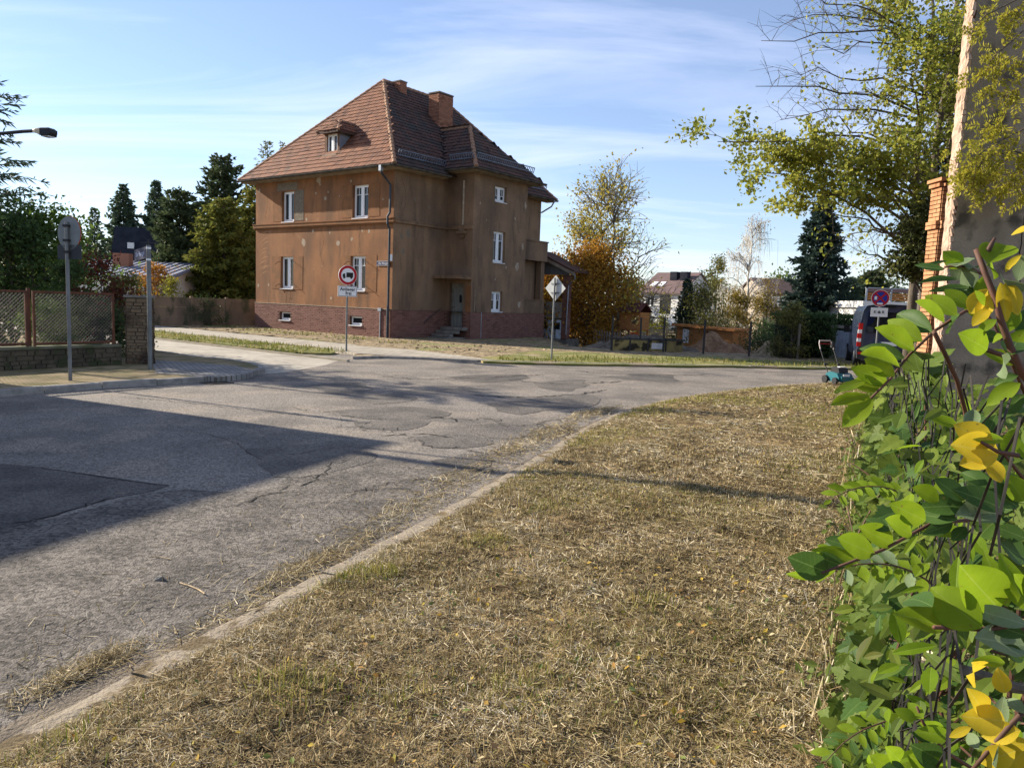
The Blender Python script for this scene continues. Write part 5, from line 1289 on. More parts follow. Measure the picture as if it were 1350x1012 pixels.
for x in (-2.1, -1.0):
    y0_ = -3.2; z0_ = zE + (hl + y0_) * s + .18
    MB().add([(x, y0_, z0_), (x + .7, y0_, z0_), (x + .7, y0_ + .9, z0_ + .9 * s), (x, y0_ + .9, z0_ + .9 * s), (x, y0_, z0_ + .06), (x + .7, y0_, z0_ + .06), (x + .7, y0_ + .9, z0_ + .9 * s + .06), (x, y0_ + .9, z0_ + .9 * s + .06)], BOXF).build('skylight', m_white, wr)
for (a, z0_, w_, h_) in ((1.0, zE - 1.75, 1.2, 1.25), (1.0, zE - 4.6, 1.2, 1.3)): window((-hw_ + a, -hl, z0_), eX, -eY, w_, h_, W, 'two', .1, False)
MB().b2((-hw_ + 3.0, -hl + .1, zE - 2.6), (-hw_ + 4.6, -hl + .14, zE - .3)).build('pane', m_glass, W)

# house with brown roof behind the birch
p = at(1012, 400, 88); Q_ = thing('brown_roofed_house', 'low house with brown gable roof behind the birch', 'house', (p.x, p.y, 0), .2)
zE = zt(1000, 386, 88); zR_ = zt(1000, 368, 88)
b = MB(); b.poly([(-2.2, -3, -1), (2.2, -3, -1), (2.2, -3, zE), (-2.2, -3, zE)]).poly([(2.2, -3, -1), (2.2, 3, -1), (2.2, 3, zE), (2.2, 0, zR_), (2.2, -3, zE)]).poly([(-2.2, 3, -1), (-2.2, -3, -1), (-2.2, -3, zE), (-2.2, 0, zR_), (-2.2, 3, zE)])
b.build('wall', mat('tan_render', (.42, .35, .27), (.34, .28, .22), ns=1), Q_)
b = MB(); 
for sg in (-1, 1): b.add([(-2.4, sg * 3.4, zE - .2), (2.4, sg * 3.4, zE - .2), (2.4, 0, zR_), (-2.4, 0, zR_), (-2.4, sg * 3.4, zE - .05), (2.4, sg * 3.4, zE - .05), (2.4, 0, zR_ + .15), (-2.4, 0, zR_ + .15)], BOXF)
b.build('roof', mat('brown_roof', (.13, .085, .07), (.10, .065, .055), ns=2), Q_)
window((-1.0, -3, zE - 1.6), eX, -eY, 1.1, 1.2, Q_, 'two', -.02, False)

# steep dark roofed house on the left
p = at(193, 400, 54); A_ = thing('steep_roofed_house', 'house with steep dark slate roof below the two tall spruces', 'house', (p.x, p.y, 0), .35)
zR_, zE = zt(190, 303, 54), zt(190, 348, 54)
b = MB(); b.poly([(-1.7, -2.4, 0), (1.9, -2.4, 0), (1.9, -2.4, zE), (-1.7, -2.4, zE)]).poly([(-1.7, 2.4, 0), (-1.7, -2.4, 0), (-1.7, -2.4, zE), (-1.7, 0, zR_), (-1.7, 2.4, zE)]).poly([(1.9, -2.4, 0), (1.9, 2.4, 0), (1.9, 2.4, zE), (1.9, 0, zR_), (1.9, -2.4, zE)]).build('wall', m_woodg, A_)
b = MB()
for sg in (-1, 1): b.add([(-1.9, sg * 2.6, zE - .15), (2.1, sg * 2.6, zE - .15), (2.1, 0, zR_), (-1.9, 0, zR_), (-1.9, sg * 2.6, zE), (2.1, sg * 2.6, zE), (2.1, 0, zR_ + .12), (-1.9, 0, zR_ + .12)], BOXF)
sr = b.build('roof', m_slate, A_)
MB().b2((-.95, -1.7, zE + .95), (-.55, -1.3, zE + 1.35)).build('skylight', m_white, sr)
# flat pale roofed house with brick chimney
p = at(165, 400, 44); B_ = thing('pale_roofed_bungalow', 'low bungalow with pale sheet roof and brick chimney behind the red shrub', 'house', (p.x, p.y, 0), .12)
zE, zR_ = zt(190, 366, 43), zt(170, 345, 46)
b = MB(); holed(b, (-3.2, -2, 0), eX, 6.2, 0, zE, -eY, [(4.4, 5.4, zE - 1.1, zE - .2)], .1); b.poly([(3.0, -2, 0), (3.0, 4, 0), (3.0, 4, zR_), (3.0, -2, zE)]).poly([(-3.2, 4, 0), (-3.2, -2, 0), (-3.2, -2, zE), (-3.2, 4, zR_)]).build('wall', m_wh, B_)
b = MB(); b.add([(-3.5, -2.4, zE - .05), (3.3, -2.4, zE - .05), (3.3, 4.2, zR_), (-3.5, 4.2, zR_), (-3.5, -2.4, zE + .08), (3.3, -2.4, zE + .08), (3.3, 4.2, zR_ + .12), (-3.5, 4.2, zR_ + .12)], BOXF)
br_ = b.build('roof', m_ltroof, B_)
for k in range(16): x = -3.4 + k * .44; MB().beam((x, -2.38, zE + .10), (x, 4.15, zR_ + .14), .05, .05).build('roof_rib', m_ltroof, br_)
MB().b2((-1.1, 1.2, zE), (-.2, 1.9, zt(145, 333, 45))).build('chimney', m_chb, br_)
window((-3.2 + 4.4, -2, zE - 1.1), eX, -eY, 1.0, .9, B_, 'two', .06, False)

# concrete panel wall left of the house
p, q = np.array([-21.5, 33.2]), np.array([-13.75, 41.3]); L = np.linalg.norm(q - p); d = (q - p) / L; n = np.array([d[1], -d[0]])
m_cpan = mat('weathered_concrete_panel', (.26, .185, .125), (.17, .125, .088), ns=1.2, rough=.95, bump=.6, bs=14, c3=(.075, .075, .045), ns3=1.6, lo3=.48, hi3=.62, stretch=(1, 1, .6))
cw = thing('concrete_wall', 'long weathered brown concrete panel wall running up to the brown house', 'wall', (p[0], p[1], 0), math.atan2(d[1], d[0]))
k = 0; x = 0
while x < L - .1:
    w_ = min(1.85, L - x)
    MB().b2((x - .06, -.07, -.05), (x + .08, .07, 1.52)).build('post', m_cpan, cw)
    for j in range(3): MB().b2((x + .085, -.03 + rnd.uniform(-.006, .006), j * .48 + .02), (x + w_ - .065, .03, j * .48 + .49)).build('panel', m_cpan, cw)
    x += w_
decid('straggling ivy grown over the concrete wall', 'climber', tuple(p + d * (L * .72) - np.array([n[0], n[1]]) * -.15) + (0,), 1.25, 1.2, .05, 16, 4, 700, .09, L_DARK, seed=61, tr=.02, name='climbing_plant', clump=.5)

# wooden play tower
def boards(o, u, v, w, h, n, m, parent, nb=6, t=.02, name='board', gap=.012):
    o, u, v, n = (np.asarray(q, float) for q in (o, u, v, n)); bh = h / nb
    for k in range(nb):
        p = o + v * (k * bh + gap / 2); pd = rnd.uniform(0, .006)
        vv = [p, p + u * w, p + u * w + v * (bh - gap), p + v * (bh - gap)]
        MB().add([q + n * pd for q in vv] + [q + n * (t + pd) for q in vv], BOXF if np.dot(np.cross(u, v), n) > 0 else BOXF[:, ::-1]).build(name, m, parent)
Yt = 42.5; zg = float(yz(6.3, 42.5)); pa = at(817, 445, Yt); pb = at(846, 445, Yt); 
pt = thing('play_tower', 'orange wooden play tower on stilts with dark red roof behind the picket fence', 'playhouse', (pa.x, Yt, zg), -.62)
w_ = 1.15; z1_ = zt(830, 411, Yt) - zg; z2_ = zt(830, 400, Yt) - zg; zfl = zt(830, 434, Yt) - zg
for x in (0, w_):
    for y in (0, 1.1): MB().b2((x - .04, y - .04, -.05), (x + .04, y + .04, z1_)).build('post', m_wood, pt)
boards((.04, -.03, zfl), eX, eZ, w_ * .54, z1_ - zfl, -eY, m_wood, pt, 7)
boards((w_ * .56, -.03, zfl), eX, eZ, w_ * .42, .32, -eY, m_wood, pt, 3); boards((w_ * .56, -.03, z1_ - .2), eX, eZ, w_ * .42, .2, -eY, m_wood, pt, 1)
boards((w_ + .03, 0, zfl), eY, eZ, 1.1, z1_ - zfl, eX, m_wood, pt, 6)
boards((-.03, 0, zfl), eY, eZ, 1.1, z1_ - zfl, -eX, m_wood, pt, 6)
MB().b2((0, 0, zfl - .05), (w_, 1.1, zfl)).build('floor', m_wood, pt)
rr_ = MB(); rr_.add([(-.12, -.25, z1_ - .02), (w_ + .12, -.25, z1_ - .02), (w_ + .12, .55, z2_), (-.12, .55, z2_), (-.12, -.25, z1_ + .04), (w_ + .12, -.25, z1_ + .04), (w_ + .12, .55, z2_ + .06), (-.12, .55, z2_ + .06)], BOXF)
rr_.add([(-.12, .55, z2_), (w_ + .12, .55, z2_), (w_ + .12, 1.35, z1_ - .02), (-.12, 1.35, z1_ - .02), (-.12, .55, z2_ + .06), (w_ + .12, .55, z2_ + .06), (w_ + .12, 1.35, z1_ + .04), (-.12, 1.35, z1_ + .04)], BOXF).build('roof', m_rfred, pt)
MB().b2((.1, -.06, zfl - .38), (w_ * .5, -.02, zfl - .3)).build('rail', m_wood, pt)
m_orr = mat('orange_plastic', (.62, .10, .02), rough=.5)
MB().b2((w_ * .62, -.12, .55), (w_ * .95, .1, zfl - .15)).b2((w_ * .66, -.14, .62), (w_ * .9, -.12, zfl - .25)).build('slide_top', m_orr, pt)
for k in range(4): MB().b2((w_ * .62 + k * .1, -.16, .55), (w_ * .62 + k * .1 + .03, -.125, zfl - .12)).build('bar', m_orr, pt)

# picket fence by the annex
pk0, pk1 = at(783, 454, 41.5), at(817, 452, 40); pf = thing('picket_fence', 'short grey picket fence between the orange hornbeam and play tower', 'fence', (pk0.x, pk0.y, float(yz(5, 41))), math.atan2(pk1.y - pk0.y, pk1.x - pk0.x)); Lf = (pk1 - pk0).length
for k in range(11):
    x = k * Lf / 10; hgt = 1.40 + rnd.uniform(-.05, .05)
    MB().prism([(-.035, -.02), (.035, -.02), (.035, hgt - .06), (0, hgt), (-.035, hgt - .06)], (x, 0, 0), eX, eZ, -eY, .022).build('picket', m_woodg, pf)
for z in (.35, 1.1): MB().b2((-.05, .003, z), (Lf + .05, .04, z + .06)).build('rail', m_woodg, pf)
# white lattice garden panels
for i, (a, b_) in enumerate(((846, 858), (860, 876), (878, 891), (892, 900))):
    zg = float(yz(8, 46)); a_, b2_ = at(a, 440, 46), at(b_, 440, 46); w_ = b2_.x - a_.x
    lf = thing('lattice_fence', ('pale arched slatted garden panel next to the play tower', 'second pale slatted panel right of the play tower', 'pale slatted panel third from the play tower, dirt heaped before it', 'narrow pale slatted panel nearest the wooden shed')[i], 'fence panel', (a_.x, 46, zg), 0, 'slatted garden panels'); hgt = zt(a, 430, 46) - zg
    for x in (0, w_): MB().b2((x - .03, -.03, -.05), (x + .03, .03, hgt - .05)).build('post', m_woodp, lf)
    for k in range(8): MB().b2((.03, -.02, .15 + k * (hgt - .25) / 8), (w_ - .03, .0, .15 + k * (hgt - .25) / 8 + .1)).build('slat', m_woodp, lf)
    MB().prism([(w_ * t_, .06 * math.sin(t_ * math.pi) + .0) for t_ in np.linspace(0, 1, 7)] + [(w_ * t_, -.07 + .06 * math.sin(t_ * math.pi)) for t_ in np.linspace(1, 0, 7)], (0, -.025, hgt), eX, eZ, eY, .05).build('top_rail', m_woodp, lf)
# low stained yellow wall with debris heaped behind it
y0_, y1_ = at(806, 462, 30.6), at(900, 464, 31.2)
yw = thing('yellow_wall', 'low stained yellow wall with dark posts holding back the earth heap', 'wall', (y0_.x, y0_.y, 0), math.atan2(y1_.y - y0_.y, y1_.x - y0_.x)); Ly = (y1_ - y0_).length
m_yel = mat('stained_yellow', (.33, .26, .10), (.22, .17, .07), ns=3, rough=.9, c3=(.035, .028, .018), ns3=2.2, lo3=.5, hi3=.58)
nseg = 4
for k in range(nseg):
    MB().b2((k * Ly / nseg + .03, -.03, .0), ((k + 1) * Ly / nseg - .03, .03, .50)).build('panel', m_yel, yw); MB().b2((k * Ly / nseg - .03, -.05, -.05), (k * Ly / nseg + .03, .05, .6)).build('post', m_steel, yw)
MB().b2((Ly * .55, -.045, .16), (Ly * .70, -.031, .40)).build('notice', m_sgw, yw)
MB().b2((-.05, -.06, .51), (Ly + .05, .06, .57)).build('coping', m_steel, yw)
# heaps of earth
def heap(label, c, sx, sy, h, seed, m=m_soil, rot=0):
    r = np.random.default_rng(seed); n = 34; u = np.linspace(-1, 1, n); X_, Y_ = np.meshgrid(u, u); R2 = np.sqrt(X_ ** 2 + Y_ ** 2)
    Z_ = h * np.clip(1 - R2, 0, 1) ** .8 * (1 + .3 * np.sin(X_ * 5 + seed) * np.sin(Y_ * 4 + seed * 2) + .2 * np.sin(X_ * 11 + 2 * Y_) * np.sin(Y_ * 9 + seed)); Z_ += r.normal(0, .035, Z_.shape) * (R2 < 1) * h ** .5; Z_ -= .04
    V = np.stack([X_ * sx, Y_ * sy, Z_], -1).reshape(-1, 3); I, J = np.meshgrid(np.arange(n - 1), np.arange(n - 1), indexing='ij')
    o = MB().add(V, np.stack([I * n + J, I * n + J + 1, (I + 1) * n + J + 1, (I + 1) * n + J], -1).reshape(-1, 4)).build('earth_heap', m, None, label=label, cat='earth heap', group='earth heaps in the yard')
    o.location = (c[0], c[1], float(yz(c[0], c[1]))); o.rotation_euler = (0, 0, rot); return o
heap('dark earth heap behind the stained yellow wall', (gx(850, 32.6), 32.6), 2.6, 1.3, .66, 3, mat('shade_toned_dirt', (.10, .08, .06), (.17, .14, .105), ns=4, rough=1, bump=1, bs=10, bd=.1))  # earth colour darkened to hold the shade the house throws here
heap('big sunlit brown earth heap before the wooden shed', (gx(948, 37.3), 37.3), 2.6, 2.6, 1.35, 5, mat('fresh_dug_earth', (.19, .105, .055), (.33, .20, .11), ns=2.5, rough=1, bump=1, bs=6, bd=.2))
heap('low brown earth heap right of the wooden shed', (gx(1012, 37), 37), 1.9, 1.6, .95, 7)
# wooden garden shed
Ys = 44.5; zg = float(yz(10, 43)); sa, sb_ = at(893, 440, Ys), at(966, 440, 42.4); dv = (sb_ - sa); dv.z = 0; Ls = dv.length; ang = math.atan2(dv.y, dv.x)
sh = thing('garden_shed', 'long orange brown wooden garden shed with panelled double door behind the earth heap', 'shed', (sa.x, sa.y, zg), ang)
hS = zt(895, 428, Ys) - zg
for (x0, x1) in ((.0, Ls * .1), (Ls * .22, Ls * .53), (Ls * .68, Ls)): boards((x0, 0, .0), eX, eZ, x1 - x0, hS - .1, -eY, m_wood, sh, 12)
boards((Ls * .1, 0, .0), eX, eZ, Ls * .12, hS * .45, -eY, m_wood, sh, 6)
boards((Ls, 0, 0), eY, eZ, 2.4, hS - .25, eX, m_wood, sh, 12); boards((0, 0, 0), eY, eZ, 2.2, hS - .1, -eX, m_wood, sh, 12)
MB().b2((.05, .06, 0), (Ls - .05, 2.1, hS - .2)).build('inner_wall', m_wood, sh)
window((Ls * .1, -.0, hS * .45), eX, -eY, Ls * .12, hS * .42, sh, 'two', .02, False)
for k in range(2):
    x0 = Ls * .53 + k * Ls * .075; d_ = MB().b2((x0 + .01, -.02, .0), (x0 + Ls * .075 - .01, .02, hS - .18)).build('door', m_woodp if False else m_wood, sh)
    for j in range(2): MB().b2((x0 + .06, -.03, hS * (.42 + .24 * j)), (x0 + Ls * .075 - .06, -.021, hS * (.60 + .24 * j))).build('pane', m_glass, d_)
    MB().b2((x0 + .06, -.03, .1), (x0 + Ls * .075 - .06, -.021, hS * .36)).build('door_panel', m_woodp, d_)
MB().add([(-.25, -.3, hS - .06), (Ls + .2, -.3, hS - .2), (Ls + .2, 2.4, hS - .2), (-.25, 2.4, hS - .06), (-.25, -.3, hS + .06), (Ls + .2, -.3, hS - .08), (Ls + .2, 2.4, hS - .08), (-.25, 2.4, hS + .06)], BOXF).build('roof', m_wood, sh)
# far wire fence on dark posts
m_wire = mat('galvanised_wire', (.17, .15, .13), rough=.7, metal=.3)
def meshwire(mb, o, u, w, h, pitch, rad, n=3):
    """diamond wire netting in the plane o + u*a + z*b"""
    o = np.asarray(o, float); u = np.asarray(u, float); k = int((w + h) / pitch)
    for sg in (1, -1):
        for i in range(k + 1):
            c = i * pitch - (h if sg > 0 else 0)
            a0, z0 = c, 0.; a1, z1 = c + sg * h, h
            if sg < 0: a0 = i * pitch; a1 = a0 - h
            lo, hi = 0., 1.
            da = a1 - a0
            t0, t1 = (0 - a0) / da, (w - a0) / da
            lo = max(0, min(t0, t1)); hi = min(1, max(t0, t1))
            if hi - lo < .01: continue
            p = o + u * (a0 + da * lo) + eZ * (h * lo); q = o + u * (a0 + da * hi) + eZ * (h * hi)
            mb.beam(p, q, rad * 2, rad * 2)
posts = [(806, 464, 31.0), (843, 464, 30.9), (874, 465, 30.8), (927, 467, 30.6), (987, 473, 29.9), (1051, 475, 29.6)]
wf = thing('wire_fence', 'low diamond wire fence on dark posts across the front of the building yard', 'fence', (0, 0, 0)); pp = [at(a, b_, Y_) for a, b_, Y_ in posts]
mb = MB()
for i, p in enumerate(pp):
    MB().b2((p.x - .035, p.y - .035, -.05), (p.x + .035, p.y + .035, 1.42)).build('post', m_steel if i < 5 else m_conc, wf)
    if i < 5:
        q = pp[i + 1]; d_ = np.array([q.x - p.x, q.y - p.y, 0]); Ld = np.linalg.norm(d_); meshwire(mb, (p.x, p.y, .1), d_ / Ld, Ld, 1.25, .11, .0022)
mb.build('wire_mesh', m_steel, wf, kind='stuff')
# blue-grey garden gate in the hedge
gp = at(1113, 470, 31.6); gt = thing('garden_gate', 'pale blue garden gate in the gap of the clipped hedge', 'gate', (gp.x, gp.y, 0), .05)
m_gate = mat('pale_blue_gate', (.24, .28, .34), (.19, .22, .27), ns=3, rough=.6)
hg = zt(1113, 436, 31.6)
for x in (-.5, .5): MB().b2((x - .05, -.05, -.05), (x + .05, .05, hg + .1)).build('post', m_conc, gt)
for k in range(6): MB().b2((-.44 + k * .147, -.02, .06), (-.44 + k * .147 + .138, .02, hg)).build('board', m_gate, gt)
MB().b2((-.44, .021, .3), (.44, .05, .4)).b2((-.44, .021, hg - .3), (.44, .05, hg - .2)).build('rail', m_gate, gt)
MB().b2((-.75, -.08, hg + .101), (.75, .25, hg + .22)).build('lintel', m_conc, gt)
# garage with timber balcony rail behind the van
Yg = 40; ga, gb = at(1137, 400, Yg), at(1260, 400, Yg)
gg = thing('flat_roofed_building', 'white flat roofed building with orange slatted roof terrace rail behind the van', 'building', (ga.x, Yg, 0), 0); wG = gb.x - ga.x
zr1, zr2 = zt(1150, 397, Yg), zt(1150, 379, Yg)
MB().b2((.12, 0, -.05), (wG, 5, zr1 - .35)).build('wall', m_wh, gg); MB().b2((-.05, -.3, zr1 - .349), (wG + .2, 5.2, zr1)).build('roof_edge', m_wh, gg)
for k in range(5): MB().b2((.05 + k * 1.28, -.2, zr1), (.13 + k * 1.28, -.12, zr2)).build('post', m_zinc, gg)
for k in range(4):
    for j in range(3): MB().b2((.13 + k * 1.28, -.18, zr1 + .07 + j * .13), (.05 + (k + 1) * 1.28, -.15, zr1 + .165 + j * .13)).build('slat', m_wood, gg)
    MB().b2((.13 + k * 1.28, -.18, zr1 + .48), (.05 + (k + 1) * 1.28, -.16, zr2 - .05)).build('panel', mat('brown_tinted_panel', (.20, .12, .11), rough=.5) if k == 0 else bpy.data.materials['brown_tinted_panel'], gg)
MB().b2((.02, -.2, zr2 - .05), (5.2, -.12, zr2)).build('rail', m_zinc, gg)
# far tree line closing the view
for i, (px, Y_, top, R_, lf_) in enumerate([(20, 80, 330, 4, L_OLIVE), (75, 85, 345, 4, L_GREEN), (118, 90, 338, 4, L_OLIVE), (842, 120, 380, 3.5, L_OLIVE), (1035, 100, 372, 5, L_GREEN), (1160, 95, 372, 5, L_DARK), (760, 95, 350, 5, L_GREEN), (930, 115, 372, 5, L_DARK)]):
    lab = ['olive tree far behind the wire fence garden', 'green tree far behind the broad leafy bush', 'distant olive tree left of the small slender spruce', 'distant olive tree left of the white house', 'distant green tree between birch and blue spruce', 'distant dark tree above the flat roofed building', 'distant green tree hidden behind the orange hornbeam', 'distant dark tree right of the white house'][i]
    decid(lab, 'tree', base(px, Y_), ht(px, top, Y_), R_, .5, 20, 4, 2600, .4, lf_, seed=70 + i, tr=.15, twig=.02, clump=.5, group='distant trees')
# ================================================================== STREET FURNITURE, LEFT FENCE, VEHICLES
m_pole = mat('galvanised_pole', (.20, .21, .21), (.15, .155, .155), ns=4, rough=.55, metal=.5)
m_signback = mat('sign_back', (.27, .29, .285), (.22, .235, .23), ns=4, rough=.6, metal=.2)
m_signback2 = mat('pale_sign_back', (.50, .51, .50), (.42, .43, .42), ns=4, rough=.5)
m_red = mat('sign_red', (.42, .012, .018), rough=.4)
m_blk = mat('sign_black', (.012, .012, .012), rough=.5)
m_sblue = mat('sign_traffic_blue', (.015, .04, .33), rough=.4)
def disc(mb, r, y, zc, n=32, rx=None):
    a = np.arange(n) * 2 * math.pi / n
    mb.poly(np.stack([(rx or r) * np.cos(a), np.full(n, y), zc + r * np.sin(a)], -1))
def slab_disc(mb, r, y0, y1, zc, n=32):
    a = np.arange(n) * 2 * math.pi / n
    p = np.stack([r * np.cos(a), np.full(n, y0), zc + r * np.sin(a)], -1); q = p.copy(); q[:, 1] = y1
    i = np.arange(n); mb.add(np.vstack([p, q]), i, i[::-1] + n, np.stack([i, i + n, (i + 1) % n + n, (i + 1) % n], -1))
def ring(mb, r0, r1, y, zc, n=32):
    a = np.arange(n) * 2 * math.pi / n
    p = np.stack([r0 * np.cos(a), np.full(n, y), zc + r0 * np.sin(a)], -1); q = np.stack([r1 * np.cos(a), np.full(n, y), zc + r1 * np.sin(a)], -1)
    i = np.arange(n); mb.add(np.vstack([p, q]), np.stack([i, (i + 1) % n, (i + 1) % n + n, i + n], -1))
def clips(t, zs, y=-.01):
    for z in zs: MB().b2((-.05, y - .0, z - .02), (.05, .045, z + .02)).build('clamp', m_steel, t)

# no-lorries sign with plate "Anlieger frei"
p = G(457, 466); t = thing('traffic_sign', 'round red rimmed no lorries sign with white plate below', 'traffic sign', (p.x, p.y, 0), .60)
ztop = zt(459, 350.5, p.y); zc = zt(459, 362.8, p.y)
MB().cyl((0, .035, -.05), (0, .035, ztop - .03), .03, 10).build('pole', m_pole, t)
b = MB(); slab_disc(b, .312, -.012, .002, zc); d_ = b.build('sign_disc', m_sgw, t)
b = MB(); ring(b, .303, .222, -.0145, zc); b.build('red_ring', m_red, d_)
b = MB(); o = (0, -.0145, zc)
b.prism([(-.05, -.05), (.175, -.05), (.175, .085), (-.05, .085)], o, eX, eZ, -eY, .002)
b.prism([(-.175, -.05), (-.175, .0), (-.15, .05), (-.09, .05), (-.09, -.05)], o, eX, eZ, -eY, .002)
b.prism([(-.09, -.065), (.175, -.065), (.175, -.0505), (-.09, -.0505)], o, eX, eZ, -eY, .002)
for x in (-.125, .115): b.prism([(x + .036 * math.cos(a), -.072 + .036 * math.sin(a)) for a in np.linspace(0, 2 * math.pi, 12, endpoint=False)], (0, -.016, zc), eX, eZ, -eY, .002)
b.build('lorry_symbol', m_blk, d_)
zp = zt(459, 391, p.y); hp = zt(459, 377, p.y) - zp
pl_ = MB().b2((-.32, -.012, zp), (.32, .002, zp + hp)).build('plate', m_sgw, t)
b = MB(); e = .012
for q in (((-.31, zp + .012), (.31, zp + .012 + e)), ((-.31, zp + hp - .012 - e), (.31, zp + hp - .012)), ((-.31, zp + .0245), (-.31 + e, zp + hp - .0245)), ((.31 - e, zp + .0245), (.31, zp + hp - .0245))): b.b2((q[0][0], -.0145, q[0][1]), (q[1][0], -.0122, q[1][1]))
b.build('border', m_blk, pl_)
put_text('Anlieger', .15, m_blk, pl_, (0, -.0145, zp + hp * .68), (math.pi / 2, 0, 0), .003)
put_text('frei', .15, m_blk, pl_, (.03, -.0145, zp + hp * .30), (math.pi / 2, 0, 0), .003)
clips(t, (zc + .15, zc - .15, zp + hp / 2))
# diamond priority sign seen from behind
p = G(728, 478); t = thing('traffic_sign', 'pale back of a diamond shaped priority sign on a pole before the annex', 'traffic sign', (p.x, p.y, 0), -.72)
ztop = zt(733, 362, p.y); zc = ztop - .42
MB().cyl((0, -.045, -.05), (0, -.045, ztop - .1), .03, 10).build('pole', m_pole, t)
s_ = .40; dm = [(s_, 0), (.03, s_ - .0), (-.03, s_), (-s_, .03), (-s_, -.03), (-.03, -s_), (.03, -s_), (s_, -.03)]
dd = MB().prism([(0, s_), (-s_, 0), (0, -s_), (s_, 0)], (0, -.004, zc), eX, eZ, eY, .01).build('sign_diamond', m_signback2, t)
MB().prism([(0, s_ * .97), (-s_ * .97, 0), (0, -s_ * .97), (s_ * .97, 0)], (0, .0061, zc), eX, eZ, eY, .002).build('sign_face', m_sgw, dd)
for z in (zc + .14, zc - .14): MB().b2((-.16, -.03, z - .02), (.16, -.0045, z + .02)).build('bracket', m_pole, t)
# left round sign, from behind, with a plate
p = G(96, 509); t = thing('traffic_sign', 'grey back of a round sign with dark plate, on the left kerb', 'traffic sign', (p.x, p.y, WZ - .006), -.42)
ztop = zt(96, 285, p.y) - WZ; zc = ztop - .30
MB().cyl((0, -.045, -.05), (0, -.045, ztop - .10), .033, 12).build('pole', m_pole, t)
b = MB(); slab_disc(b, .30, -.004, .006, zc); dd = b.build('sign_disc', m_signback, t)
b = MB(); slab_disc(b, .305, .0065, .016, zc); b.build('red_rim', m_red, dd)
zq = zt(110, 342, p.y) - WZ; hq = zt(110, 323, p.y) - zt(110, 342, p.y)
MB().b2((-.32, -.004, zq), (.32, .006, zq + hq)).build('plate', mat('dark_sign_back', (.05, .055, .06), rough=.5), t)
clips(t, (zc + .13, zc - .13, zq + hq * .5), -.09)
# street name post at the corner, blue plate
p = G(198, 487, WZ); t = thing('street_name_post', 'grey post with blue street name plate at the brick pillar', 'street sign', (p.x, p.y, WZ - .005), 0)
ztop = zt(197, 323, p.y) - WZ
MB().cyl((0, 0, -.05), (0, 0, ztop), .048, 12).build('post', m_pole, t)
MB().cyl((-.17, 0, ztop + .05), (.17, 0, ztop + .05), .012, 6).cyl((0, 0, ztop), (0, 0, ztop + .12), .014, 6).build('bracket', m_steel, t)
np_ = link('name_plate', None, t); np_.location = (-.06, 0, ztop - .12); np_.rotation_euler = (0, .0, -.25)
me = MB().b2((-.62, -.01, -.15), (0, .01, .09)).mesh('name_plate', m_blue); bpy.data.objects.remove(np_); np_ = link('name_plate', me, t); np_.location = (-.05, 0, ztop - .12); np_.rotation_euler = (0, -.10, -.75)
put_text('Zur Burgst', .125, mat('sign_pale_blue', (.30, .36, .55), rough=.5), np_, (-.31, -.012, -.03), (math.pi / 2, 0, 0), .002, sx=.85)
for z in (ztop - .06, ztop - .30): MB().cyl((0, 0, z - .02), (0, 0, z + .02), .052, 12).build('clamp', m_white if z > ztop - .2 else m_white, t)
# no-stopping sign on the right with plate
p = at(1152, 490, 24.6); t = thing('traffic_sign', 'round blue and red no stopping sign with small plate before the parked van', 'traffic sign', (p.x, p.y, .05), -.42)
ztop = zt(1152, 384, p.y); zc = ztop - .26; r0 = .265
MB().cyl((0, .035, -.05), (0, .035, ztop - .05), .026, 10).build('pole', m_pole, t)
b = MB(); slab_disc(b, r0, -.012, .002, zc); dd = b.build('sign_disc', m_sblue, t)
b = MB(); ring(b, r0 + .004, r0 * .965, -.0150, zc); b.build('white_edge', m_sgw, dd)
b = MB(); ring(b, r0 * .96, r0 * .76, -.0150, zc)
for a in (math.pi / 4, -math.pi / 4):
    u = np.array([math.cos(a), 0, math.sin(a)]); v = np.array([-math.sin(a), 0, math.cos(a)]); w_ = r0 * .11; l_ = r0 * .78
    off = -.0140 if a > 0 else -.0142
    b.poly([np.array([0, off, zc]) + u * x * l_ + v * y * w_ for x, y in ((-1, -1), (1, -1), (1, 1), (-1, 1))])
b.build('red_cross', m_red, dd)
MB().b2((-r0 * .64, -.018, zc - r0 * .2), (-r0 * .36, -.0155, zc + r0 * .22)).build('sticker', m_sgw, dd)
MB().b2((-r0 * .3, -.018, zc - r0 * .78), (r0 * .3, -.0155, zc - r0 * .56)).build('sticker', m_sgw, dd)
zq = zc - r0 - .33; pl_ = MB().b2((-.25, -.01, zq), (.25, .002, zq + .29)).build('plate', m_sgw, t)
put_text('K & R', .13, m_blk, pl_, (0, -.0125, zq + .145), (math.pi / 2, 0, 0), .002)
clips(t, (zc, zq + .14))
# street lamp: post outside the picture, arm and head reaching in
hd = at(60, 173, 12.3)
t = thing('street_lamp', 'street lamp with curved arm and flat dark head against the sky', 'street lamp', (-9.55, 12.75, 0), 0)
hx, hy, hz = hd.x + 9.55, hd.y - 12.75, hd.z
MB().tube([(0, 0, -.1), (0, 0, 1.2), (0, 0, 1.25), (0, 0, hz - .7)], [.075, .075, .05, .045], 10).build('post', m_pole, t)
MB().tube([(0, 0, hz - .72), (.05, 0, hz - .45), (.35 * hx, hy * .35, hz - .16), (.58 * hx, hy * .58, hz - .03), (.8 * hx, hy * .8, hz), (hx - .19, hy * .92, hz + .005)], .028, 8).build('arm', mat('lamp_arm', (.035, .032, .034), rough=.5), t)
ux = np.array([hx, hy, 0]) / math.hypot(hx, hy); uy = np.array([-ux[1], ux[0], 0])
b = MB(); o = np.array([hx - .20, hy * .95, hz]); rings = []
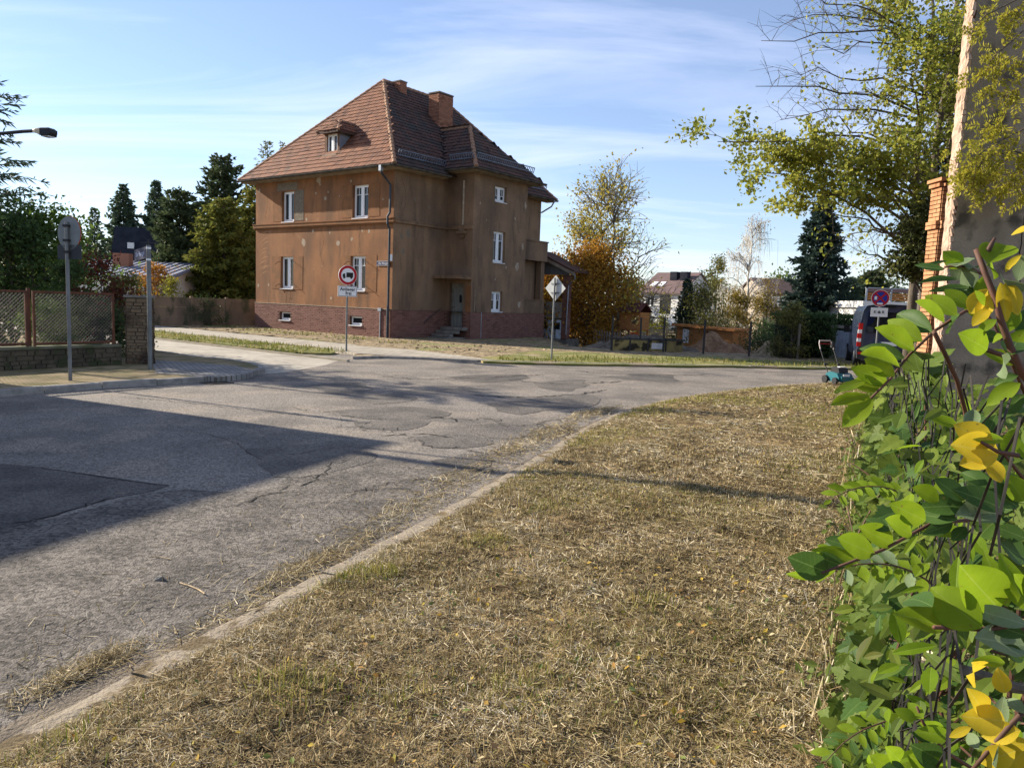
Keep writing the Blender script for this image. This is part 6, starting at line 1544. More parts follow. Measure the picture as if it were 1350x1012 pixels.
for (a, w_, lo, hi) in ((0, .025, -.025, .03), (.08, .06, -.035, .038), (.20, .10, -.085, .04), (.33, .10, -.085, .038), (.385, .06, -.04, .01)):
    for (y, z) in ((-w_, lo), (w_, lo), (w_, hi * .5), (w_ * .6, hi), (-w_ * .6, hi), (-w_, hi * .5)): rings.append(o + ux * a + uy * y + eZ * z)
b.add(rings, [[k * 6 + s, k * 6 + (s + 1) % 6, (k + 1) * 6 + (s + 1) % 6, (k + 1) * 6 + s] for k in range(4) for s in range(6)], np.arange(6)[::-1], np.arange(6) + 24)
lh = b.build('lamp_head', mat('lamp_housing', (.022, .022, .026), rough=.5), t)
b = MB(); o2 = o + eZ * -.097; b.add([o2 + ux * a + uy * y + eZ * z for z in (0, .011) for a, y in ((.20, -.07), (.33, -.07), (.33, .07), (.20, .07))], BOXF).build('lens', mat('lamp_lens', (.75, .75, .76), rough=.3), lh)

# ---- wire fence on a low stone wall, brick pillar at its end
fa, fb = np.array([-12.9, 10.9]), np.array([-8.95, 17.15]); fd = (fb - fa) / np.linalg.norm(fb - fa); fn = np.array([fd[1], -fd[0]]); Lf = np.linalg.norm(fb - fa)
m_rust = mat('rusty_frame', (.155, .060, .032), (.10, .042, .026), ns=5, rough=.8)
m_stone = mat('wall_stone', (0, 0, 0), (1, 1, 1), ns=2, islew=.75, rough=.95, island=[(.028, .025, .018), (.06, .050, .034), (.12, .092, .06), (.045, .038, .026), (.08, .062, .042)], bump=.9, bs=18, bd=.03, c3=(.05, .055, .025), ns3=3, lo3=.5, hi3=.62)
m_wallb = mat('wall_joint', (.06, .052, .038), (.10, .085, .06), ns=6, rough=1)
gf = thing('garden_fence', 'rust framed diamond wire fence on a low rough stone wall, left of the street', 'fence', (fa[0], fa[1], WZ - .006), math.atan2(fd[1], fd[0]))
zb_, zt_ = .46, 1.60
MB().b2((0, -.13, -.05), (Lf, .13, zb_ - .05)).build('wall', m_wallb, gf)
MB().b2((-.02, -.16, zb_ - .049), (Lf, .16, zb_)).build('coping', mat('mossy_coping', (.17, .16, .11), (.10, .105, .05), ns=3, rough=1), gf)
row = 0; z = .0
while z < zb_ - .07:
    x = rnd.uniform(-.2, 0); hh = rnd.uniform(.075, .105)
    if z + hh > zb_ - .06: hh = zb_ - .055 - z
    while x < Lf:
        w_ = rnd.uniform(.14, .36); a, b_ = max(x, 0) + .008, min(x + w_, Lf) - .008
        if b_ - a > .04 and a > Lf * .25:
            pd = rnd.uniform(.012, .04); MB().box(((a + b_) / 2, -.13 - pd / 2, z + hh / 2), (b_ - a, pd, hh - .014), 0, rnd.uniform(-.08, .08), 0, .94).build('stone', m_stone, gf)
        x += w_
    z += hh
def t_at(px):  # distance along the fence that is seen at this column
    best = min(np.linspace(0, Lf, 400), key=lambda s: abs((lambda c: CX + F * c.x / -c.z)(ROT.transposed() @ Vector((fa[0] + fd[0] * s, fa[1] + fd[1] * s, 1.0 - EYE))) - px))
    return float(best)
s1 = t_at(40); s2 = Lf - .04
edges = [s1 - 2 * 2.35, s1 - 2.35, s1, s2]
for i in range(3):
    a, b_ = edges[i] + .05, edges[i + 1] - .05
    if b_ < .1: continue
    a = max(a, 0.02)
    for x in (a, b_ - .045): MB().b2((x, -.03, zb_ + .0), (x + .045, .02, zt_)).build('post', m_rust, gf)
    for z in (zb_ + .03, zt_ - .045): MB().b2((a + .045, -.028, z), (b_ - .045, .018, z + .045)).build('rail', m_rust, gf)
    mb = MB(); meshwire(mb, (a + .045, -.005, zb_ + .075), eX, b_ - a - .09, zt_ - zb_ - .12, .075, .0028); mb.build('wire_mesh', m_wire, gf, kind='stuff')
MB().b2((edges[2] - .03, .021, zb_), (edges[2] + .03, .07, zt_ + .05)).build('post', m_rust, gf)
pc = at(181, 486, 17.45); pw = .56
pil = thing('brick_pillar', 'weathered square brick pillar at the end of the wire fence', 'pillar', (pc.x, pc.y + .15, WZ - .006), math.atan2(fd[1], fd[0]) - .55)
hp_ = zt(181, 389, 17.45) - WZ
MB().b2((-pw / 2, -pw / 2, -.05), (pw / 2, pw / 2, hp_ - .05)).build('core', m_wallb, pil)
MB().b2((-pw / 2 - .05, -pw / 2 - .05, hp_ - .049), (pw / 2 + .05, pw / 2 + .05, hp_)).build('cap', m_conc, pil)
m_pbr = mat('old_mixed_brick', (0, 0, 0), (1, 1, 1), ns=2, islew=.8, rough=.95, island=[(.012, .010, .008), (.055, .034, .022), (.095, .055, .032), (.20, .14, .085), (.05, .028, .019), (.08, .050, .030), (.03, .022, .016)], bump=.6, bs=25)
for (o_, u_, n_) in (((-pw / 2, -pw / 2, 0), eX, -eY), ((pw / 2, -pw / 2, 0), eY, eX), ((-pw / 2, pw / 2, 0), -eY, -eX)):
    z = .0; rw = 0
    while z < hp_ - .12:
        x = -rnd.uniform(.02, .16); bh_ = rnd.uniform(.055, .095)
        while x < pw:
            bl_ = rnd.uniform(.12, .28); a, b_ = max(x, 0) + .006, min(x + bl_, pw) - .006
            if b_ - a > .03:
                pd = rnd.choice((.004, .012, .02, .034)) * rnd.uniform(.7, 1.2); c = np.array(o_) + u_ * (a + b_) / 2 + n_ * pd / 2 + eZ * (z + bh_ / 2)
                sz = np.abs(u_) * (b_ - a) + np.abs(n_) * pd + eZ * (bh_ - .012)
                MB().box(c, sz * rnd.uniform(.86, 1.0), rnd.uniform(-.04, .04), 0, rnd.uniform(-.04, .04)).build('brick', m_pbr, pil)
            x += bl_
        z += bh_; rw += 1

# ---- dark van parked beyond the verge
vp_ = at(1168, 485, 25.9)
VZ = 1.11
van = thing('parked_van', 'dark blue van seen from behind, parked under the flat roofed building', 'van', (vp_.x, vp_.y, .0), -.33)
van.scale = (1, 1, VZ)
m_van = mat('van_paint', (.030, .042, .078), rough=.25, spec=.6, coat=.6)
m_vgl = mat('van_glass', (.010, .012, .016), rough=.05, spec=.8)
m_tyre = mat('tyre', (.018, .018, .018), rough=.9); m_rim = mat('rim', (.35, .36, .37), rough=.35, metal=.8)
m_rl = mat('red_lamp', (.55, .010, .010), rough=.2, coat=.5); m_wl2 = mat('clear_lamp', (.75, .73, .72), rough=.2)
half = [(.86, .30), (.95, .44), (.97, .70), (.965, 1.02), (.93, 1.30), (.84, 1.80), (.74, 1.96), (.45, 2.01), (0, 2.02)]
loop = half + [(-x, z) for x, z in half[-2::-1]]; nL = len(loop)
sec = [(0.0, .97, 0, .10), (.05, .995, 0, .03), (.3, 1, 0, 0), (1.5, 1, 0, 0), (3.0, 1, .0, 0), (3.5, .98, -.08, 0), (4.15, .93, -.95, 0), (4.75, .86, -1.05, 0), (4.95, .78, -1.2, 0)]
V = []
for (y, sx_, dz, lean_) in sec:
    for x, z in loop:
        zz_ = z if z < 1.02 else 1.02 + (z - 1.02) * max(.05, (1 + dz / 1.0)) 
        V.append((x * sx_, y + (lean_ * 2.2 * max(0, z - 1.0) if y < .1 else 0), zz_ if y < 3.2 or z > .31 else z))
b = MB(); b.add(V, [[k * nL + s, k * nL + s + 1, (k + 1) * nL + s + 1, (k + 1) * nL + s] for k in range(len(sec) - 1) for s in range(nL - 1)], [[k * nL + nL - 1, k * nL, (k + 1) * nL, (k + 1) * nL + nL - 1] for k in range(len(sec) - 1)], np.arange(nL)[::-1], np.arange(nL) + (len(sec) - 1) * nL)
body = b.build('body', m_van, van)
def yr(z): return .22 * max(0, z - 1.0) - .012   # lean of the tail
MB().add([(-.72, yr(1.15), 1.15), (.72, yr(1.15), 1.15), (.66, yr(1.78), 1.78), (-.66, yr(1.78), 1.78), (-.72, yr(1.15) + .03, 1.15), (.72, yr(1.15) + .03, 1.15), (.66, yr(1.78) + .03, 1.78), (-.66, yr(1.78) + .03, 1.78)], BOXF).build('rear_window', m_vgl, van)
for sx_ in (-1, 1):
    MB().add([(sx_ * a, y, z) for (a, z) in ((.955, 1.08), (.83, 1.80)) for y in (.55, 2.0)] + [(sx_ * (a - .02), y, z) for (a, z) in ((.965, 1.08), (.845, 1.80)) for y in (.55, 2.0)], [0, 1, 3, 2], [0, 4, 5, 1], [2, 3, 7, 6]).build('side_window', m_vgl, van)
    for k, (z0, z1, mm) in enumerate(((.70, .84, m_rl), (.84, .95, m_wl2), (.95, 1.10, m_rl), (1.10, 1.22, m_wl2), (1.22, 1.42, m_rl))):
        xo = .975 - .06 * max(0, (z0 - 1.02) / .4)
        MB().b2((sx_ * (xo - .12), yr(z0) - .018, z0 + .002), (sx_ * xo, yr(z0) + .15, z1 - .002)).build('tail_light', mm, van)
MB().add([(-.95, -.09, .33), (.95, -.09, .33), (.95, .2, .33), (-.95, .2, .33), (-.97, -.07, .62), (.97, -.07, .62), (.97, .2, .62), (-.97, .2, .62)], BOXF).build('bumper', mat('van_bumper', (.03, .032, .036), rough=.6), van)
for sx_ in (-1, 1): MB().b2((sx_ * .93, -.10, .46), (sx_ * .70, -.06, .53)).build('reflector', m_rl, van)
npv = MB().b2((-.26, -.035, .76), (.26, -.012, .87)).build('number_plate', m_sgw, van); MB().b2((-.258, -.038, .763), (-.215, -.0352, .867)).build('blue_band', m_sblue, npv)
MB().b2((-.16, yr(1.86) - .05, 1.93), (.16, yr(1.9) + .06, 1.985)).build('brake_light', m_blk, van)
MB().tube([(.0, yr(1.1) - .02, 1.10), (.25, yr(1.2) - .02, 1.2), (.5, yr(1.22) - .02, 1.22)], .012, 5).build('wiper', m_blk, van)
for sx_ in (-1, 1):
    for y in (.95, 3.95):
        w_ = link('wheel', MB().cyl((sx_ * .76, y, .33), (sx_ * .955, y, .33), .33, 20).mesh('wheel', m_tyre), van)
        MB().cyl((sx_ * .95, y, .33), (sx_ * .965, y, .33), .20, 14).build('rim', m_rim, w_)
    MB().box((sx_ * 1.06, 3.35, 1.18), (.2, .12, .24)).build('mirror', m_blk, van)

# ---- electric scarifier standing on the verge
mp_ = at(1105, 508, 19.2)
mw = thing('lawn_mower', 'small teal and black lawn scarifier with tall handle standing on the mown verge', 'lawn mower', (mp_.x, mp_.y, .10), .30)
m_teal = mat('teal_plastic', (.020, .125, .15), rough=.4); m_bpl = mat('black_plastic', (.018, .018, .02), rough=.5); m_hnd = mat('handle_grip', (.45, .40, .38), rough=.6)
b = MB(); pr = [(-.24, .06), (-.26, .16), (-.18, .27), (.10, .30), (.22, .24), (.24, .06)]
b.prism([(y, z) for y, z in pr], (-.22, 0, 0), eY, eZ, eX, .44); b.b2((-.17, -.30, .08), (.17, -.24, .20)); hb = b.build('housing', m_teal, mw)
MB().b2((-.10, -.27, .17), (.10, -.262, .255)).build('label', m_sgw, hb)
MB().prism([(-.16, .285), (-.12, .40), (.10, .42), (.16, .30)], (-.14, 0, 0), eY, eZ, eX, .28).build('motor_cover', m_bpl, mw)
MB().b2((-.07, -.10, .42), (.03, .0, .435)).b2((.05, -.08, .42), (.12, .0, .435)).build('vent', m_sgw, mw)
for sx_ in (-1, 1):
    for (y, rw_) in ((-.17, .085), (.19, .10)): MB().cyl((sx_ * .225, y, rw_), (sx_ * .285, y, rw_), rw_, 14).build('wheel', m_bpl, mw)
    MB().tube([(sx_ * .2, .15, .22), (sx_ * .2, .30, .46), (sx_ * .205, .52, .84)], .014, 6).build('handle_bar', m_bpl, mw)
    MB().cyl((sx_ * .175, .30, .46), (sx_ * .235, .30, .46), .03, 8).build('wing_nut', m_bpl, mw)
MB().tube([(-.205, .52, .84), (-.205, .58, .98), (-.17, .62, 1.05), (.17, .62, 1.05), (.205, .58, .98), (.205, .52, .84)], .016, 8).build('handle', m_hnd, mw)
MB().tube([(-.18, .60, .97), (.18, .60, .97)], .010, 6).build('switch_bar', m_red, mw)
MB().b2((.16, .53, .88), (.24, .60, 1.0)).build('switch_box', m_bpl, mw)

# ---- the house next door and a pole, left of the view: they shade the street
nb = thing('neighbour_house', 'grey neighbouring house behind the left pavement, its shadow across the street', 'house', (-12.95, 15.0, 0), math.atan2(-.93, -.37))
b = MB(); holed(b, (0, 0, 0), eX, 13, 0, 5.9, eY, [(1.5, 2.7, 1, 2.5), (5, 6.2, 1, 2.5), (9, 10.2, 1, 2.5), (1.5, 2.7, 3.8, 5.2), (5, 6.2, 3.8, 5.2), (9, 10.2, 3.8, 5.2)], .15)
b.poly([(0, -8, 0), (0, 0, 0), (0, 0, 5.9), (0, -8, 5.9)]).poly([(13, 0, 0), (13, -8, 0), (13, -8, 5.9), (13, 0, 5.9)]).poly([(13, -8, 0), (0, -8, 0), (0, -8, 5.9), (13, -8, 5.9)]).build('wall', m_wh, nb)
for x in (1.5, 5, 9):
    for z, h in ((1, 1.5), (3.8, 1.4)): window((x, 0, z), eX, eY, 1.2, h, nb, 'two', .1, False)
MB().poly([(-.02, -8.05, 5.9), (13.05, -8.05, 5.9), (13.05, .05, 5.9), (-.02, .05, 5.9)]).poly([(-.02, .05, 5.901), (13.05, .05, 5.901), (9, -4, 6.9), (4, -4, 6.9)]).poly([(13.05, -8.05, 5.901), (-.02, -8.05, 5.901), (4, -4, 6.9), (9, -4, 6.9)]).poly([(-.02, -8.05, 5.901), (-.02, .05, 5.901), (4, -4, 6.9)]).poly([(13.05, .05, 5.901), (13.05, -8.05, 5.901), (9, -4, 6.9)]).build('roof', m_tile, nb)
up = thing('utility_pole', 'wooden utility pole beside the neighbouring house, casting a thin long shadow', 'utility pole', (-12.6, 13.93, 0))
MB().tube([(0, 0, -.2), (0, 0, 8.2)], [.12, .09], 10).build('pole', m_woodg, up); MB().b2((-.5, -.05, 7.7), (.5, .05, 7.82)).build('crossarm', m_woodg, up)
for x in (-.4, .4): MB().cyl((x, 0, 7.82), (x, 0, 8.0), .04, 8).build('insulator', m_white, up)
# ================================================================== RIGHT SIDE: WALL, BIG TREE, OVERGROWN FENCE
m_rend = mat('dark_render', (.20, .168, .125), (.27, .23, .172), ns=1.1, rough=.95, bump=.7, bs=22, bd=.03, c3=(.075, .066, .052), ns3=2.5, lo3=.5, hi3=.7)
m_edge = mat('pale_broken_plaster', (.50, .36, .27), (.33, .235, .17), ns=6, rough=.95, bump=.8, bs=20)
wy = 12.6; xe = at(1268, 165, wy).x
wl = thing('rendered_wall', 'tall dark rendered gable wall with pale broken plaster edge above the overgrown fence', 'wall', (xe, wy, 0), 0)
MB().b2((.05, .03, 0), (9, .24, 8.6)).build('masonry', m_mort, wl)
r = np.random.default_rng(21); n = 60; zz_ = np.linspace(0, 8.6, n); ex_ = .02 + np.abs(r.normal(0, .018, n)) + .02 * np.sin(zz_ * 2.1)
b = MB(); v = [(ex_[i], 0, zz_[i]) for i in range(n)] + [(ex_[i] + .03, .035, zz_[i]) for i in range(n)] + [(9, 0, zz_[i]) for i in range(n)]
i = np.arange(n - 1); b.add(v, np.stack([i, i + 2 * n, i + 2 * n + 1, i + 1], -1), np.stack([i + n, i, i + 1, i + 1 + n], -1)); b.build('render', m_rend, wl)
m_ = 24; zz_ = np.linspace(0, 8.6, 110); yy = np.linspace(.0, .21, 6); V = np.array([[(.0 + r.normal(0, .008) + (.03 if y < .04 else 0), y + .031, z) for y in yy] for z in zz_]).reshape(-1, 3)
I, J = np.meshgrid(np.arange(109), np.arange(5), indexing='ij'); MB().add(V, np.stack([I * 6 + J, I * 6 + J + 1, (I + 1) * 6 + J + 1, (I + 1) * 6 + J], -1).reshape(-1, 4)[:, ::-1]).build('broken_edge', m_edge, wl)
b = MB()
for z in np.arange(.3, 8.4, .11): b.box((.012, -.004, z + rnd.uniform(-.03, .03)), (.05 * rnd.uniform(.5, 1.4), .03, .10 * rnd.uniform(.6, 1.3)), 0, rnd.uniform(-.3, .3), rnd.uniform(-.3, .3), rnd.uniform(.5, .9))
b.build('plaster_crumbs', m_edge, wl, kind='stuff')
ckr = MB(); L_ = smooth_line([(1.0, 8.0), (1.15, 6.6), (1.05, 5.4), (1.2, 4.4), (1.14, 3.2), (1.22, 2.0)], .08); L_ += r.normal(0, .012, L_.shape)
ckr.quads([[(L_[k, 0], -.002, L_[k, 1]), (L_[k + 1, 0], -.002, L_[k + 1, 1]), (L_[k + 1, 0] + .018, -.002, L_[k + 1, 1]), (L_[k, 0] + .018, -.002, L_[k, 1])] for k in range(len(L_) - 1)]).build('crack', m_crack, wl)
# brick pillar next to it
Yp = 14.2; pa, pb = at(1235, 330, Yp), at(1258, 330, Yp); w_ = .36; zp_ = zt(1243, 238, Yp)
bp = thing('brick_gate_pillar', 'tall orange brick pillar with stepped cap between the ivy tree and rendered wall', 'pillar', (pa.x, Yp, 0), .0)
MB().b2((.01, .01, -.05), (w_ - .01, w_ - .01, zp_ - .01)).build('core', m_mort, bp)
m_obr = mat('orange_brick', (0, 0, 0), (1, 1, 1), ns=2, islew=.8, rough=.9, island=[(.26, .105, .05), (.36, .165, .08), (.42, .22, .11), (.31, .13, .06), (.22, .085, .045)], bump=.4, bs=30)
z = 1.2; rw = 0; pr_h = zp_
while z < zp_ - .06:
    out = .05 if (zp_ - z < .16 or .74 < zp_ - z < .93) else 0.0
    for (o_, u_, n_) in (((0, 0, 0), eX, -eY), ((0, w_, 0), -eY, -eX)):
        x = -.12 if rw % 2 else 0.0
        while x < w_:
            a, b_ = max(x, -out * 0) + .005, min(x + .24, w_) - .005
            if b_ - a > .03:
                pd = .012 + out + rnd.uniform(0, .008); c = np.array(o_) + u_ * (a + b_) / 2 + n_ * pd / 2 + eZ * (z + .033); sz = np.abs(u_) * (b_ - a) + np.abs(n_) * pd + eZ * .062
                MB().box(c, sz, rnd.uniform(-.015, .015)).build('brick', m_obr, bp)
            x += .24
    z += .076; rw += 1
MB().b2((-.08, -.08, zp_ - .009), (w_ + .05, w_ + .05, zp_ + .05)).build('cap', m_obr, bp)

# big half bare maple
TB = (at(1218, 250, 20.5).x, 20.5, 0)
def tg(px, py, Y): p = at(px, py, Y); return (p.x - TB[0], p.y - TB[1], p.z)
tgs = [tg(955, 195, 18.2), tg(985, 225, 18.6), tg(1010, 215, 19), tg(1000, 120, 19.5), tg(1005, 60, 20), tg(1040, 20, 20.5), tg(1075, 5, 19), tg(1030, 160, 20.8), tg(1050, 100, 21.2), tg(1085, 60, 19.3), tg(1110, 20, 20.5), tg(1060, 230, 19.5), tg(1090, 280, 19.0), tg(1120, 310, 19.3), tg(1130, 330, 20), tg(1110, 190, 18.8), tg(1130, 120, 18.8), tg(1150, 40, 19.2), tg(1170, 90, 18.9), tg(1190, 20, 19.5), tg(1150, 220, 18.7), tg(1175, 170, 18.6), tg(1200, 110, 18.6), tg(1230, 40, 19.5), tg(1245, 100, 19.6), tg(1040, 250, 18.8), tg(1160, 260, 18.7), tg(1205, 200, 18.7), tg(1100, 235, 18.6), tg(1140, 165, 20.6), tg(1180, 230, 20.6), tg(1230, 160, 19.2), tg(1080, 160, 19.6), tg(1065, 200, 18.5)]
def wf_(A):
    w = np.ones(len(A)); w[(A[:, 0] < -1.7) & (A[:, 2] > 6.0)] = .05; w[(A[:, 0] < -3.0) & (A[:, 2] < 6.2)] = 1.5; w[(A[:, 0] < -3.6) & (A[:, 2] > 4.6)] = 1.6 * (A[(A[:, 0] < -3.6) & (A[:, 2] > 4.6)][:, 2] < 6.2); w[(A[:, 2] > 4.5) & (A[:, 2] < 6.2) & (A[:, 0] > -3.4) & (A[:, 0] < -.6)] *= .7; w[(A[:, 0] > -1.2) & (A[:, 2] > 5)] *= .6; w[(A[:, 2] < 4.5) & (A[:, 0] > -3.4)] *= .08
    return w
bt = decid('large spreading maple with thinning yellow green leaves and long bare twigs', 'tree', TB, 11.5, 3.2, 4.2, 10, 10, 19000, .105, L_MAPLE, BARK, .15, 101, targets=tgs, twig=.006, updraft=.07, clump=.13, weightf=wf_, asp=.75, leafup=.2, limb=.30, rise=(-.1, .35), lean=(-.25, 0))
tk = MB(); q = bend((.28, .1, -.05), (.55, .3, 10.5), 9, 0, np.random.default_rng(5), .01); tk.tube(q, np.linspace(.15, .05, 9), 7); tk.build('trunk', BARK, bt, smooth=True)
decid('dark evergreen ivy clad tree left of the orange brick pillar', 'tree', (at(1226, 340, 17.6).x, 17.6, 0), zt(1222, 268, 17.6), .82, 2.7, 40, 6, 7500, .10, leafmat('leaf_ivy', [(.022, .034, .010), (.05, .062, .016), (.095, .10, .026), (.035, .04, .014)], .2), seed=102, tr=.09, clump=.55, shape=.5)
decid('dark ivy covered trunk behind the rendered wall edge', 'tree', (at(1252, 140, 21.5).x, 21.5, 0), zt(1252, 5, 21.5), 1.05, 3.2, 44, 6, 6500, .14, bpy.data.materials['leaf_ivy'], seed=103, tr=.16, clump=.6, shape=.3)

# climbing plants hanging over the rendered wall: long feathered leaves
L_WIST = leafmat('leaf_wisteria', [(.16, .18, .02), (.30, .29, .03), (.42, .37, .045), (.12, .15, .02)], .5)
def fronds(label, spots, seed, m, stems, ll=.075, n_=9):
    r = np.random.default_rng(seed); c0 = np.mean([s[:3] for s in spots], 0); T = thing('climbing_plant', label, 'climbing plant', tuple(c0)); C = []; st = MB()
    for (x, y, z, sp, cnt, dx) in spots:
        for k in range(cnt):
            p = np.array([x, y, z]) + r.normal(0, 1, 3) * sp * np.array([1, .35, .75]); d = np.array([dx + r.normal(0, .5), r.normal(-.2, .3), -.55 + r.normal(0, .35)]); d /= np.linalg.norm(d); L = r.uniform(.18, .36)
            s = np.cross(d, [0, 1, .3]); s /= np.linalg.norm(s); st.tube([p - c0, p + d * L * .6 - c0, p + d * L + [0, 0, -.04] - c0], .0025, 3, False)
            for j in range(n_):
                for sg in (-1, 1):
                    o = p + d * L * (j + .7) / n_ - c0; t_ = o + (s * sg * .85 + d * .5 + r.normal(0, .15, 3)) * ll * r.uniform(.75, 1.15)
                    nn = np.cross(t_ - o, r.normal(0, 1, 3)); nn /= np.linalg.norm(nn); w = nn * ll * .19; md = (o + t_) / 2; C.append([o, md - w, t_, md + w])
    st.build('stalks', TWIG_R, T, kind='stuff'); MB().quads(C).build('foliage', m, T, kind='stuff')
    for q in stems: MB().tube([np.array(a) - c0 for a in q], [.014, .012, .010, .006][:len(q)], 5).build('stem', BARK, T)
    return T
def w3(px, py, Y): return tuple(at(px, py, Y))
Yw = 11.9
fronds('feathery yellow green climber hanging over the middle of the rendered wall', [(*w3(1290, 215, Yw), .28, 34, -.6), (*w3(1330, 205, Yw), .30, 44, -.5), (*w3(1300, 250, Yw), .16, 16, -.4), (*w3(1345, 235, Yw), .25, 34, -.3), (*w3(1278, 235, Yw), .10, 10, -.6), (*w3(1325, 170, Yw), .16, 16, -.3)], 4, L_WIST, [[w3(1390, 150, Yw), w3(1350, 170, Yw), w3(1310, 190, Yw), w3(1275, 215, Yw)], [w3(1380, 215, Yw), w3(1340, 200, Yw), w3(1300, 205, Yw), w3(1285, 230, Yw)]])
fronds('feathery climber sprays trailing from the top of the rendered wall', [(*w3(1315, 25, Yw), .26, 14, -.7), (*w3(1342, 15, Yw), .26, 18, -.4), (*w3(1320, 90, Yw), .22, 18, -.6), (*w3(1345, 80, Yw), .2, 20, -.3), (*w3(1300, 105, Yw), .14, 10, -.6), (*w3(1340, 125, Yw), .14, 12, -.4)], 6, L_WIST, [[w3(1390, 30, Yw), w3(1350, 40, Yw), w3(1310, 75, Yw), w3(1290, 110, Yw)], [w3(1380, -20, Yw), w3(1340, 0, Yw), w3(1300, 20, Yw), w3(1280, 40, Yw)]])

# ---- wire fence along the verge, overgrown
m_wdark = mat('dark_fence_wire', (.022, .020, .018), (.05, .043, .035), ns=20, rough=.8)
ov = thing('overgrown_fence', 'dark woven wire fence buried in creepers along the right of the verge', 'fence', (0, 0, 0))
fdv = np.array([.474, 1, 0]); fdv /= np.linalg.norm(fdv); fsd = np.array([fdv[1], -fdv[0], 0])
def fpt(s, off=0, z=0): return np.array([.12, 0, 0]) + fdv * s + fsd * off + np.array([0, 0, z])
mb = MB(); pit = .068; s_ = .70; k = 0; rw = np.random.default_rng(8)
while s_ < 6.0:
    n = int((1.72 - .06 * max(0, s_ - 1.7)) / pit); zs = .06 + np.arange(n + 1) * pit; a = ((np.arange(n + 1) + k) % 2 - .5)
    P = np.array([fpt(s_ + a[i] * pit * 1.02, .004 * (1 if i % 2 else -1), zs[i]) for i in range(n + 1)]) + rw.normal(0, .008, (n + 1, 3))
    P += fsd * (.03 * np.sin(zs * 3 + s_ * 2))[:, None]
    mb.tube(P, .0017, 4, False); s_ += pit; k += 1
mb2 = MB(); meshwire(mb2, fpt(6.0, 0, .06), fdv, 7.2, 1.15, .11, .0022)
mb.build('wire_mesh', m_wdark, ov, smooth=False, kind='stuff'); mb2.build('wire_mesh', m_wdark, ov, kind='stuff')
for s_, zt__ in ((5.1, 1.5), (7.6, 1.3), (10.1, 1.25), (12.8, 1.25)): MB().cyl(fpt(s_, .03, -.05), fpt(s_, .03, zt__), .024, 8).build('post', m_steel, ov)
for z in (.05, .55): MB().tube([fpt(s, .006, z * (1.74 - .05 * max(0, s - 1.5)) + .01 * math.sin(s * 3)) for s in np.linspace(.6, 13, 26)], .0016, 4).build('tension_wire', m_wdark, ov)

# leaf shapes
def oval(nrow=5, wd=.46, fold=.10, curl=.10):
    V = []; 
    for i in range(nrow + 1):
        t = i / nrow; w = wd * 1.05 * math.sin(math.pi * min(1, t) ** .95) ** .74 / 2 if 0 < i < nrow else .014
        zc = -curl * t * t; V += [(t, -w, zc + fold * w * 2), (t, 0, zc), (t, w, zc + fold * w * 2)]
    return np.array(V), np.array([q for i in range(nrow) for q in ([3 * i, 3 * i + 1, 3 * i + 4, 3 * i + 3], [3 * i + 1, 3 * i + 2, 3 * i + 5, 3 * i + 4])])
def lobed(curl=.12):
    R_ = [(0, 0), (-.10, -.14), (-.05, -.30), (.10, -.34), (.04, -.52), (.22, -.46), (.36, -.56), (.40, -.38), (.52, -.34), (.48, -.22), (.62, -.27), (.70, -.16), (.82, -.16), (1.0, 0)]
    pts = R_ + [(x, -y) for x, y in R_[-2:0:-1]]; n = len(pts)
    V = [(x, y, -curl * (x * x + 1.3 * y * y) + .16 * abs(y)) for x, y in pts] + [(.12, 0, 0), (.40, 0, -curl * .16)]
    return np.array(V), np.array([[i, (i + 1) % n, n + (1 if 5 < i < n - 6 else 0)] for i in range(n)] + [[5, 6, n + 1], [6 - 1, n + 1, n], [n - 6, n, n + 1]])
def pose(base_, tip, nrm):
    u = np.asarray(tip, float) - np.asarray(base_, float); L = np.linalg.norm(u); u /= L; n = np.asarray(nrm, float); n = n - u * n.dot(u); n /= np.linalg.norm(n) + 1e-9; v = np.cross(n, u)
    return L, np.stack([u, v, n])
def batch(mb, tmpl, base_, tip, nrm, wscale=1.):
    V, Fc = tmpl; L, M_ = pose(base_, tip, nrm); mb.add((V * [L, L * wscale, L]) @ M_ + np.asarray(base_, float), Fc); mb.UV.append(V[:, :2])
L_LOC = leafmat('locust_leaflet', [(.14, .24, .010), (.18, .29, .014), (.25, .35, .020), (.15, .26, .012)], .6, .58)
L_LOCD = leafmat('locust_leaflet_deep', [(.040, .085, .018), (.055, .11, .022), (.075, .135, .028)], .35, .5)
L_LOCY = leafmat('locust_leaflet_yellow', [(.52, .36, .016), (.62, .46, .03), (.45, .30, .015)], .5, .5)
L_LOCP = leafmat('locust_leaflet_pale', [(.16, .22, .11), (.21, .27, .15)], .35, .6)
L_SYC = leafmat('sycamore_leaf', [(.085, .125, .026), (.13, .18, .034), (.095, .15, .020), (.20, .25, .035)], .4, .55)
L_HED = leafmat('hedge_leaf', [(.060, .095, .016), (.11, .16, .025), (.19, .24, .034), (.085, .10, .026), (.30, .28, .045)], .45, .5)
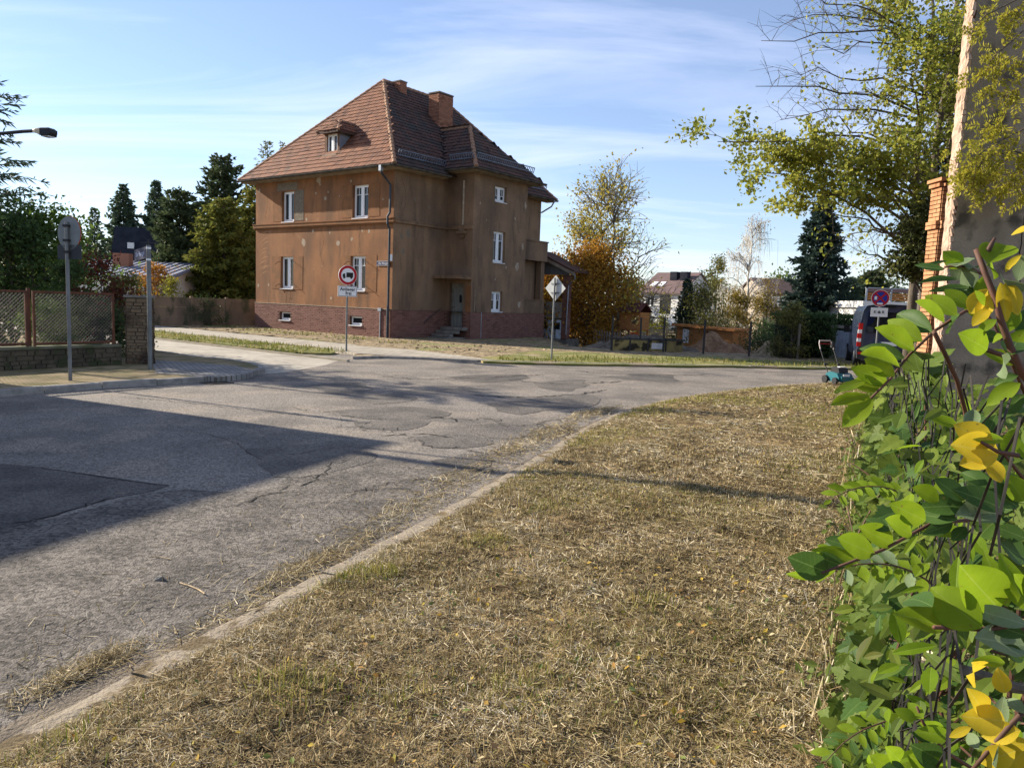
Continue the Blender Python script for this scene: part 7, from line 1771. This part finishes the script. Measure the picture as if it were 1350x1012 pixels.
def veins(m, rib=(.30, .40, .08), spots=(.20, .13, .04)):
    """midrib, side veins and a few blemishes, laid out along each leaf"""
    nt = m.node_tree; N = nt.nodes; Lk = nt.links; p = N['Principled BSDF']; src = p.inputs['Base Color'].links[0].from_socket
    tos = [l.to_socket for l in src.links]
    u = N.new('ShaderNodeUVMap'); u.uv_map = 'leaf'; sp = N.new('ShaderNodeSeparateXYZ'); Lk.new(u.outputs[0], sp.inputs[0])
    def mth(op, a, b=None, c=None):
        n = N.new('ShaderNodeMath'); n.operation = op
        for i, v in enumerate((a, b, c)):
            if v is None: continue
            if isinstance(v, (int, float)): n.inputs[i].default_value = v
            else: Lk.new(v, n.inputs[i])
        return n.outputs[0]
    av = mth('ABSOLUTE', sp.outputs[1]); mid = mth('LESS_THAN', av, .011)
    side = mth('LESS_THAN', mth('FRACT', mth('MULTIPLY', mth('SUBTRACT', sp.outputs[0], mth('MULTIPLY', av, .9)), 9.0)), .10)
    f = mth('MINIMUM', mth('ADD', mth('MULTIPLY', mid, .6), mth('MULTIPLY', side, .22)), 1.0)
    x = N.new('ShaderNodeMixRGB'); Lk.new(f, x.inputs[0]); Lk.new(src, x.inputs[1]); x.inputs[2].default_value = (*rib, 1)
    tc = N.new('ShaderNodeTexCoord')
    def nz(sc, lo, hi, amt):
        n = N.new('ShaderNodeTexNoise'); n.inputs['Scale'].default_value = sc; n.inputs['Detail'].default_value = 4; Lk.new(tc.outputs['Object'], n.inputs['Vector'])
        r = N.new('ShaderNodeMapRange'); r.inputs[1].default_value = lo; r.inputs[2].default_value = hi; r.inputs[4].default_value = amt; Lk.new(n.outputs[0], r.inputs[0]); return r.outputs[0]
    y = N.new('ShaderNodeMixRGB'); Lk.new(nz(160, .68, .74, .75), y.inputs[0]); Lk.new(x.outputs[0], y.inputs[1]); y.inputs[2].default_value = (*spots, 1)
    z = N.new('ShaderNodeMixRGB'); z.blend_type = 'MULTIPLY'; Lk.new(nz(45, .35, .65, .5), z.inputs[0]); Lk.new(y.outputs[0], z.inputs[1]); z.inputs[2].default_value = (.62, .68, .5, 1)
    for t in tos: Lk.new(z.outputs[0], t)
    b = N.new('ShaderNodeBump'); b.inputs['Strength'].default_value = .5; b.inputs['Distance'].default_value = .002; Lk.new(f, b.inputs['Height']); Lk.new(b.outputs[0], p.inputs['Normal'])
for m_, rib_ in ((L_LOC, (.28, .38, .06)), (L_LOCD, (.16, .24, .07)), (L_LOCY, (.60, .50, .10)), (L_LOCP, (.28, .34, .2)), (L_SYC, (.17, .23, .09)), (L_HED, (.17, .22, .06))): veins(m_, rib_)
OV = oval(); OVN = oval(5, .30, .14, .12); LB = lobed()

def locust(label, stem, leaves, Y, dY=0., seed=0, rad=(.0022, .0014)):
    """stem: photo spots with depth; leaves: (base spot, tip spot, width, colour, depth step)"""
    r = random.Random(seed); o = at(*stem[0][:2], stem[0][2]); T = thing('locust_branch', label, 'branch', o)
    P = [at(a, b, y) - o for a, b, y in stem]; MB().tube([tuple(p) for p in P], np.linspace(rad[0], rad[1], len(P)), 6).build('twig', TWIG_R, T, smooth=True)
    for (bx, by, tx, ty, w, c, dz) in leaves:
        B_ = at(bx, by, Y + dY * 0 + r.uniform(-.012, .012)) - o; L0 = math.hypot(tx - bx, ty - by) / 1000 * Y
        T_ = at(tx, ty, Y + dz + r.uniform(-.012, .012)) - o
        nr = Vector((-.50 + r.uniform(-.25, .25), -.78, .55 + r.uniform(-.3, .25)))
        mb = MB(); tm = oval(9, w * 1.16, r.uniform(.08, .30), r.uniform(-.10, .32)); tm[0][:, 2] += np.array([r.uniform(-.012, .012) if k % 3 != 1 else 0 for k in range(len(tm[0]))]); batch(mb, tm, B_, T_, nr)
        mb.build('leaflet', {'g': L_LOC, 'd': L_LOCD, 'y': L_LOCY, 'p': L_LOCP}[c], T, smooth=True)
    return T
def c5(l): return [(1030 + bx / 2.975, 280 + by / 2.975, 1030 + tx / 2.975, 280 + ty / 2.975, w, c, dz) for (tx, ty, bx, by, w, c, dz) in l]
def c6(l): return [(1030 + bx / 2.2375, 560 + by / 2.2375, 1030 + tx / 2.2375, 560 + ty / 2.2375, w, c, dz) for (tx, ty, bx, by, w, c, dz) in l]
def s5(l, Y): return [(1030 + a / 2.975, 280 + b / 2.975, Y + k) for a, b, k in l]
def s6(l, Y): return [(1030 + a / 2.2375, 560 + b / 2.2375, Y + k) for a, b, k in l]
locust('long locust spray of bright green leaflets reaching left in front of the van', s5([(850, 365, .06), (720, 388, .05), (600, 465, .03), (500, 560, .02), (430, 650, .0), (352, 728, -.02)], .92),
       c5([(238, 838, 360, 730, .44, 'g', -.01), (196, 758, 345, 715, .20, 'g', -.06), (210, 708, 330, 655, .14, 'g', -.07), (268, 672, 392, 690, .52, 'g', -.01), (286, 606, 415, 672, .44, 'g', .0), (326, 572, 445, 640, .46, 'g', .02), (330, 540, 465, 605, .40, 'g', -.02), (310, 520, 482, 572, .34, 'd', .02), (372, 450, 520, 540, .42, 'g', .0), (410, 413, 552, 505, .40, 'g', .02), (448, 393, 592, 470, .40, 'd', .03), (518, 353, 640, 432, .42, 'g', .0), (566, 315, 688, 405, .42, 'g', .02), (642, 298, 738, 375, .44, 'g', .01), (640, 470, 700, 400, .30, 'd', .05), (560, 560, 520, 545, .5, 'd', .05)]), .92, seed=1)
locust('locust sprig of small rounded leaflets beside the orange brick pillar', s5([(800, 245, .03), (740, 220, .02), (690, 208, .0), (640, 215, .0)], .95),
       c5([(640, 155, 705, 215, .62, 'g', .0), (518, 212, 640, 222, .17, 'd', -.02), (548, 264, 690, 262, .17, 'd', -.02), (600, 296, 735, 296, .17, 'd', -.02), (712, 180, 690, 212, .5, 'p', .02), (745, 305, 712, 215, .42, 'p', .03), (690, 255, 705, 215, .4, 'p', .03), (772, 195, 735, 225, .5, 'p', .02), (560, 205, 650, 190, .15, 'd', .0)]), .95, seed=2)
locust('bare forked red brown locust stem with yellow and green leaflets against the dark wall', s5([(1000, 700, .02), (950, 640, .0), (900, 530, .0), (860, 420, 0), (845, 350, .0), (800, 240, .01), (765, 145, .02)], .80),
       c5([(880, 140, 810, 200, .62, 'g', .02), (860, 245, 805, 205, .5, 'g', .02), (720, 405, 810, 300, .42, 'y', .02), (755, 430, 845, 310, .40, 'y', .02), (750, 445, 815, 375, .36, 'y', .0), (885, 430, 860, 275, .28, 'y', .0), (930, 400, 880, 275, .40, 'y', .0), (935, 150, 880, 235, .26, 'y', .02), (925, 270, 955, 165, .42, 'p', .02), (712, 475, 808, 538, .55, 'g', -.02), (765, 470, 845, 420, .4, 'g', .0), (765, 305, 800, 365, .42, 'g', .01), (920, 310, 870, 265, .42, 'p', .02), (905, 395, 952, 370, .2, 'd', .0), (895, 78, 985, 60, .42, 'y', .02), (900, 640, 865, 560, .5, 'p', .02), (820, 500, 870, 490, .5, 'g', .0), (930, 480, 900, 560, .5, 'd', .02)]), .80, seed=3, rad=(.0040, .0030))
prg = s5([(800, 175, .012), (822, 130, .01), (838, 100, .01)], .80)
T0 = [o_ for o_ in COL.objects if o_.name.startswith('locust_branch')][-1]
pts = [tuple(at(*q) - T0.location) for q in prg]; MB().tube(pts, [.0030, .0025, .0015], 6).build('twig', TWIG_R, T0, smooth=True)
for st_ in ([(600, 470), (645, 560), (690, 660), (722, 780), (735, 900), (770, 1100)], [(810, 540), (870, 560), (930, 600), (1010, 660)]):
    pts = [tuple(at(1030 + a / 2.975, 280 + b / 2.975, .9 + .1 * i / 3) - T0.location) for i, (a, b) in enumerate(st_)]; MB().tube(pts, .0030, 6).build('twig', TWIG_R, T0, smooth=True)
locust('low locust spray of deep green leaflets reaching left over the straw', s6([(640, 270, .05), (440, 292, .02), (300, 368, .0), (120, 436, -.03)], .80),
       c6([(28, 392, 140, 436, .42, 'd', -.02), (52, 388, 158, 430, .46, 'g', -.01), (12, 440, 118, 448, .13, 'g', -.03), (98, 370, 218, 406, .42, 'g', .0), (78, 378, 190, 418, .34, 'd', .01), (160, 335, 275, 380, .50, 'g', .0), (130, 338, 215, 362, .4, 'd', .02), (226, 300, 330, 352, .48, 'g', .0), (248, 275, 320, 312, .42, 'd', .02), (298, 280, 385, 322, .52, 'g', .0), (322, 232, 425, 282, .46, 'g', .0), (384, 185, 465, 225, .56, 'g', .01), (456, 158, 540, 222, .52, 'd', .0), (398, 262, 520, 280, .40, 'd', .02), (414, 235, 545, 240, .46, 'd', .0), (524, 185, 660, 250, .40, 'd', .0), (578, 162, 700, 242, .42, 'd', .01), (530, 135, 630, 185, .42, 'd', .02), (536, 252, 640, 262, .5, 'p', -.02), (570, 335, 632, 282, .52, 'd', .0), (632, 300, 725, 335, .50, 'd', .0), (670, 150, 715, 225, .6, 'g', .0), (640, 350, 725, 395, .5, 'd', .0), (505, 345, 545, 300, .5, 'd', .01), (424, 320, 505, 290, .36, 'd', .0)]), .80, seed=4)
locust('big bright locust leaflets close to the camera at the fence', s6([(760, 600, .0), (690, 590, .0), (600, 602, .0), (520, 598, .0), (450, 596, -.01)], .50),
       c6([(364, 548, 474, 596, .46, 'g', -.01), (440, 480, 590, 598, .62, 'g', .0), (514, 405, 640, 540, .56, 'g', .0), (352, 480, 445, 535, .46, 'd', .02), (608, 388, 668, 535, .34, 'g', .0), (660, 408, 726, 545, .32, 'g', .0), (560, 536, 726, 590, .30, 'p', -.01), (566, 628, 716, 650, .34, 'p', -.01), (585, 575, 720, 620, .34, 'd', .01), (500, 520, 560, 600, .4, 'd', .02), (690, 440, 745, 520, .4, 'g', .0), (640, 655, 716, 690, .4, 'd', .0)]), .50, seed=5)
locust('yellow locust leaflets caught on the wire fence above the deep green spray', s6([(700, 90, .0), (640, 80, .0), (590, 50, .0)], .62),
       c6([(522, 0, 622, 60, .56, 'y', .0), (502, 58, 640, 82, .50, 'y', .0), (526, 118, 640, 90, .50, 'y', .0), (612, 92, 648, 170, .5, 'y', .01), (562, 45, 655, 42, .30, 'g', .0)]), .62, seed=6)
locust('cluster of yellow leaflets at the foot of the wire fence', s6([(760, 800, .0), (680, 880, .0), (620, 950, .0), (560, 1020, .0)], .52),
       c6([(535, 860, 660, 872, .52, 'y', .0), (588, 915, 705, 900, .52, 'y', .0), (640, 940, 740, 940, .4, 'y', .0), (582, 1000, 690, 960, .5, 'y', .0), (640, 1030, 720, 960, .5, 'y', .0), (545, 900, 582, 955, .5, 'p', .01), (570, 790, 598, 850, .42, 'y', .0), (600, 765, 560, 700, .4, 'y', .01), (655, 790, 716, 850, .4, 'p', .01), (640, 725, 660, 790, .46, 'y', .01), (580, 692, 660, 700, .3, 'g', .0), (612, 1000, 660, 1040, .7, 'p', -.01), (495, 920, 560, 890, .3, 'y', .0), (655, 800, 640, 900, .36, 'p', .02)]), .52, seed=7)
locust('green locust sprig low by the straw at the fence foot', s6([(560, 1010, .0), (480, 960, .0), (420, 880, .0), (400, 830, .0)], .78),
       c6([(374, 818, 420, 866, .52, 'g', .0), (336, 838, 398, 868, .5, 'g', .0), (415, 882, 480, 900, .4, 'g', .0), (400, 905, 500, 915, .36, 'g', .0), (380, 940, 475, 990, .48, 'd', .0), (370, 975, 490, 1020, .56, 'g', .0), (385, 905, 440, 935, .4, 'd', .01), (268, 975, 330, 1020, .5, 'g', .0), (310, 950, 350, 990, .5, 'g', .0), (300, 1010, 370, 1030, .5, 'd', .0), (460, 890, 520, 930, .4, 'g', .0)]), .78, seed=8)

locust('locust branch with mixed leaflets crossing the dark wall at the upper right', [(1352, 520, .98), (1330, 470, .97), (1310, 425, .96), (1290, 400, .96)],
       [(1338, 480, 1300, 462, .42, 'g', .0), (1332, 470, 1352, 430, .45, 'g', .0), (1320, 445, 1285, 440, .45, 'd', .01), (1318, 440, 1345, 405, .46, 'g', .0), (1305, 420, 1272, 402, .44, 'g', .0), (1300, 410, 1325, 375, .42, 'p', .01), (1292, 402, 1268, 375, .4, 'd', .0), (1342, 495, 1310, 505, .44, 'd', .01), (1345, 505, 1300, 530, .42, 'g', .01), (1350, 520, 1318, 548, .46, 'd', .0), (1290, 400, 1300, 362, .42, 'g', .0), (1350, 450, 1362, 400, .5, 'd', .0)], .97, seed=11)
locust('locust branch with deep green leaflets over the wire at the right edge', [(1356, 640, .9), (1325, 600, .9), (1290, 575, .9), (1262, 560, .9)],
       [(1335, 612, 1305, 590, .44, 'd', .0), (1325, 600, 1340, 565, .46, 'g', .0), (1310, 588, 1278, 598, .44, 'd', .0), (1300, 580, 1312, 545, .44, 'd', .0), (1285, 572, 1255, 590, .42, 'g', .0), (1278, 568, 1285, 535, .44, 'p', .0), (1262, 560, 1232, 552, .44, 'g', .0), (1345, 630, 1312, 640, .44, 'd', .0)], .9, seed=12)
# creeper and shrubs growing through the fence, one thing per stretch
def creeper(label, s0, s1, n_leaf, size, seed, ztop=1.72, outw=.20, lob=.0, mats=(L_HED,), nst=10, shell=.35, zlow=.06):
    r = np.random.default_rng(seed); c0 = fpt((s0 + s1) / 2); T = thing('creeper', label, 'shrub', tuple(c0)); st = MB(); A = []
    for k in range(nst):
        s = r.uniform(s0, s1); p = fpt(s, r.uniform(-.03, .25), .04); q = fpt(s + r.normal(0, .15), r.uniform(-outw * .4, .4), r.uniform(.5, .95) * ztop); P = bend(p, q, 6, .03, r, .05); st.tube(P - c0, np.linspace(.008, .003, 6), 5)
        for j in range(3): a = P[2 + j]; e = a + np.array([r.normal(.02, .06), r.normal(0, .12), r.uniform(-.05, .12)]); st.tube(bend(a, e, 3, .05, r, .05) - c0, .003, 4, False)
    st.build('stems', TWIG_R, T, kind='stuff')
    mbs = [MB() for _ in mats]
    ns_ = max(3, int((s1 - s0) / .25)); bulge = r.uniform(.5, 1.25, (ns_ + 2, 8))
    for k in range(n_leaf):
        s = r.uniform(s0, s1); f = r.uniform(0, 1) ** .9; z = zlow + f * (ztop - zlow) * (1 + .1 * math.sin(s * 5 + seed)); bi = bulge[int((s - s0) / (s1 - s0) * ns_), int(f * 7)]
        off = -outw * bi * (1 - f * .6) + abs(r.normal(0, shell)) ; off = min(off, .8)
        c = fpt(s, off, z) - c0; ang = r.normal(0, .9); d = np.array([-.55 + r.normal(0, .5), -.45 + r.normal(0, .5), -.35 + r.normal(0, .4)]); d /= np.linalg.norm(d); L = size * r.uniform(.6, 1.25)
        nr = np.array([-.45 + r.normal(0, .4), -.30 + r.normal(0, .4), .75]); i_ = r.integers(0, len(mats))
        batch(mbs[i_], LB if r.uniform() < lob else (OV if r.uniform() < .5 else OVN), c, c + d * L, nr)
    for mb, m in zip(mbs, mats):
        if mb.n: mb.build('foliage', m, T, kind='stuff')
    return T
creeper('dense leafy creeper on the fence nearest the camera', .9, 1.7, 330, .044, 1, 1.66, .07, mats=(L_HED, L_SYC, L_LOC), nst=12, shell=.14, zlow=.95)
creeper('leafy creeper on the fence behind the bright locust spray', 1.7, 2.7, 760, .066, 2, 1.56, .10, lob=.45, zlow=.6, mats=(L_HED, L_SYC, L_LOCD), nst=14, shell=.22)
creeper('mixed creeper with yellow leaves low on the fence', 1.4, 2.6, 190, .062, 3, .62, .10, lob=.6, mats=(L_HED, L_LOC, L_LOCY), nst=6, shell=.25)
creeper('thick green creeper hanging on the fence in the middle stretch', 2.7, 4.2, 1300, .082, 4, 1.50, .14, lob=.65, mats=(L_HED, L_SYC), nst=14)
creeper('thick creeper on the fence beyond the middle stretch', 4.2, 6.2, 1700, .080, 5, 1.34, .16, lob=.6, mats=(L_HED, L_SYC), nst=12)
creeper('creeper on the fence further along the verge', 6.2, 9.0, 2200, .085, 6, 1.18, .16, mats=(L_HED, L_SYC), nst=12)
creeper('far end of the overgrown fence by the rendered wall', 9.0, 13.2, 2200, .10, 7, 1.0, .16, mats=(L_HED, L_OLIVE), nst=12)
# sycamore seedlings with big lobed leaves standing out of the hedge
def sycamore(label, s, leaves, seed):
    r = random.Random(seed); c0 = Vector(at(*s)); g0 = Vector((c0.x + .12, c0.y + .05, .05)); T = thing('sycamore_seedling', label, 'shrub', g0)
    hub = []
    for (px, py, Y, L, a) in leaves:
        c = at(px, py, Y) - g0; d = Vector((math.cos(a), r.uniform(-.5, .1), math.sin(a))).normalized(); mb = MB()
        L *= 1.3; batch(mb, lobed(r.uniform(.05, .22)), c - d * L * .5, c + d * L * .5, (-.65 + r.uniform(-.35, .35), -.30, .62 + r.uniform(-.3, .3))); mb.build('leaf', L_SYC if r.random() < .75 else L_LOCD, T, smooth=True); hub.append(c - d * L * .5)
    top = c0 - g0; st = MB(); st.tube([(0, 0, -.02), tuple(top * .5 + Vector((.03, 0, 0))), tuple(top)], [.009, .007, .003], 6); st.build('stem', TWIG_R, T)
    for h in hub:
        a = top * max(.1, min(1, (h.z + .05) / max(.1, top.z))); MB().tube([tuple(a), tuple((a + h) / 2 + Vector((0, 0, .02))), tuple(h)], .0022, 4, False).build('leaf_stalk', TWIG_R, T)
    return T
def sl(l): return [(1030 + x / 2.2375, 560 + y / 2.2375, Y, L, a) for x, y, Y, L, a in l]
sycamore('sycamore seedling with big grey green lobed leaves low beside the straw', (1030 + 330 / 2.2375, 560 + 700 / 2.2375, 1.75), sl([(268, 790, 1.7, .10, -1.9), (385, 720, 1.7, .10, 2.2), (340, 720, 1.75, .08, -2.6), (300, 820, 1.7, .075, -1.0), (215, 760, 1.75, .07, 2.8), (440, 670, 1.8, .09, .5), (480, 690, 1.8, .08, 1.6), (320, 900, 1.6, .08, 1.9), (255, 650, 1.9, .07, 2.7), (390, 620, 1.9, .08, 3.0), (415, 770, 1.75, .07, -1.2)]), 1)
sycamore('sycamore seedling with pale lobed leaves under the deep green locust spray', (1030 + 400 / 2.2375, 560 + 420 / 2.2375, 2.1), sl([(380, 400, 2.1, .085, 2.4), (430, 350, 2.1, .08, 1.8), (360, 450, 2.1, .08, -2.4), (420, 440, 2.1, .075, -1.4), (300, 490, 2.2, .08, 2.8), (350, 345, 2.2, .07, 2.0), (410, 600, 2.0, .10, 2.9), (470, 610, 2.0, .08, -.6), (350, 545, 2.0, .08, 3.0), (290, 660, 2.1, .07, 3.0)]), 2)
sycamore('sycamore seedling with dark lobed leaves on the fence above the yellow leaflets', (1030 + 440 / 2.2375, 560 + 60 / 2.2375, 2.4), sl([(345, 25, 2.3, .10, 2.6), (330, 110, 2.3, .11, 2.2), (365, 70, 2.3, .10, 2.9), (430, 60, 2.3, .12, 2.5), (480, 40, 2.3, .10, 1.9), (400, 130, 2.3, .10, -2.6), (300, 85, 2.4, .08, 2.8), (460, 125, 2.2, .10, 3.0), (510, 100, 2.2, .09, 2.0)]), 3)
sycamore('sycamore seedling with a large pale lobed leaf behind the wire fence', (1220, 520, 2.6), [(1208, 480, 2.5, .12, 2.2), (1232, 472, 2.5, .10, .9), (1215, 500, 2.5, .12, -2.2), (1180, 560, 3.0, .11, 2.7), (1195, 585, 3.0, .12, 2.2), (1180, 590, 3.1, .12, -2.8), (1172, 545, 3.2, .10, 1.9), (1225, 545, 2.8, .10, .3), (1240, 520, 2.7, .09, 2.0)], 4)
# more locust sprays growing out of the fence, each leaflet its own piece
def spray(label, s, z, length, up, out, n, ll, cols, seed, fwd=-.3):
    r = random.Random(seed); o = Vector(fpt(s, .03, z)); T = thing('locust_branch', label, 'branch', o)
    d0 = Vector((-out, fwd, up)).normalized(); P = []; p = Vector((0, 0, 0)); d = d0.copy(); k = 9
    for i in range(k + 1):
        P.append(p.copy()); p = p + d * length / k; d = (d + Vector((r.uniform(-.05, .05), r.uniform(-.05, .05), -.10 + r.uniform(-.03, .03)))).normalized()
    MB().tube([tuple(q) for q in P], np.linspace(.0022, .0009, k + 1), 5).build('twig', TWIG_R, T, smooth=True)
    for j in range(n):
        f = .18 + .82 * j / (n - 1) ; x = f * k; i = min(k - 1, int(x)); b = P[i].lerp(P[i + 1], x - i); t_ = (P[i + 1] - P[i]).normalized(); sd = t_.cross(Vector((-.5, -.5, .7))).normalized()
        for sg in ((-1, 1) if j < n - 1 else (0,)):
            dv_ = (sd * sg * .9 + t_ * (.45 if sg else 1) + Vector((r.uniform(-.2, .2), r.uniform(-.2, .2), r.uniform(-.25, .1)))).normalized(); L = ll * r.uniform(.75, 1.15)
            mb = MB(); tm = oval(7, r.uniform(.40, .52), r.uniform(.05, .22), r.uniform(-.04, .25)); batch(mb, tm, b + dv_ * .004, b + dv_ * L, Vector((-.55 + r.uniform(-.3, .3), -.4 + r.uniform(-.3, .3), .75)))
            mb.build('leaflet', {'g': L_LOC, 'd': L_LOCD, 'y': L_LOCY, 'p': L_LOCP}[r.choice(cols)], T, smooth=True)
for a in (('slender locust spray low over the dry grass, halfway between the two sycamore seedlings', 1.75, .98, .26, .15, .6, 9, .042, 'gggd', 1),
          ('short upright locust sprig on the fence just behind the yellow leaflets', 1.5, 1.36, .26, .5, .7, 8, .040, 'ggp', 2),
          ('drooping locust spray under the big bright leaflets', 1.15, 1.22, .28, -.05, .8, 8, .042, 'gdd', 3),
          ('small locust spray close above the ground beside the cut stem', 2.0, .62, .24, .45, .5, 9, .045, 'ggy', 4),
          ('locust spray with some yellow leaflets low at the fence', 1.55, .82, .24, .35, .5, 9, .044, 'gyy', 5),
          ('bright locust spray on the fence beyond the long spray', 2.3, 1.34, .36, .35, .6, 10, .046, 'ggd', 6),
          ('locust spray hanging lowest at the fence foot', 1.3, .75, .20, .3, .4, 9, .044, 'ggd', 7),
          ('pale locust spray half way up the fence in the middle stretch', 2.9, 1.05, .40, .3, .7, 10, .050, 'gp', 8)): spray(*a)
# dead brown stems and tall dry grass standing in the gaps
dm = MB(); r = np.random.default_rng(123)
for k in range(90):
    s = r.uniform(1.05, 6) ** 1.0; p = fpt(s, abs(r.normal(.02, .12)), 0); p[2] = float(verge_z(p[0], p[1], 1.5)); h = r.uniform(.25, .8); q = p + np.array([r.normal(0, .16), r.normal(0, .16), h]); dm.tube(bend(p, q, 5, .02, r, .05), np.linspace(.0035, .0015, 5), 4, False)
dm.build('dead_stems', mat('dead_stem', (.30, .19, .10), (.42, .30, .17), ns=20), None, kind='stuff')
# cut stump with a pale end
p = at(1030 + 430 / 2.2375, 560 + 686 / 2.2375, 1.62); st_ = thing('cut_stem', 'freshly cut stem with a pale round end among the creeper', 'stump', (p.x, p.y, p.z - .0))
MB().cyl((0, 0, 0), (.14, .10, -.55), .013, 10).build('stem', BARK, st_); MB().cyl((-.0035, -.0025, .012), (0, 0, 0), .0128, 10).build('cut_end', mat('fresh_wood', (.78, .66, .45), rough=.8), st_)
p = at(1030 + 540 / 2.2375, 560 + 722 / 2.2375, 1.1); st_ = thing('cut_stem', 'dark cut branch poking out through the wire fence', 'stump', tuple(p))
MB().tube([(0, 0, 0), (.04, .01, -.015), (.10, .03, -.04), (.2, .06, -.06)], [.008, .009, .009, .010], 8).build('stem', BARK, st_)
# fallen leaves and clippings on the verge and weeds at the fence foot
r = np.random.default_rng(77); m_fall = mat('fallen_leaf', (0, 0, 0), rough=.8, transl=.25, island=[(.08, .11, .03), (.16, .19, .05), (.42, .30, .04), (.30, .16, .05), (.50, .42, .24), (.10, .06, .03), (.13, .17, .06)])
C = []
for (n, y0, y1) in ((1500, 1.9, 5), (900, 5, 11)):
    x, y, d = in_verge(n, y0, y1, r); k = r.uniform(0, 1, len(x)) < np.clip((x - np.interp(y, KERB[:, 1], KERB[:, 0])) / 2.6, .12, 1); x, y, d = x[k], y[k], d[k]; C.append(np.stack([x, y, verge_z(x, y, d - .15) + .018 + r.uniform(0, .02, len(x))], -1))
C = np.concatenate(C); MB().quads(leaf_quads(C, np.full(len(C), .032), r, .6, 1.6)).build('leaf_litter', m_fall, kind='stuff')
n = 2600; s = 1.2 + 11 * r.uniform(0, 1, n) ** 1.6; off = -.02 - np.abs(r.normal(0, .135, n)) * (.4 + .6 * np.abs(np.sin(s * 3.1 + np.sin(s * 7)))); P = np.array([fpt(a, b, 0) for a, b in zip(s, off)]); d = kerb_dist(P[:, 0], P[:, 1])
P[:, 2] = verge_z(P[:, 0], P[:, 1], d - .15) + r.uniform(.0, .16, n) * np.exp(off * 3)
MB().quads(leaf_quads(P, np.full(n, .052) * (1 + s / 16), r, .6, .8)).build('weeds', L_HED, kind='stuff')
n = 9000; s = 1.0 + 11 * r.uniform(0, 1, n) ** 1.6; off = .04 + r.normal(0, .15, n); P = np.array([fpt(a, b, 0) for a, b in zip(s, off)]); d = kerb_dist(P[:, 0], P[:, 1])
MB().quads(blades(P[:, 0], P[:, 1], verge_z(P[:, 0], P[:, 1], d - .15), r.uniform(.06, .22, n), .004 + .0012 * s, .7, r)).build('dry_grass', m_straw, kind='stuff')
